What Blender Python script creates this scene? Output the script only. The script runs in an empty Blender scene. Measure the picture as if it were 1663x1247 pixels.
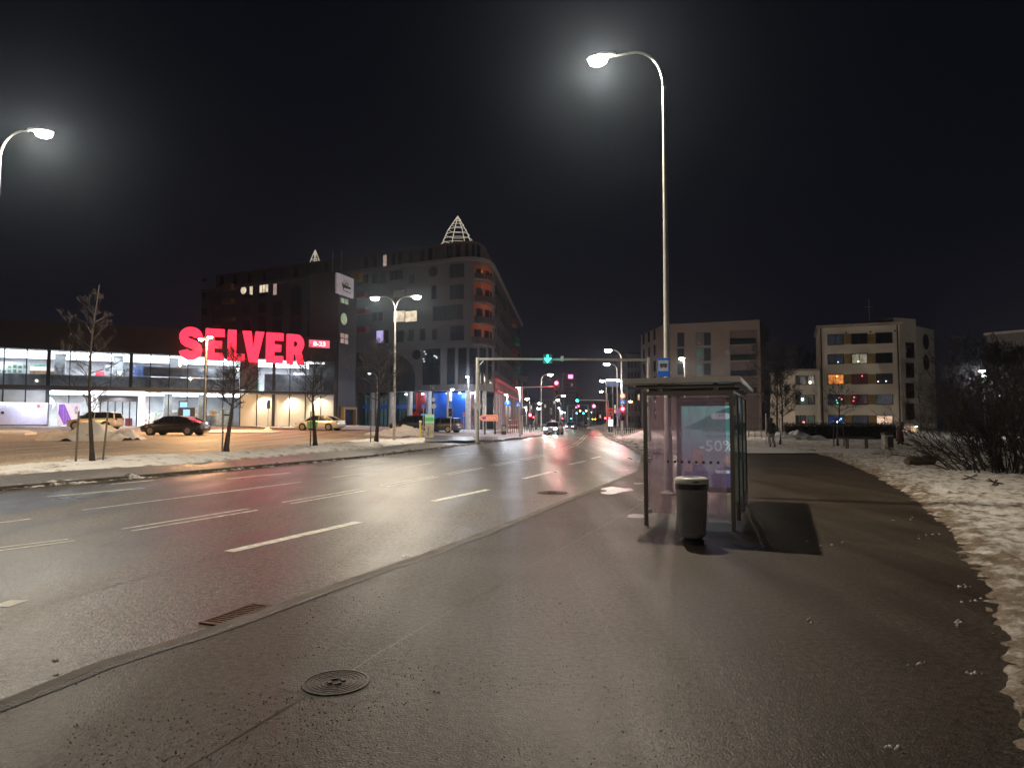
import bpy, bmesh, math, random
from mathutils import Vector, Matrix, noise, geometry
R = math.radians
C = bpy.context.scene.collection
scene = bpy.context.scene

# ------------------------------------------------------------------ camera, sky, exposure
IW, IH, FPX, HOR, CH = 1663.0, 1247.0, 1100.0, 684.0, 1.6
PITCH = math.atan((HOR - IH / 2) / FPX)
cam_d = bpy.data.cameras.new('camera'); cam = bpy.data.objects.new('camera', cam_d); C.objects.link(cam)
cam.location = (0, 0, CH); cam.rotation_euler = (R(90) + PITCH, 0, 0)
cam_d.sensor_width = 36; cam_d.lens = FPX / IW * 36; cam_d.clip_end = 3000; cam_d.clip_start = 0.05
scene.camera = cam

world = bpy.data.worlds.new('World'); scene.world = world; world.use_nodes = True
wn = world.node_tree; wn.nodes.clear()
wo = wn.nodes.new('ShaderNodeOutputWorld'); wb = wn.nodes.new('ShaderNodeBackground')
tc = wn.nodes.new('ShaderNodeTexCoord'); sx = wn.nodes.new('ShaderNodeSeparateXYZ'); cr = wn.nodes.new('ShaderNodeValToRGB')
wn.links.new(tc.outputs['Generated'], sx.inputs[0]); wn.links.new(sx.outputs['Z'], cr.inputs[0])
cr.color_ramp.elements[0].position = 0.0; cr.color_ramp.elements[0].color = (0.0072, 0.0055, 0.0085, 1)
cr.color_ramp.elements[1].position = 0.6; cr.color_ramp.elements[1].color = (0.0022, 0.0025, 0.0044, 1)
e = cr.color_ramp.elements.new(0.22); e.color = (0.0038, 0.0038, 0.0068, 1)
wn.links.new(cr.outputs[0], wb.inputs[0]); wb.inputs[1].default_value = 1.0
wn.links.new(wb.outputs[0], wo.inputs[0])

scene.view_settings.view_transform = 'Standard'; scene.view_settings.look = 'None'
scene.view_settings.exposure = 0.0; scene.view_settings.gamma = 1.0
scene.cycles.use_denoising = True
scene.cycles.max_bounces = 8; scene.cycles.transparent_max_bounces = 16
scene.cycles.sample_clamp_indirect = 3.0; scene.cycles.sample_clamp_direct = 0
scene.cycles.caustics_reflective = False; scene.cycles.caustics_refractive = False
scene.cycles.use_light_tree = True

def ray(px, py):
    u = (px - IW / 2) / FPX; v = (IH / 2 - py) / FPX
    cp, sp = math.cos(PITCH), math.sin(PITCH)
    return Vector((u, cp - v * sp, v * cp + sp))
def P(px, py, Y):
    d = ray(px, py); t = Y / d.y
    return Vector((d.x * t, Y, CH + d.z * t))
def G(px, py, z=0.0):
    d = ray(px, py); t = (z - CH) / d.z
    return Vector((d.x * t, d.y * t, z))

# ------------------------------------------------------------------ materials
_mats = {}
def nodes_of(name):
    m = bpy.data.materials.new(name); m.use_nodes = True
    nt = m.node_tree; b = nt.nodes['Principled BSDF']
    return m, nt, b
def M(name, col, rough=0.6, metal=0.0, var=0.18, scale=3.0, bump=0.0, bscale=40.0, emit=None, es=0.0, coat=0.0):
    if name in _mats: return _mats[name]
    m, nt, b = nodes_of(name)
    b.inputs['Roughness'].default_value = rough; b.inputs['Metallic'].default_value = metal
    b.inputs['Coat Weight'].default_value = coat
    if emit:
        b.inputs['Emission Color'].default_value = (*emit, 1); b.inputs['Emission Strength'].default_value = es
    co = nt.nodes.new('ShaderNodeTexCoord')
    n = nt.nodes.new('ShaderNodeTexNoise'); n.inputs['Scale'].default_value = scale; n.inputs['Detail'].default_value = 6
    nt.links.new(co.outputs['Object'], n.inputs['Vector'])
    r = nt.nodes.new('ShaderNodeValToRGB')
    r.color_ramp.elements[0].position = 0.3; r.color_ramp.elements[1].position = 0.7
    r.color_ramp.elements[0].color = (*[c * (1 - var) for c in col], 1)
    r.color_ramp.elements[1].color = (*[min(1, c * (1 + var)) for c in col], 1)
    nt.links.new(n.outputs['Fac'], r.inputs[0]); nt.links.new(r.outputs[0], b.inputs['Base Color'])
    if bump:
        n2 = nt.nodes.new('ShaderNodeTexNoise'); n2.inputs['Scale'].default_value = bscale; n2.inputs['Detail'].default_value = 4
        nt.links.new(co.outputs['Object'], n2.inputs['Vector'])
        bp = nt.nodes.new('ShaderNodeBump'); bp.inputs['Strength'].default_value = bump; bp.inputs['Distance'].default_value = 0.02
        nt.links.new(n2.outputs['Fac'], bp.inputs['Height']); nt.links.new(bp.outputs[0], b.inputs['Normal'])
    _mats[name] = m
    return m
def EM(name, col, s):
    """something that gives off light"""
    if name in _mats: return _mats[name]
    m, nt, b = nodes_of(name)
    b.inputs['Base Color'].default_value = (0.05, 0.05, 0.05, 1)
    b.inputs['Emission Color'].default_value = (*col, 1); b.inputs['Emission Strength'].default_value = s
    _mats[name] = m
    return m
def LITWIN(name, col, s, var=0.5, scale=1.2):
    """a lit room behind curtains, or painted reflections: emission broken by large blotches"""
    if name in _mats: return _mats[name]
    m, nt, b = nodes_of(name)
    b.inputs['Base Color'].default_value = (0.02, 0.02, 0.02, 1); b.inputs['Roughness'].default_value = 0.2
    co = nt.nodes.new('ShaderNodeTexCoord'); n = nt.nodes.new('ShaderNodeTexNoise')
    n.inputs['Scale'].default_value = scale; n.inputs['Detail'].default_value = 3
    nt.links.new(co.outputs['Object'], n.inputs['Vector'])
    r = nt.nodes.new('ShaderNodeValToRGB'); r.color_ramp.elements[0].position = 0.35; r.color_ramp.elements[1].position = 0.62
    r.color_ramp.elements[0].color = (*[c * (1 - var) for c in col], 1); r.color_ramp.elements[1].color = (*col, 1)
    nt.links.new(n.outputs['Fac'], r.inputs[0]); nt.links.new(r.outputs[0], b.inputs['Emission Color'])
    b.inputs['Emission Strength'].default_value = s
    _mats[name] = m
    return m
def GLASS(name, tint, refl=0.12, rough=0.02, dirt=0.0, dcol=(0.5, 0.45, 0.5)):
    """thin architectural glass: see-through, with a mirror coat and a film of dirt"""
    if name in _mats: return _mats[name]
    m = bpy.data.materials.new(name); m.use_nodes = True; nt = m.node_tree; nt.nodes.clear()
    o = nt.nodes.new('ShaderNodeOutputMaterial'); t = nt.nodes.new('ShaderNodeBsdfTransparent'); g = nt.nodes.new('ShaderNodeBsdfGlossy')
    mx = nt.nodes.new('ShaderNodeMixShader'); fr = nt.nodes.new('ShaderNodeFresnel'); ad = nt.nodes.new('ShaderNodeMath')
    t.inputs[0].default_value = (*tint, 1); g.inputs['Roughness'].default_value = rough
    fr.inputs[0].default_value = 1.5; ad.operation = 'ADD'; ad.inputs[1].default_value = refl; ad.use_clamp = True
    nt.links.new(fr.outputs[0], ad.inputs[0]); nt.links.new(ad.outputs[0], mx.inputs[0])
    nt.links.new(t.outputs[0], mx.inputs[1]); nt.links.new(g.outputs[0], mx.inputs[2])
    last = mx
    if dirt:
        d = nt.nodes.new('ShaderNodeBsdfDiffuse'); d.inputs[0].default_value = (*dcol, 1)
        tr = nt.nodes.new('ShaderNodeBsdfTranslucent'); tr.inputs[0].default_value = (*dcol, 1)
        dm = nt.nodes.new('ShaderNodeMixShader'); dm.inputs[0].default_value = 0.5
        nt.links.new(d.outputs[0], dm.inputs[1]); nt.links.new(tr.outputs[0], dm.inputs[2])
        co = nt.nodes.new('ShaderNodeTexCoord'); mp = nt.nodes.new('ShaderNodeMapping'); mp.inputs['Scale'].default_value = (5, 5, 1)
        n = nt.nodes.new('ShaderNodeTexNoise'); n.inputs['Scale'].default_value = 2.5; n.inputs['Detail'].default_value = 5
        nt.links.new(co.outputs['Object'], mp.inputs[0]); nt.links.new(mp.outputs[0], n.inputs['Vector'])
        mr = nt.nodes.new('ShaderNodeMapRange'); mr.inputs['From Min'].default_value = 0.3; mr.inputs['From Max'].default_value = 0.7
        mr.inputs['To Min'].default_value = dirt * 0.6; mr.inputs['To Max'].default_value = dirt * 1.4
        nt.links.new(n.outputs['Fac'], mr.inputs[0])
        m2 = nt.nodes.new('ShaderNodeMixShader'); nt.links.new(mr.outputs[0], m2.inputs[0])
        nt.links.new(last.outputs[0], m2.inputs[1]); nt.links.new(dm.outputs[0], m2.inputs[2]); last = m2
    nt.links.new(last.outputs[0], o.inputs[0])
    _mats[name] = m
    return m

def asphalt(name, c0, c1, r0, r1, rot, bump=0.35, specks=0.0, grain=260.0, tracks=None):
    m, nt, b = nodes_of(name)
    L = nt.links.new
    co = nt.nodes.new('ShaderNodeTexCoord')
    mp = nt.nodes.new('ShaderNodeMapping'); mp.inputs['Rotation'].default_value = (0, 0, rot); mp.inputs['Scale'].default_value = (1.3, 0.05, 1)
    L(co.outputs['Object'], mp.inputs[0])
    ns = nt.nodes.new('ShaderNodeTexNoise'); ns.inputs['Scale'].default_value = 0.9; ns.inputs['Detail'].default_value = 7; L(mp.outputs[0], ns.inputs['Vector'])
    nb = nt.nodes.new('ShaderNodeTexNoise'); nb.inputs['Scale'].default_value = 0.55; nb.inputs['Detail'].default_value = 7; nb.inputs['Roughness'].default_value = 0.62; L(co.outputs['Object'], nb.inputs['Vector'])
    ng = nt.nodes.new('ShaderNodeTexNoise'); ng.inputs['Scale'].default_value = grain; ng.inputs['Detail'].default_value = 3; L(co.outputs['Object'], ng.inputs['Vector'])
    nm = nt.nodes.new('ShaderNodeTexNoise'); nm.inputs['Scale'].default_value = grain / 4; nm.inputs['Detail'].default_value = 4; L(co.outputs['Object'], nm.inputs['Vector'])
    mix = nt.nodes.new('ShaderNodeMath'); mix.operation = 'MULTIPLY_ADD'; mix.inputs[1].default_value = 0.62
    L(ns.outputs['Fac'], mix.inputs[0])
    h = nt.nodes.new('ShaderNodeMath'); h.operation = 'MULTIPLY'; h.inputs[1].default_value = 0.38; L(nb.outputs['Fac'], h.inputs[0]); L(h.outputs[0], mix.inputs[2])
    r = nt.nodes.new('ShaderNodeValToRGB'); r.color_ramp.elements[0].position = 0.38; r.color_ramp.elements[1].position = 0.62
    r.color_ramp.elements[0].color = (*c0, 1); r.color_ramp.elements[1].color = (*c1, 1); L(mix.outputs[0], r.inputs[0])
    # aggregate: light and dark grains
    gr = nt.nodes.new('ShaderNodeMapRange'); gr.inputs['From Min'].default_value = 0.3; gr.inputs['From Max'].default_value = 0.72
    gr.inputs['To Min'].default_value = 0.05; gr.inputs['To Max'].default_value = 3.0; L(ng.outputs['Fac'], gr.inputs[0])
    g2 = nt.nodes.new('ShaderNodeMapRange'); g2.inputs['From Min'].default_value = 0.3; g2.inputs['From Max'].default_value = 0.7; g2.inputs['To Min'].default_value = 0.3; g2.inputs['To Max'].default_value = 1.9; L(nm.outputs['Fac'], g2.inputs[0])
    gm = nt.nodes.new('ShaderNodeMath'); gm.operation = 'MULTIPLY'; L(gr.outputs[0], gm.inputs[0]); L(g2.outputs[0], gm.inputs[1]); gr = gm
    mc = nt.nodes.new('ShaderNodeMix'); mc.data_type = 'RGBA'; mc.blend_type = 'MULTIPLY'; mc.inputs[0].default_value = 1
    cmb = nt.nodes.new('ShaderNodeCombineColor')
    for k in range(3): L(gr.outputs[0], cmb.inputs[k])
    L(r.outputs[0], mc.inputs[6]); L(cmb.outputs[0], mc.inputs[7])
    colout = mc.outputs[2]
    if specks:
        v = nt.nodes.new('ShaderNodeTexVoronoi'); v.inputs['Scale'].default_value = 14; v.inputs['Randomness'].default_value = 1; L(co.outputs['Object'], v.inputs['Vector'])
        sc_ = nt.nodes.new('ShaderNodeSeparateColor'); L(v.outputs['Color'], sc_.inputs[0])
        th = nt.nodes.new('ShaderNodeMath'); th.operation = 'MULTIPLY'; th.inputs[1].default_value = specks; L(sc_.outputs[0], th.inputs[0])
        lt = nt.nodes.new('ShaderNodeMath'); lt.operation = 'LESS_THAN'; L(v.outputs['Distance'], lt.inputs[0]); L(th.outputs[0], lt.inputs[1])
        pick = nt.nodes.new('ShaderNodeMath'); pick.operation = 'GREATER_THAN'; pick.inputs[1].default_value = 0.45; L(sc_.outputs[1], pick.inputs[0])
        mu = nt.nodes.new('ShaderNodeMath'); mu.operation = 'MULTIPLY'; L(lt.outputs[0], mu.inputs[0]); L(pick.outputs[0], mu.inputs[1])
        ms = nt.nodes.new('ShaderNodeMix'); ms.data_type = 'RGBA'; L(mu.outputs[0], ms.inputs[0]); L(colout, ms.inputs[6]); ms.inputs[7].default_value = (0.008, 0.007, 0.006, 1)
        colout = ms.outputs[2]
    L(colout, b.inputs['Base Color'])
    rr = nt.nodes.new('ShaderNodeMapRange'); rr.inputs['From Min'].default_value = 0.30; rr.inputs['From Max'].default_value = 0.68
    rr.inputs['To Min'].default_value = r0; rr.inputs['To Max'].default_value = r1; L(mix.outputs[0], rr.inputs[0]); L(rr.outputs[0], b.inputs['Roughness'])
    ad = nt.nodes.new('ShaderNodeMath'); ad.operation = 'ADD'; L(ng.outputs['Fac'], ad.inputs[0]); L(nm.outputs['Fac'], ad.inputs[1])
    bp = nt.nodes.new('ShaderNodeBump'); bp.inputs['Strength'].default_value = bump; bp.inputs['Distance'].default_value = 0.012
    L(ad.outputs[0], bp.inputs['Height']); L(bp.outputs[0], b.inputs['Normal'])
    return m

def snow_mat(name, white=(0.62, 0.62, 0.62), dirt=(0.17, 0.13, 0.095), lo=0.42, hi=0.62, scale=1.6, bump=0.8):
    """snow with trodden-in grit: white mixed with brown where the noise (and the edge attribute) says so"""
    m, nt, b = nodes_of(name); L = nt.links.new
    co = nt.nodes.new('ShaderNodeTexCoord'); at = nt.nodes.new('ShaderNodeAttribute'); at.attribute_name = 'grit'
    n = nt.nodes.new('ShaderNodeTexNoise'); n.inputs['Scale'].default_value = scale; n.inputs['Detail'].default_value = 9; n.inputs['Roughness'].default_value = 0.7
    L(co.outputs['Object'], n.inputs['Vector'])
    ad = nt.nodes.new('ShaderNodeMath'); ad.operation = 'MULTIPLY_ADD'; ad.inputs[1].default_value = 0.17
    L(at.outputs['Fac'], ad.inputs[0]); L(n.outputs['Fac'], ad.inputs[2])
    r = nt.nodes.new('ShaderNodeValToRGB'); r.color_ramp.elements[0].position = lo; r.color_ramp.elements[1].position = hi
    r.color_ramp.elements[0].color = (*white, 1); r.color_ramp.elements[1].color = (*dirt, 1)
    L(ad.outputs[0], r.inputs[0]); L(r.outputs[0], b.inputs['Base Color']); b.inputs['Roughness'].default_value = 0.7
    n2 = nt.nodes.new('ShaderNodeTexNoise'); n2.inputs['Scale'].default_value = 22; n2.inputs['Detail'].default_value = 6; L(co.outputs['Object'], n2.inputs['Vector'])
    bp = nt.nodes.new('ShaderNodeBump'); bp.inputs['Strength'].default_value = bump; bp.inputs['Distance'].default_value = 0.03
    L(n2.outputs['Fac'], bp.inputs['Height']); L(bp.outputs[0], b.inputs['Normal'])
    return m

# ------------------------------------------------------------------ mesh helpers
_off = {}
def tag(o, label=None, cat=None, group=None, kind=None):
    if label: o['label'] = label
    if cat: o['category'] = cat
    if group: o['group'] = group
    if kind: o['kind'] = kind
    return o
def thing(name, label, cat, loc=(0, 0, 0), rz=0.0, group=None):
    o = bpy.data.objects.new(name, None); C.objects.link(o); o.empty_display_size = 0.2
    o.location = loc; o.rotation_euler = (0, 0, rz)
    return tag(o, label, cat, group)
def W(t):
    """register: parts of t are given in world coordinates (t not rotated)"""
    _off[t.name] = Vector(t.location); return t

class MB:
    def __init__(s): s.v = []; s.f = []
    def add(s, vs, fs):
        n = len(s.v); s.v += [Vector(v) for v in vs]; s.f += [tuple(i + n for i in f) for f in fs]; return s
    def box(s, a, b, m=None):
        x0, y0, z0 = a; x1, y1, z1 = b
        vs = [Vector(p) for p in ((x0,y0,z0),(x1,y0,z0),(x1,y1,z0),(x0,y1,z0),(x0,y0,z1),(x1,y0,z1),(x1,y1,z1),(x0,y1,z1))]
        if m: vs = [m @ v for v in vs]
        return s.add(vs, [(0,3,2,1),(4,5,6,7),(0,1,5,4),(1,2,6,5),(2,3,7,6),(3,0,4,7)])
    def tube(s, pts, rad, n=8, cap=True):
        pts = [Vector(p) for p in pts]
        if not hasattr(rad, '__len__'): rad = [rad] * len(pts)
        rings = []; base = len(s.v)
        up = None
        for i, p in enumerate(pts):
            d = (pts[min(i + 1, len(pts) - 1)] - pts[max(i - 1, 0)])
            if d.length < 1e-9: d = Vector((0, 0, 1))
            d.normalize()
            if up is None: up = Vector((1, 0, 0)) if abs(d.x) < 0.8 else Vector((0, 1, 0))
            a = d.cross(up)
            if a.length < 1e-6: a = d.cross(Vector((0, 1, 0.1)))
            a.normalize(); b = d.cross(a); up = -b if False else a.cross(d)
            for k in range(n):
                t = 2 * math.pi * k / n
                s.v.append(p + (a * math.cos(t) + b * math.sin(t)) * rad[i])
        for i in range(len(pts) - 1):
            for k in range(n):
                q = base + i * n
                s.f.append((q + k, q + (k + 1) % n, q + n + (k + 1) % n, q + n + k))
        if cap:
            s.f.append(tuple(base + k for k in range(n))[::-1]); s.f.append(tuple(base + (len(pts) - 1) * n + k for k in range(n)))
        return s
    def lathe(s, prof, n=24, m=None, flute=None):
        base = len(s.v)
        for (r, z) in prof:
            for k in range(n):
                rr = r * (1 + (flute(k, z) if flute else 0)); t = 2 * math.pi * k / n
                v = Vector((rr * math.cos(t), rr * math.sin(t), z)); s.v.append(m @ v if m else v)
        for i in range(len(prof) - 1):
            for k in range(n):
                q = base + i * n
                s.f.append((q + k, q + (k + 1) % n, q + n + (k + 1) % n, q + n + k))
        s.f.append(tuple(base + k for k in range(n))[::-1]); s.f.append(tuple(base + (len(prof) - 1) * n + k for k in range(n)))
        return s
    def prism(s, poly, fn, a, b):
        """2-D polygon; fn(x, y, w) gives the 3-D point at depth w"""
        n = len(poly); base = len(s.v)
        s.v += [Vector(fn(x, y, a)) for x, y in poly] + [Vector(fn(x, y, b)) for x, y in poly]
        tris = geometry.tessellate_polygon([[Vector((x, y, 0)) for x, y in poly]])
        for t in tris:
            s.f.append(tuple(base + i for i in t)); s.f.append(tuple(base + n + i for i in t[::-1]))
        for i in range(n): s.f.append((base + i, base + (i + 1) % n, base + n + (i + 1) % n, base + n + i))
        return s
    def loft(s, secs, closed=True, cap=True):
        n = len(secs[0]); base = len(s.v)
        for sec in secs: s.v += [Vector(p) for p in sec]
        for i in range(len(secs) - 1):
            for k in range(n if closed else n - 1):
                q = base + i * n; s.f.append((q + k, q + (k + 1) % n, q + n + (k + 1) % n, q + n + k))
        if cap:
            s.f.append(tuple(base + k for k in range(n))[::-1]); s.f.append(tuple(base + (len(secs) - 1) * n + k for k in range(n)))
        return s
    def build(s, name, mat, parent=None, smooth=False, bevel=0.0, label=None, keep=False):
        off = _off.get(parent.name, Vector((0, 0, 0))) if parent else Vector((0, 0, 0))
        me = bpy.data.meshes.new(name)
        me.from_pydata([tuple(v - off) for v in s.v], [], s.f)
        if not keep:
            bm = bmesh.new(); bm.from_mesh(me); bmesh.ops.recalc_face_normals(bm, faces=bm.faces)
            if bevel: bmesh.ops.bevel(bm, geom=list(bm.edges), offset=bevel, segments=2, affect='EDGES', clamp_overlap=True)
            bm.to_mesh(me); bm.free()
        if smooth is True: me.shade_smooth()
        elif smooth: me.shade_smooth(); me.set_sharp_from_angle(angle=R(smooth))
        me.materials.append(mat)
        o = bpy.data.objects.new(name, me); C.objects.link(o)
        if parent:
            o.parent = parent
            if parent.name in _off: _off[o.name] = off
        if label: o['label'] = label
        return o

def copy_tree(o, parent=None):
    c = o.copy(); C.objects.link(c); c.parent = parent
    for ch in list(o.children): copy_tree(ch, c)
    return c
def lamp(parent, loc, watts, col=(1, 0.9, 0.78), radius=0.12, kind='SPOT', angle=165, blend=0.35, aim=None, name='lamp_light'):
    d = bpy.data.lights.new(name, kind); d.energy = watts; d.color = col
    if kind == 'AREA': d.shape = 'DISK'; d.size = radius * 2
    else: d.shadow_soft_size = radius
    if kind == 'SPOT': d.spot_size = R(angle); d.spot_blend = blend
    o = bpy.data.objects.new(name, d); C.objects.link(o)
    off = _off.get(parent.name, Vector((0, 0, 0))) if parent else Vector((0, 0, 0))
    o.location = Vector(loc) - off
    if aim is not None: o.rotation_euler = Vector(aim).to_track_quat('-Z', 'Y').to_euler()
    if parent: o.parent = parent
    return o
def text_on(name, s, mat, parent, fn, h, bold=0.0, depth=0.01, width=None, center=True):
    """lettering with cap height h; fn(x, y, w) maps letter plane (right, up, out) to 3-D"""
    cu = bpy.data.curves.new('lettering', 'FONT'); cu.body = s; cu.size = h / 0.7; cu.extrude = depth; cu.offset = bold * h
    cu.align_x = 'CENTER' if center else 'LEFT'; cu.align_y = 'BOTTOM_BASELINE'; cu.resolution_u = 3
    ob = bpy.data.objects.new('lettering', cu); C.objects.link(ob)
    me0 = bpy.data.meshes.new_from_object(ob.evaluated_get(bpy.context.evaluated_depsgraph_get()))
    bpy.data.objects.remove(ob); bpy.data.curves.remove(cu)
    xs = [v.co.x for v in me0.vertices] or [0]
    k = 1.0 if not width else width / max(1e-6, max(xs) - min(xs))
    mb = MB(); mb.add([fn(v.co.x * k, v.co.y, v.co.z) for v in me0.vertices], [tuple(p.vertices) for p in me0.polygons])
    bpy.data.meshes.remove(me0)
    return mb.build(name, mat, parent, keep=True)

def marks_on(name, mat, parent, fn, h, width, n=8, seed=1, depth=.004):
    """unreadable small print: a row of upright strokes and bars"""
    rnd = random.Random(seed); mb = MB(); p = width / n
    for k in range(n):
        x = -width / 2 + k * p
        for a, b, c, d in [(0, 0, .22, 1)] + rnd.sample([(0, 0, .75, .2), (0, .8, .75, 1), (0, .42, .7, .6), (.55, 0, .77, 1), (.55, .4, .77, 1)], 2):
            mb.prism([(x + a * p, b * h), (x + c * p, b * h), (x + c * p, d * h), (x + a * p, d * h)], fn, 0, depth * (1 + .13 * len(mb.f) % 1))
    return mb.build(name, mat, parent)

class Facade:
    """a run of wall given by a ground polyline, left to right as seen from the street"""
    def __init__(s, pts):
        s.p = [Vector((a, b)) for a, b in pts]; s.u = [0.0]
        for i in range(1, len(s.p)): s.u.append(s.u[-1] + (s.p[i] - s.p[i - 1]).length)
        seg = [(s.p[i + 1] - s.p[i]).normalized() for i in range(len(s.p) - 1)]
        s.seg = seg; s.n = []
        for i in range(len(s.p)):
            d = (seg[max(i - 1, 0)] + seg[min(i, len(seg) - 1)]).normalized(); s.n.append(Vector((d.y, -d.x)))
    def pos(s, u, out=0.0):
        if u <= 0: q = s.p[0] + s.seg[0] * u; n = s.n[0]
        elif u >= s.u[-1]: q = s.p[-1] + s.seg[-1] * (u - s.u[-1]); n = s.n[-1]
        else:
            i = max(k for k in range(len(s.u) - 1) if s.u[k] <= u + 1e-9); t = (u - s.u[i]) / (s.u[i + 1] - s.u[i])
            q = s.p[i].lerp(s.p[i + 1], t); n = s.n[i].lerp(s.n[i + 1], t).normalized()
        return q + n * out
    def P3(s, u, z, out=0.0):
        q = s.pos(u, out); return Vector((q.x, q.y, z))
    def hit(s, px, py):
        d = ray(px, py); best = None
        for i in range(len(s.seg)):
            a = s.p[i]; e = s.seg[i]; L = s.u[i + 1] - s.u[i]
            det = d.x * (-e.y) + e.x * d.y
            if abs(det) < 1e-9: continue
            t = (a.x * (-e.y) + e.x * a.y) / det
            w = (d.x * a.y - d.y * a.x) / det
            lo = -1e9 if i == 0 else -1e-6; hi = 1e9 if i == len(s.seg) - 1 else L + 1e-6
            if t > 0 and lo <= w <= hi and (best is None or t < best[0]): best = (t, s.u[i] + w, CH + d.z * t)
        return best[1], best[2]
    def rect(s, x0, y0, x1, y1):
        """picture rectangle measured on the photograph -> u0, u1, z0, z1 on the wall"""
        ym = (y0 + y1) / 2; ua, _ = s.hit(x0, ym); ub, _ = s.hit(x1, ym); xm = (x0 + x1) / 2
        _, z1 = s.hit(xm, y0); _, z0 = s.hit(xm, y1)
        return min(ua, ub), max(ua, ub), z0, z1
    def box(s, mb, u0, u1, z0, z1, o0, o1):
        us = [u0] + [u for u in s.u if u0 + 1e-3 < u < u1 - 1e-3] + [u1]
        secs = [[s.P3(u, z0, o0), s.P3(u, z1, o0), s.P3(u, z1, o1), s.P3(u, z0, o1)] for u in us]
        return mb.loft(secs)
    def disc(s, mb, u, z, r, o0, o1, n=20):
        return mb.prism([(r * math.cos(2 * math.pi * k / n), r * math.sin(2 * math.pi * k / n)) for k in range(n)], lambda a, b, w: s.P3(u + a, z + b, w), o0, o1)
    def fn(s, u, z, out=0.0):
        return lambda a, b, w: s.P3(u + a, z + b, out + w)

def window(fc, par, r, pane, frame, bars=1, hb=None, t=0.09, label=None, out=0.0, sill=True):
    u0, u1, z0, z1 = r
    f = MB()
    fc.box(f, u0 - t, u1 + t, z1, z1 + t, out, out + 0.08); fc.box(f, u0 - t, u1 + t, z0 - t, z0, out, out + 0.10)
    fc.box(f, u0 - t, u0, z0, z1, out, out + 0.08); fc.box(f, u1, u1 + t, z0, z1, out, out + 0.08)
    for k in range(1, bars + 1):
        u = u0 + (u1 - u0) * k / (bars + 1); fc.box(f, u - 0.04, u + 0.04, z0, z1, out + 0.035, out + 0.07)
    if hb: z = z0 + (z1 - z0) * hb; fc.box(f, u0, u1, z - 0.04, z + 0.04, out + 0.035, out + 0.065)
    w = f.build('window', frame, par, label=label)
    p = MB(); fc.box(p, u0, u1, z0, z1, out + 0.005, out + 0.03); p.build('pane', pane, w)
    return w
def round_window(fc, par, px, py, rpx, pane, frame):
    u, z = fc.hit(px, py); u2, _ = fc.hit(px + rpx, py); r = abs(u2 - u)
    f = MB(); fc.disc(f, u, z, r + 0.08, 0.0, 0.05); w = f.build('window', frame, par)
    p = MB(); fc.disc(p, u, z, r, 0.05, 0.07); p.build('pane', pane, w)
    return w
def resample(pts, n):
    pts = [Vector(p) for p in pts]; L = [0]
    for i in range(1, len(pts)): L.append(L[-1] + (pts[i] - pts[i - 1]).length)
    out = []
    for k in range(n + 1):
        d = L[-1] * k / n; i = max(0, min(len(pts) - 2, max(j for j in range(len(L)) if L[j] <= d + 1e-9)))
        out.append(pts[i].lerp(pts[i + 1], (d - L[i]) / max(1e-9, L[i + 1] - L[i])))
    return out
def smoothstep(a, b, x):
    t = max(0, min(1, (x - a) / (b - a))); return t * t * (3 - 2 * t)
def fbm(x, y, o=4, z=0.0):
    s = 0; a = 1; f = 1
    for k in range(o): s += a * noise.noise((x * f, y * f, z + k * 7.3)); a *= 0.5; f *= 2.1
    return s
# ------------------------------------------------------------------ the ground
ZR = -0.06                                   # road surface; the near pavement is z = 0
def xy(v): return (v.x, v.y)
KL = [(-31.0, -30.0)] + [xy(G(px, py, 0.02)) for px, py in ((0, 791), (135, 779.5), (300, 766), (430, 755), (600, 740), (683, 730), (775, 719.5), (818, 715), (845, 711.5), (880, 706.5), (905, 702), (930, 696.5), (943, 693))] + [(52.0, 420.0)]
KR = [(-15.4, -30.0)] + [xy(G(px, py, 0.0)) for px, py in ((0, 1148), (168, 1081), (337, 1028), (421, 999), (526, 960), (631, 923), (700, 900), (830, 850), (940, 805), (1040, 765), (1046, 737), (1020, 723), (988, 710), (973, 697), (955, 692))] + [(62.0, 420.0)]
SB = [(-9.5, -14.0), (-2.6, -5.0), (0.35, 0.0)] + [xy(G(px, py, 0.0)) for px, py in ((1640, 1247), (1635, 1180), (1618, 1110), (1612, 1050), (1600, 990), (1584, 935), (1560, 893), (1522, 845), (1472, 802), (1400, 763), (1345, 741), (1290, 730), (1215, 725.5), (1150, 727.5), (1090, 731), (1050, 736))]

def dist_left(x, y):
    """signed distance to the left kerb, positive on the supermarket's side"""
    best = 1e9; sg = 1; p = Vector((x, y))
    for i in range(len(KL) - 1):
        a = Vector(KL[i]); b = Vector(KL[i + 1]); d = b - a; t = max(0, min(1, (p - a).dot(d) / d.length_squared)); q = a + d * t
        L = (p - q).length
        if L < best: best = L; sg = 1 if d.x * (p.y - a.y) - d.y * (p.x - a.x) > 0 else -1
    return best * sg
CTRL = [(-16, 20, .2), (-14.5, 30, .28), (-11, 40, .35), (-7, 50, .25), (-4, 60, .1), (-48.7, 64.5, 1.2), (-35, 72, 1.16), (-20.8, 80, 1.1), (-27.6, 55, .55), (-19.7, 69, .72),
        (-7, 88, .5), (-22, 93, .6), (0, 90, .2), (5, 130, .02), (20, 200, 0), (-40, 30, .5), (-60, 40, .9), (-22, 40, .4), (-34, 60, .8), (-3, 68, .1), (-50, 100, 1.0), (-90, 60, 1.2)]
def HZ(x, y):
    s = dist_left(x, y)
    if s <= 0: return 0.0
    num = den = 0
    for a, b, z in CTRL:
        w = 1 / ((x - a) ** 2 + (y - b) ** 2 + 1.0) ** 1.5; num += w * z; den += w
    return 0.02 + (num / den - 0.02) * smoothstep(0.3, 5.0, s)
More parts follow.
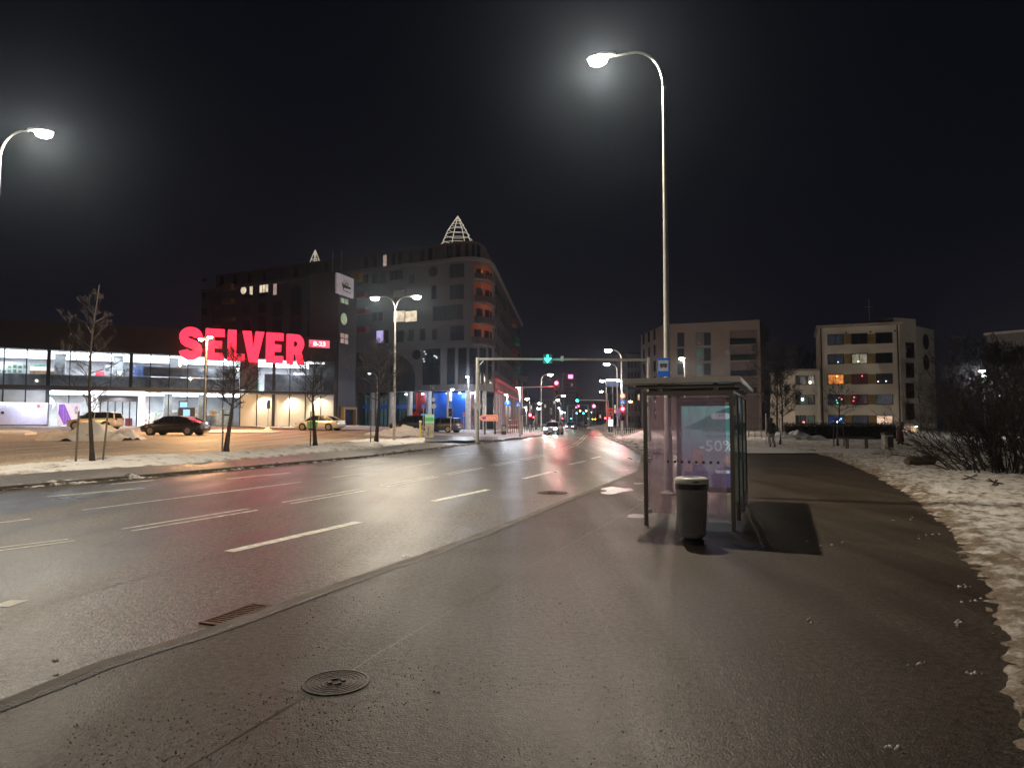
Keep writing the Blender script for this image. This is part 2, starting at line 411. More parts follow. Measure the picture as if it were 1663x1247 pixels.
def place(px, py):
    """where the sight line through this point of the photograph meets the terrain"""
    z = 0.0
    for k in range(60):
        p = G(px, py, z); z = 0.6 * z + 0.4 * HZ(p.x, p.y)
    return Vector((p.x, p.y, z))

mat_road = asphalt('wet_road_asphalt', (0.026, 0.022, 0.019), (0.074, 0.064, 0.054), 0.22, 0.52, R(20), bump=0.45, grain=62)
mat_pave = asphalt('damp_pavement_asphalt', (0.0200, 0.0148, 0.0105), (0.0330, 0.0250, 0.0180), 0.32, 0.62, R(20), bump=0.35, specks=0.06, grain=80)
mat_pave.node_tree.nodes['Principled BSDF'].inputs['Specular IOR Level'].default_value = 0.26
mat_road.node_tree.nodes['Principled BSDF'].inputs['Specular IOR Level'].default_value = 0.42
mat_lot = asphalt('gritty_car_park_asphalt', (0.15, 0.115, 0.08), (0.32, 0.25, 0.18), 0.5, 0.75, R(-60), bump=0.3, grain=60)
mat_walk = asphalt('wet_left_pavement', (0.05, 0.045, 0.042), (0.11, 0.10, 0.09), 0.3, 0.5, R(15), bump=0.35, grain=90)
mat_snow = snow_mat('trodden_snow', white=(0.64, 0.62, 0.59), dirt=(0.17, 0.125, 0.085), lo=0.46, hi=0.68, scale=2.6)
mat_snow_far = snow_mat('distant_snow', white=(0.6, 0.6, 0.62), lo=0.5, hi=0.72, scale=0.5, bump=0.4)
mat_heap = snow_mat('ploughed_snow', white=(0.85, 0.83, 0.80), lo=0.58, hi=.75, scale=.8) #, hi=0.62, scale=0.9)
mat_kerbice = snow_mat('dirty_kerb_ice', white=(0.5, 0.48, 0.45), dirt=(0.035, 0.028, 0.022), lo=0.44, hi=0.52, scale=2.2)
mat_white = M('road_paint', (0.80, 0.77, 0.68), 0.55, var=0.35, scale=9, bump=0.3)
mat_kerb = M('concrete_kerb', (0.12, 0.10, 0.08), 0.7, var=0.4, scale=4, bump=0.5)
mat_grime = M('wet_gutter_grit', (0.010, 0.008, 0.006), 0.45, var=0.5, scale=12, bump=0.8, bscale=60)

mb = MB(); s_ = 1500
mb.add([(-s_, -200, -0.5), (s_, -200, -0.5), (s_, s_, -0.5), (-s_, s_, -0.5)], [(0, 1, 2, 3)])
tag(mb.build('ground', mat_snow_far), kind='structure')

def strip(A, B, n, m, zf, name, mat, grit=None):
    A = resample([(a, b, 0) for a, b in A], n) if len(A) != n + 1 else [Vector((a, b, 0)) for a, b in A]
    B = resample([(a, b, 0) for a, b in B], n) if len(B) != n + 1 else [Vector((a, b, 0)) for a, b in B]
    mb = MB(); vs = []; gv = []
    for i in range(n + 1):
        for j in range(m + 1):
            p = A[i].lerp(B[i], j / m); p.z = zf(p.x, p.y, i / n, j / m); vs.append(p)
            gv.append(grit(p.x, p.y, i / n, j / m) if grit else 0.0)
    fs = [(i * (m + 1) + j, (i + 1) * (m + 1) + j, (i + 1) * (m + 1) + j + 1, i * (m + 1) + j + 1) for i in range(n) for j in range(m)]
    mb.add(vs, fs); o = mb.build(name, mat, smooth=True)
    if grit:
        at = o.data.attributes.new('grit', 'FLOAT', 'POINT')
        for k, g in enumerate(gv): at.data[k].value = g
    return o
def at_y(poly, y):
    for i in range(len(poly) - 1):
        if poly[i][1] <= y <= poly[i + 1][1]:
            t = (y - poly[i][1]) / (poly[i + 1][1] - poly[i][1]); return poly[i][0] + t * (poly[i + 1][0] - poly[i][0])
ys = [-30 + 2 * k for k in range(50)] + [70 + 10 * k for k in range(35)]
# the road: one sheet from kerb to kerb
mb = MB(); n = len(ys)
vs = []
for y in ys:
    a, b = at_y(KL, y), at_y(KR, y)
    vs += [(a - 0.3, y, ZR), (b + 0.02, y, ZR)]
mb.add(vs, [(2 * i, 2 * i + 1, 2 * i + 3, 2 * i + 2) for i in range(n - 1)])
tag(mb.build('road', mat_road), kind='structure')
# side street into the junction on the left
def seg(ax, ay, bx, by): return [(ax, ay), (bx, by)]
# near pavement
mb = MB()
kr = [p for p in KR if p[1] < 33.5]
poly = kr + [p for p in SB[::-1]]
far = Vector(poly[-1])
poly = kr + SB[::-1] + [(-18, -30)]
SBx = [(a + (1.2 if b < 33 else 0.6), b + (0.0 if b < 33 else 0.8)) for a, b in SB]
poly = kr + SBx[::-1] + [(-14, -30)]
tris = geometry.tessellate_polygon([[Vector((a, b, 0)) for a, b in poly]])
mb.add([(a, b, 0.0) for a, b in poly], [tuple(t) for t in tris])
for i in range(len(kr) - 1):
    a, b = kr[i], kr[i + 1]; mb.add([(a[0], a[1], 0), (b[0], b[1], 0), (b[0], b[1], -0.2), (a[0], a[1], -0.2)], [(0, 1, 2, 3)])
tag(mb.build('sidewalk', mat_pave), kind='structure')
# kerb stones flush with the pavement and the dark damp gutter line beside them
def ribbon(name, line, w0, w1, z, mat, jit=0.0, seed=1, step=0.25, ymax=33, ymin=-6):
    rs = resample([(a, b, 0) for a, b in line if True], int(400))
    rs = [p for p in rs if ymin < p.y < ymax]
    vs = []
    for i, p in enumerate(rs):
        d = (rs[min(i + 1, len(rs) - 1)] - rs[max(0, i - 1)]).normalized(); nn = Vector((d.y, -d.x, 0))
        j = jit * fbm(p.x * 1.7 + seed, p.y * 1.7, 4)
        vs += [p + nn * (w0 + j), p + nn * (w1 + j * 0.5)]
    for v in vs: v.z = z
    mb = MB(); mb.add(vs, [(2 * i, 2 * i + 1, 2 * i + 3, 2 * i + 2) for i in range(len(rs) - 1)])
    return mb.build(name, mat)
krs = [p for p in KR if p[1] < 34]
tag(ribbon('kerb', krs, -0.10, 0.012, 0.003, mat_kerb, 0.02), kind='structure')
tag(ribbon('gutter_grit', krs, 0.01, 0.085, 0.0045, mat_grime, 0.035, 5), kind='stuff')
# left kerb, left pavement, snow verge, car park
SL = [(-31.8, -30.0)] + [xy(place(px, py)) for px, py in ((0, 773), (130, 763.5), (300, 754), (430, 744), (600, 728.5), (690, 718.5))]
SU = [(-41.0, -30.0)] + [xy(place(px, py)) for px, py in ((0, 757), (90, 751), (180, 740), (300, 738), (400, 733), (480, 724), (590, 715.5), (690, 711.5))]
KLn = [p for p in KL if p[1] < 55]
zH = lambda x, y, a, b: HZ(x, y)
tag(strip(KLn, SL, 90, 6, lambda x, y, a, b: HZ(x, y) + 0.012, 'sidewalk', mat_walk), kind='structure')
mb = MB(); rs = resample([(a, b, 0) for a, b in KL[:9]], 160)
secs = []
for i, p in enumerate(rs):
    d = (rs[min(i + 1, 160)] - rs[max(0, i - 1)]).normalized(); nn = Vector((-d.y, d.x, 0))
    secs.append([p - nn * .02 + Vector((0, 0, -.1)), p - nn * .02 + Vector((0, 0, .035)), p + nn * .13 + Vector((0, 0, .04)), p + nn * .13 + Vector((0, 0, -.1))])
mb.loft(secs); tag(mb.build('kerb', mat_kerb), kind='structure')
def lot_z(x, y, a, b): return HZ(x, y)
FARL = [(-120, -30), (-120, 40), (-75, 92), (-52, 104), (-26, 104), (-10, 98), (-3, 92)]
NEARL = SU + [xy(place(790, 712)), xy(place(830, 711))]
tag(strip(NEARL, FARL, 90, 60, lambda x, y, a, b: HZ(x, y) - 0.02, 'parking_lot', mat_lot), kind='structure')
# pavement of the junction corner (bluish, half under snow) between the verge's end and the corner building
JA = [xy(place(px, py)) for px, py in ((690, 718.5), (740, 716), (775, 716), (818, 714.3), (843, 710.5))]
JB = [xy(place(px, py)) for px, py in ((640, 701), (690, 700), (750, 699), (800, 698.5), (850, 699))]
tag(strip(JA, JB, 40, 24, lambda x, y, a, b: HZ(x, y) + 0.03, 'side_street', mat_walk), kind='structure')

mat_verge = snow_mat('verge_snow', white=(0.66, 0.65, 0.63), lo=0.52, hi=0.70, scale=1.8)
def verge_z(x, y, a, b):
    e = min(1, b / 0.12, (1 - b) / 0.15); r = smoothstep(0, 1, e)
    return HZ(x, y) - 0.04 + r * (0.085 + 0.06 * fbm(x * 1.3, y * 1.3, 4)) + 0.05 * fbm(x * 4, y * 4, 3) + 0.12 * max(0, fbm(x * .5 + 3, y * .5, 2)) * r
VL = [p for p in SL]; VU = [p for p in SU]
v = strip(VL, VU, 420, 34, verge_z, 'snow_verge', mat_verge, grit=lambda x, y, a, b: 0.9 * (1 - smoothstep(0, 0.12, min(b, 1 - b)))); tag(v, kind='structure')
# ragged ridge of frozen slush on the left kerb
ridge = resample([(a, b, 0) for a, b in KL[1:9]], 700); vs = []; m_ = 6
for i, p in enumerate(ridge):
    d = (ridge[min(i + 1, 700)] - ridge[max(0, i - 1)]).normalized(); nn = Vector((-d.y, d.x, 0))
    wd = 0.30 + 0.25 * fbm(p.x, p.y, 3); hh = 0.03 + 0.10 * fbm(p.x * 1.9, p.y * 1.9, 4)
    for j in range(m_ + 1):
        t = j / m_; q = p + nn * (-0.12 + t * (wd + 0.15)); q.z = -0.05 + max(0.0, hh) * math.sin(math.pi * t) + 0.07 * t + 0.03 * fbm(q.x * 6, q.y * 6, 2); vs.append(q)
mb = MB(); mb.add(vs, [(i * (m_ + 1) + j, (i + 1) * (m_ + 1) + j, (i + 1) * (m_ + 1) + j + 1, i * (m_ + 1) + j + 1) for i in range(700) for j in range(m_)])
tag(mb.build('kerb_slush', mat_kerbice, smooth=True), kind='stuff')

# snow to the right of the near pavement
rs = resample([(a, b, 0) for a, b in SB], 620)
nor = []
for i, p in enumerate(rs):
    d = (rs[min(i + 6, 620)] - rs[max(0, i - 6)]).normalized(); nor.append(Vector((d.y, -d.x, 0)))
for k in range(60): nor = [nor[0]] + [(nor[i - 1] + nor[i] + nor[i + 1]).normalized() for i in range(1, 620)] + [nor[-1]]
m_ = 150; vs = []; gv = []
for i, p in enumerate(rs):
    for j in range(m_ + 1):
        t = j / m_; dd = -0.35 + 0.0 + 9.0 * t + 75 * t ** 3; q = p + nor[i] * dd
        e = smoothstep(-0.30, 0.35, dd + 0.11 * fbm(q.x * 1.2, q.y * 1.2, 5))
        nr = 1 / (1 + (dd / 14) ** 2)
        h = -0.045 + e * (0.085 + 0.022 * fbm(q.x * 2.3, q.y * 2.3, 3) + 0.048 * nr * fbm(q.x * 8.5, q.y * 8.5, 4)) + 0.015 * fbm(q.x * 11, q.y * 11, 2) * nr
        holes = noise.voronoi((q.x * 2.1, q.y * 2.1, 0.0))[0][0]
        h -= 0.045 * e * nr * max(0, 1 - holes / 0.34)
        q.z = h + 0.10 * smoothstep(2, 10, dd) * (1 + 0.6 * fbm(q.x * .3, q.y * .3, 2))
        if q.y > 24 and (q.x < (at_y(KR, min(q.y, 400)) + .6) or (i > 560 and dd > 1.2)): q.z = -0.45
        vs.append(q)
        gv.append(1.1 * (1 - smoothstep(-0.2, 1.1, dd)) + max(-.5, min(1.6, -3.2 * (fbm(q.x * 6.5, q.y * 6.5, 4) * .8 - max(0, 1 - holes / .34)))) * nr * .55)  # grit at the edge; hollows coloured darker for contrast
mb = MB(); mb.add(vs, [(i * (m_ + 1) + j, (i + 1) * (m_ + 1) + j, (i + 1) * (m_ + 1) + j + 1, i * (m_ + 1) + j + 1) for i in range(620) for j in range(m_)])
o = mb.build('snow_ground', mat_snow, smooth=True); at = o.data.attributes.new('grit', 'FLOAT', 'POINT')
for k, g in enumerate(gv): at.data[k].value = g
tag(o, kind='structure')
# snow along the right of the road beyond the bus stop
KRf = [p for p in KR if p[1] > 33]
tag(strip(KRf, [(a + 90, b) for a, b in KRf], 120, 30, lambda x, y, a, b: 0.0 + 0.05 * smoothstep(0, 0.05, b) + 0.04 * fbm(x * .5, y * .5, 3), 'snow_field', mat_snow_far), kind='structure')
mb = MB(); rs = resample([(a, b, 0) for a, b in KRf[:5]], 200); vs = []
for i, p in enumerate(rs):
    for j in range(6):
        t = j / 5; q = p + Vector((-0.25 + 1.6 * t, 0, 0)); q.z = -0.05 + math.sin(math.pi * min(1, t + .05)) * (0.10 + 0.12 * fbm(q.x * 1.3, q.y * .9, 4)); vs.append(q)
mb.add(vs, [(i * 6 + j, (i + 1) * 6 + j, (i + 1) * 6 + j + 1, i * 6 + j + 1) for i in range(200) for j in range(5)])
tag(mb.build('kerb_slush', mat_kerbice, smooth=True), kind='stuff')
# sanded strip and snow on the far pavement of the left side beyond the junction
KLf = [p for p in KL if 62 < p[1] < 430]
tag(strip(KLf, [(a - 60, b + 20) for a, b in KLf], 100, 20, lambda x, y, a, b: HZ(x, y) + 0.05, 'snow_field', mat_snow_far), kind='structure')

# road markings, each measured as a bar on the photograph
marks = [((372, 895), (583, 847), .15), ((703, 813.5), (793, 794.5), .14), ((850, 777), (895, 766), .14), ((925, 754), (950, 748.5), .14),
         ((198, 858.5), (404, 825.5), .055), ((214, 861.5), (418, 828), .055), ((0, 888.5), (110, 875), .055), ((0, 893.5), (122, 877.5), .055),
         ((458, 815.5), (584, 794), .05), ((472, 817.5), (595, 796), .05), ((617, 788), (706, 772.5), .05), ((628, 789.5), (712, 774), .05),
         ((720, 769.5), (782, 758.5), .05), ((727, 771), (786, 759.7), .05), ((797, 755), (836, 748), .05), ((804, 756), (842, 749), .05),
         ((846, 745.8), (880, 738), .06), ((852, 747), (886, 739), .06), ((886, 736.5), (908, 730), .06), ((892, 737.5), (914, 731), .06),
         ((912, 729), (927, 723.5), .07), ((918, 730), (932, 724.5), .07), ((930, 722), (940, 716), .07), ((936, 722.5), (946, 716), .07), ((941, 714.5), (950, 706), .09), ((946, 714.8), (955, 706), .09),
         ((133, 828), (490, 782.5), .06), ((75, 806.5), (235, 792), .10), ((368, 777.5), (470, 767.5), .09), ((0, 848.5), (50, 842), .07),
         ((540, 775), (620, 764.5), .06), ((640, 762), (700, 752), .06), ((560, 758), (640, 749.5), .08), ((715, 741), (760, 735), .08),
         ((0, 985), (32, 974), .13), ((180, 786), (250, 779.5), .08), ((960, 744.5), (975, 741), .12)]
mb = MB()
for a, b, w in marks:
    A = G(*a, ZR + .004); B = G(*b, ZR + .004); w *= 1.25; n_ = max(2, int((B - A).length / 0.12)); d = (B - A).normalized(); nn = Vector((d.y, -d.x, 0)); vs = []
    for k in range(n_ + 1):
        q = A.lerp(B, k / n_); j = 0.014 * noise.noise((q.x * 8, q.y * 8, 0)); vs += [q - nn * (w / 2 + j), q + nn * (w / 2 + 0.014 * noise.noise((q.x * 9, q.y * 9, 4)))]
    mb.add(vs, [(2 * k, 2 * k + 1, 2 * k + 3, 2 * k + 2) for k in range(n_)])
A = G(905, 711.3, ZR + .004); B = G(985, 709.5, ZR + .004); d = (B - A).normalized(); nn = Vector((d.y, -d.x, 0)) * .25
mb.add([A - nn, A + nn, B + nn, B - nn], [(0, 1, 2, 3)])
tag(mb.build('road_markings', mat_white), kind='structure')

# ploughed heaps
def heap(px, py, w, dpt, h, seed, label, mat=mat_heap, n=44, loc=None):
    c = loc or place(px, py); vs = []
    for i in range(n + 1):
        for j in range(n + 1):
            x = (i / n - .5) * 2; y = (j / n - .5) * 2; r = math.hypot(x, y) + 0.28 * fbm(x * 1.5 + seed, y * 1.5, 3)
            z = max(0, 1 - r) ** 0.8 * h * (1 + 0.5 * fbm(x * 3 + seed, y * 3, 4)) + (0.04 * fbm(x * 9 + seed, y * 9, 3) if r < 1 else 0)
            vs.append(Vector((c.x + x * w / 2, c.y + y * dpt / 2, HZ(c.x + x * w / 2, c.y + y * dpt / 2) - 0.05 + z)))
    mb = MB(); mb.add(vs, [(i * (n + 1) + j, (i + 1) * (n + 1) + j, (i + 1) * (n + 1) + j + 1, i * (n + 1) + j + 1) for i in range(n) for j in range(n)])
    return tag(mb.build('snow_heap', mat, smooth=True), label, 'snow heap')
heap(152, 713, 5.6, 6, 1.1, 3, 'large dirty snow heap in front of the white car at the shop entrance')
heap(658, 706, 5.5, 5, 0.9, 9, 'tan snow heap in front of the dark car near the red wall')
heap(1300, 713, 5.5, 3, 0.85, 5, 'pale snow heap at the left end of the long hedge', mat_snow_far, loc=Vector((22.5, 54, 0)))
heap(1038, 711, 5.0, 3, 0.7, 15, 'snow mound behind the red signal to the left of the bus shelter', mat_snow_far, loc=Vector((12.0, 62, 0)))
heap(965, 690, 8.0, 5, 1.0, 25, 'low snow mound far along the road under the distant red signal', mat_snow_far, loc=Vector((20.5, 150, 0)))
mb = MB()                                                     # snow-topped islands in the car park
def island(pts, h, lab):
    c = [place(*p) for p in pts]; z = [HZ(p.x, p.y) for p in c]
    mb = MB(); n = len(c); cen = sum(c, Vector()) / n
    mb.add([(p.x, p.y, q - .05) for p, q in zip(c, z)] + [(p.x, p.y, q + h) for p, q in zip(c, z)] + [(p.x * .8 + cen.x * .2, p.y * .8 + cen.y * .2, q + h * 1.6) for p, q in zip(c, z)], [tuple(range(2 * n, 3 * n))] + [(k, (k + 1) % n, n + (k + 1) % n, n + k) for k in range(n)] + [(n + k, n + (k + 1) % n, 2 * n + (k + 1) % n, 2 * n + k) for k in range(n)])
    return tag(mb.build('kerbed_island', mat_heap, smooth=40), lab, 'traffic island')
island([(-40, 706.5), (40, 706), (60, 704.5), (52, 703), (-40, 703.2)], 0.14, 'snow covered kerbed island in the car park at the left edge')
island([(330, 703.5), (440, 704.5), (456, 702.5), (440, 700.6), (340, 700.8)], 0.12, 'snow covered island around the orange lamp post in the car park')
island([(592, 706), (650, 709), (684, 707.5), (660, 704.4), (600, 703.5)], 0.12, 'thin snow covered island in front of the tan snow heap')

# manholes and drain
mat_iron = M('worn_cast_iron', (0.04, 0.032, 0.026), 0.5, 0.2, var=0.4, scale=30, bump=0.3)
mat_rust = M('rusty_cast_iron', (0.13, 0.055, 0.03), 0.6, 0.2, var=0.4, scale=20)
mat_black = M('black_gap', (0.006, 0.006, 0.006), 0.9)
def manhole(c, r, label, rings=6):
    t = W(thing('manhole_cover', label, 'manhole cover', c)); z0 = c.z
    m = MB(); m.lathe([(r, 0), (r, .006), (r * .9, .007), (r * .9, .003), (.01, .003)], 40, Matrix.Translation((c.x, c.y, z0))); m.build('rim', mat_iron, t)
    m = MB()
    for k in range(rings):
        ra = r * (0.84 - k * 0.125); rb = ra - r * 0.06
        m.lathe([(ra, .002), (ra, .0052), (rb, .0052), (rb, .002)], 40, Matrix.Translation((c.x, c.y, z0)))
    m.build('ring', mat_pave, t)
    m = MB()
    for k in range(4):
        a = k * 1.57 + .5; m.box((-.012, -.02, .002), (.012, .02, .012), Matrix.Translation((c.x + r * .2 * math.cos(a), c.y + r * .2 * math.sin(a), z0)) @ Matrix.Rotation(a, 4, 'Z'))
    m.build('lug', mat_iron, t)
manhole(G(546, 1107.5, 0.002), 0.205, 'round iron manhole cover with rings in the near pavement')
manhole(G(897, 800, ZR + .002), 0.36, 'round manhole cover in the road beside the bus stop')
t = W(thing('storm_drain', 'rusty slotted storm drain in the gutter at the near kerb', 'drain', G(383, 1010, ZR)))
a = G(349, 1013, ZR + .004); b = G(427, 984, ZR + .004); d = (b - a).normalized(); nn = Vector((d.y, -d.x, 0))
mm = Matrix(((d.x, nn.x, 0, a.x), (d.y, nn.y, 0, a.y), (0, 0, 1, ZR), (0, 0, 0, 1))); L_ = (b - a).length
m = MB(); m.box((-.03, -.14, 0), (L_ + .03, -.115, .014), mm); m.box((-.03, .05, 0), (L_ + .03, .075, .014), mm); m.box((-.03, -.115, 0), (0, .05, .014), mm); m.box((L_, -.115, 0), (L_ + .03, .05, .014), mm); m.build('frame', mat_rust, t)
m = MB()
for k in range(12): m.box((L_ * (k + .1) / 12, -.115, 0), (L_ * (k + .55) / 12, .05, .010), mm)
m.build('grate', mat_rust, t)
m = MB(); m.box((0, -.115, 0), (L_, .05, .003), mm); m.build('shaft', mat_black, t)
# asphalt repairs, seams and cracks in the pavement
mat_patch = asphalt('newer_asphalt_repair', (0.014, 0.011, 0.0085), (0.024, 0.019, 0.0145), 0.42, 0.7, R(20), bump=0.4, specks=0.03, grain=70)
mat_seam = M('bitumen_seam', (0.006, 0.005, 0.005), 0.35, var=.4, scale=9)
def flat(name, pts, z, mat):
    c = [G(x, y, z) for x, y in pts]; mb = MB(); mb.add(c, [tuple(range(len(c)))]); return tag(mb.build(name, mat), kind='structure')
flat('repair_patch', [(455, 1118), (490, 1078), (628, 1070), (640, 1124), (560, 1146)], .0012, mat_patch)
def crack(pts, w, z=.0018, name='pavement_crack', jit=.02, mat=mat_seam):
    c = resample([G(x, y, z) for x, y in pts], 90); vs = []
    for i, p in enumerate(c):
        d = (c[min(i + 1, 90)] - c[max(0, i - 1)]).normalized(); nn = Vector((d.y, -d.x, 0)); q = p + nn * jit * fbm(p.x * 5, p.y * 5, 4); ww = w * (.5 + abs(fbm(p.x * 9, p.y * 9, 3))); vs += [q - nn * ww, q + nn * ww]
    mb = MB(); mb.add(vs, [(2 * i, 2 * i + 1, 2 * i + 3, 2 * i + 2) for i in range(90)]); return tag(mb.build(name, mat), kind='structure')
crack([(1090, 1247), (1010, 1110), (985, 1010), (930, 930), (905, 880)], .0035, jit=.05)
crack([(985, 1010), (1130, 985), (1290, 1010), (1460, 990)], .0028, jit=.06)
crack([(640, 1124), (760, 1180), (860, 1247)], .003, jit=.05)
crack([(300, 1247), (700, 1010), (1000, 842), (1046, 815)], .006, jit=.012)
crack([(60, 985), (260, 930), (470, 872), (700, 806), (820, 775)], .010, z=ZR + .0022, name='road_seam', jit=.02)
# small crumbs of ice on the dark pavement
rnd = random.Random(4); mb = MB()
for cx, cy, n_, sp in ((1520, 835, 5, 6), (1500, 870, 5, 14), (1565, 952, 9, 8), (1578, 975, 5, 8), (1555, 1010, 8, 10), (1480, 1080, 6, 12), (1580, 1095, 8, 10), (1450, 1215, 5, 10), (1330, 880, 4, 20), (1475, 842, 4, 14), (714, 1123, 3, 4), (95, 1072, 3, 4), (1310, 1010, 3, 16), (1040, 812, 5, 10)):
    for k in range(n_):
        p = G(cx + rnd.gauss(0, sp), cy + rnd.gauss(0, sp * .25), 0.0); s = rnd.uniform(.0022, .009) * (1 + p.y * .07)
        mb.lathe([(s * 1.1, -.004), (s, .003), (s * .6, .009), (s * .1, .012)], 7, Matrix.Translation(p) @ Matrix.Rotation(rnd.random() * 6, 4, 'Z') @ Matrix.Diagonal((1.5, 1, 1, 1)))
tag(mb.build('ice_crumbs', mat_snow_far, smooth=True), kind='stuff')
mat_ice = M('thin_ice_film', (0.20, 0.19, 0.18), 0.32, var=0.5, scale=5, bump=0.2)
for (cx, cy, w_, h_, sd) in ((1002, 795, 26, 4.2, 1), (990, 800, 14, 2.0, 2), (1038, 785, 9, 1.2, 3), (1035, 838, 16, 3.0, 4)):
    pts = [G(cx + w_ * (1 + .5 * noise.noise((math.cos(k / 14 * 3.14), sd, k / 5))) * math.cos(k / 40 * 6.2832), cy + h_ * (1 + .6 * noise.noise((k / 6, sd, 2.2))) * math.sin(k / 40 * 6.2832), 0.004) for k in range(40)]
    mb = MB(); mb.add(pts, [tuple(range(40))]); tag(mb.build('ice_patch', mat_ice), kind='structure')
rnd = random.Random(8); mb = MB()
for k in range(5200):
    p = G(rnd.uniform(0, 1500), 780 + 467 * rnd.random() ** 0.8, 0.0)
    if p.x < at_y(KR, p.y) + .1 or not (0 < p.y < 30): continue
    if fbm(p.x * .9, p.y * .9, 3) + rnd.gauss(0, .12) < .05: continue
    s = rnd.uniform(.0012, .0030) * (1 + .04 * p.y); mb.lathe([(s, -.001), (s * .9, s), (s * .3, s * 1.5)], 5, Matrix.Translation(p) @ Matrix.Rotation(rnd.random() * 6, 4, 'Z') @ Matrix.Diagonal((1.6, 1, 1, 1)))
tag(mb.build('grit', M('dark_grit', (0.02, 0.017, 0.015), 0.6)), kind='stuff')
# ------------------------------------------------------------------ common object materials
galv = M('galvanised_steel', (0.42, 0.42, 0.40), 0.45, 0.35, var=0.15, scale=6)
dark_steel = M('dark_grey_steel', (0.045, 0.043, 0.042), 0.45, 0.3, var=0.2, scale=8)
black_pl = M('black_plastic', (0.015, 0.015, 0.016), 0.4)
conc = M('old_concrete', (0.30, 0.28, 0.25), 0.8, var=0.3, scale=8, bump=0.4)
LEDC = (1.0, 0.865, 0.68)
em_lamp = EM('lamp_lens_white', (1.0, 0.93, 0.78), 60)
em_cool = EM('lamp_lens_cool', (0.80, 0.90, 1.0), 25)
em_sod = EM('lamp_lens_sodium', (1.0, 0.56, 0.18), 110)
em_red = EM('signal_red', (1.0, 0.03, 0.06), 40); em_grn = EM('signal_green', (0.02, 1.0, 0.62), 22); em_yel = EM('signal_amber', (1.0, 0.5, 0.05), 25)
em_tail = EM('tail_light', (1.0, 0.05, 0.03), 3)

# ------------------------------------------------------------------ street lamps
def lamp_post(label, base, head, group='street lamps along the road', r0=0.085, r1=0.045, col=LEDC, watts=900, lens=em_lamp, heads=None, lens_r=0.17, post=galv, flange=True, name='street_lamp', ang=178, droop=0.0):
    """curved-arm post; head(s) are world positions of the lenses"""
    t = W(thing(name, label, 'street lamp', base, group=group))
    b = Vector(base); heads = heads or [head]; ztop = max(h.z for h in heads)
    zb = ztop - 0.95
    m = MB(); m.tube([b + Vector((0, 0, -.1)), b + Vector((0, 0, 1.3)), b + Vector((0, 0, 1.35)), Vector((b.x, b.y, zb))], [r0, r0, r0 * .8, r1], 14); m.build('pole', post, t, smooth=40)
    if flange:
        m = MB(); m.lathe([(r0 * 2.2, -.02), (r0 * 2.2, .03), (r0 * 1.5, .05), (r0 * 1.1, .09)], 20, Matrix.Translation(b)); m.build('base_flange', conc, t, smooth=40)
        m = MB(); m.box((-.05, -r0 - .006, .55), (.05, -r0 + .01, .95), Matrix.Translation(b)); m.build('hatch', post, t)
    for h in heads:
        d = Vector((h.x - b.x, h.y - b.y, 0)); L = d.length; d.normalize(); pts = []
        rb = min(0.75, L * .6)
        for k in range(9):
            a = k / 8 * math.pi / 2; pts.append(Vector((b.x, b.y, zb)) + d * (rb * (1 - math.cos(a))) + Vector((0, 0, 0.95 * math.sin(a))))
        pts.append(Vector((b.x, b.y, ztop)) + d * (L - .38))
        m = MB(); m.tube(pts, [r1] * 3 + [r1 * .8] * 4 + [r1 * .7] * 3, 10); m.build('arm', post, t, smooth=True)
        rot = Matrix.Translation(h) @ Matrix.Rotation(math.atan2(d.y, d.x), 4, 'Z')
        m = MB(); secs = []
        for x, w, hh in ((-.42, .04, .05), (-.34, .09, .07), (-.1, .15, .09), (.16, .14, .07), (.26, .06, .04)):
            secs.append([rot @ Vector((x, y, z + .03)) for y, z in ((-w, 0), (-w * .8, hh * .8), (0, hh), (w * .8, hh * .8), (w, 0))])
        m.loft(secs); m.build('lamp_head', post, t, smooth=40)
        dp = lens_r * .7; m = MB(); m.lathe([(lens_r * .45, -dp), (lens_r * .85, -dp * .66), (lens_r, -.005), (lens_r * .98, .028)], 18, rot @ Matrix.Diagonal((1.15, .8, 1, 1))); m.build('lens', lens, t, smooth=True)
        if watts: lamp(t, h + Vector((0, 0, -dp - .06)), watts, col, 0.10, 'SPOT', ang, 0.12)
    return t
nb = G(1086, 802.5, 0); nd = Vector((-.927, .375, 0))
hp = nb + nd * 1.52; hz = P(972, 97, hp.y).z
near_lamp = lamp_post('tall curved-arm street lamp rising behind the bus shelter, its lamp brightest in the photo', nb, Vector((hp.x, hp.y, hz)), watts=4600, r0=.092, r1=.036, lens_r=.205)
lb = Vector((-14.9, 19.3, .1)); lh = P(71, 216, 19.6); 
lamp_post('curved-arm street lamp cut by the left edge of the photo', (lb.x, lb.y, .1), lh, watts=3900, r0=.09, r1=.04, lens_r=.21)
db = place(640, 716); h1 = P(609, 484, db.y); h2 = P(677, 482, db.y)
lamp_post('street lamp with two arms standing in the snow verge, centre left', db, None, heads=[h1, h2], watts=2500, r0=.10, r1=.05, lens_r=.25)
def far_lamp(label, hx, hy, bx, by, watts=900, Y=None, lens=em_lamp, lens_r=.3, r0=.11, r1=.06, col=LEDC, name='street_lamp', group='street lamps along the road', z=None):
    b = G(bx, by, 0.05) if Y is None else Vector((P(bx, 690, Y).x, Y, 0.05))
    if z is not None: b.z = z
    return lamp_post(label, b, P(hx, hy, b.y), watts=watts, r0=r0, r1=r1, lens=lens, lens_r=lens_r, col=col, flange=False, name=name, group=group)
far_lamp('nearer of the two tall curved lamps right of the road, above the red signal post', 987.6, 568.5, 1010, 709, 850, Y=66, lens_r=.30)
far_lamp('second tall curved lamp right of the road, just left of the nearer one', 985, 591, 1003, 706, 750, Y=84, lens_r=.33)
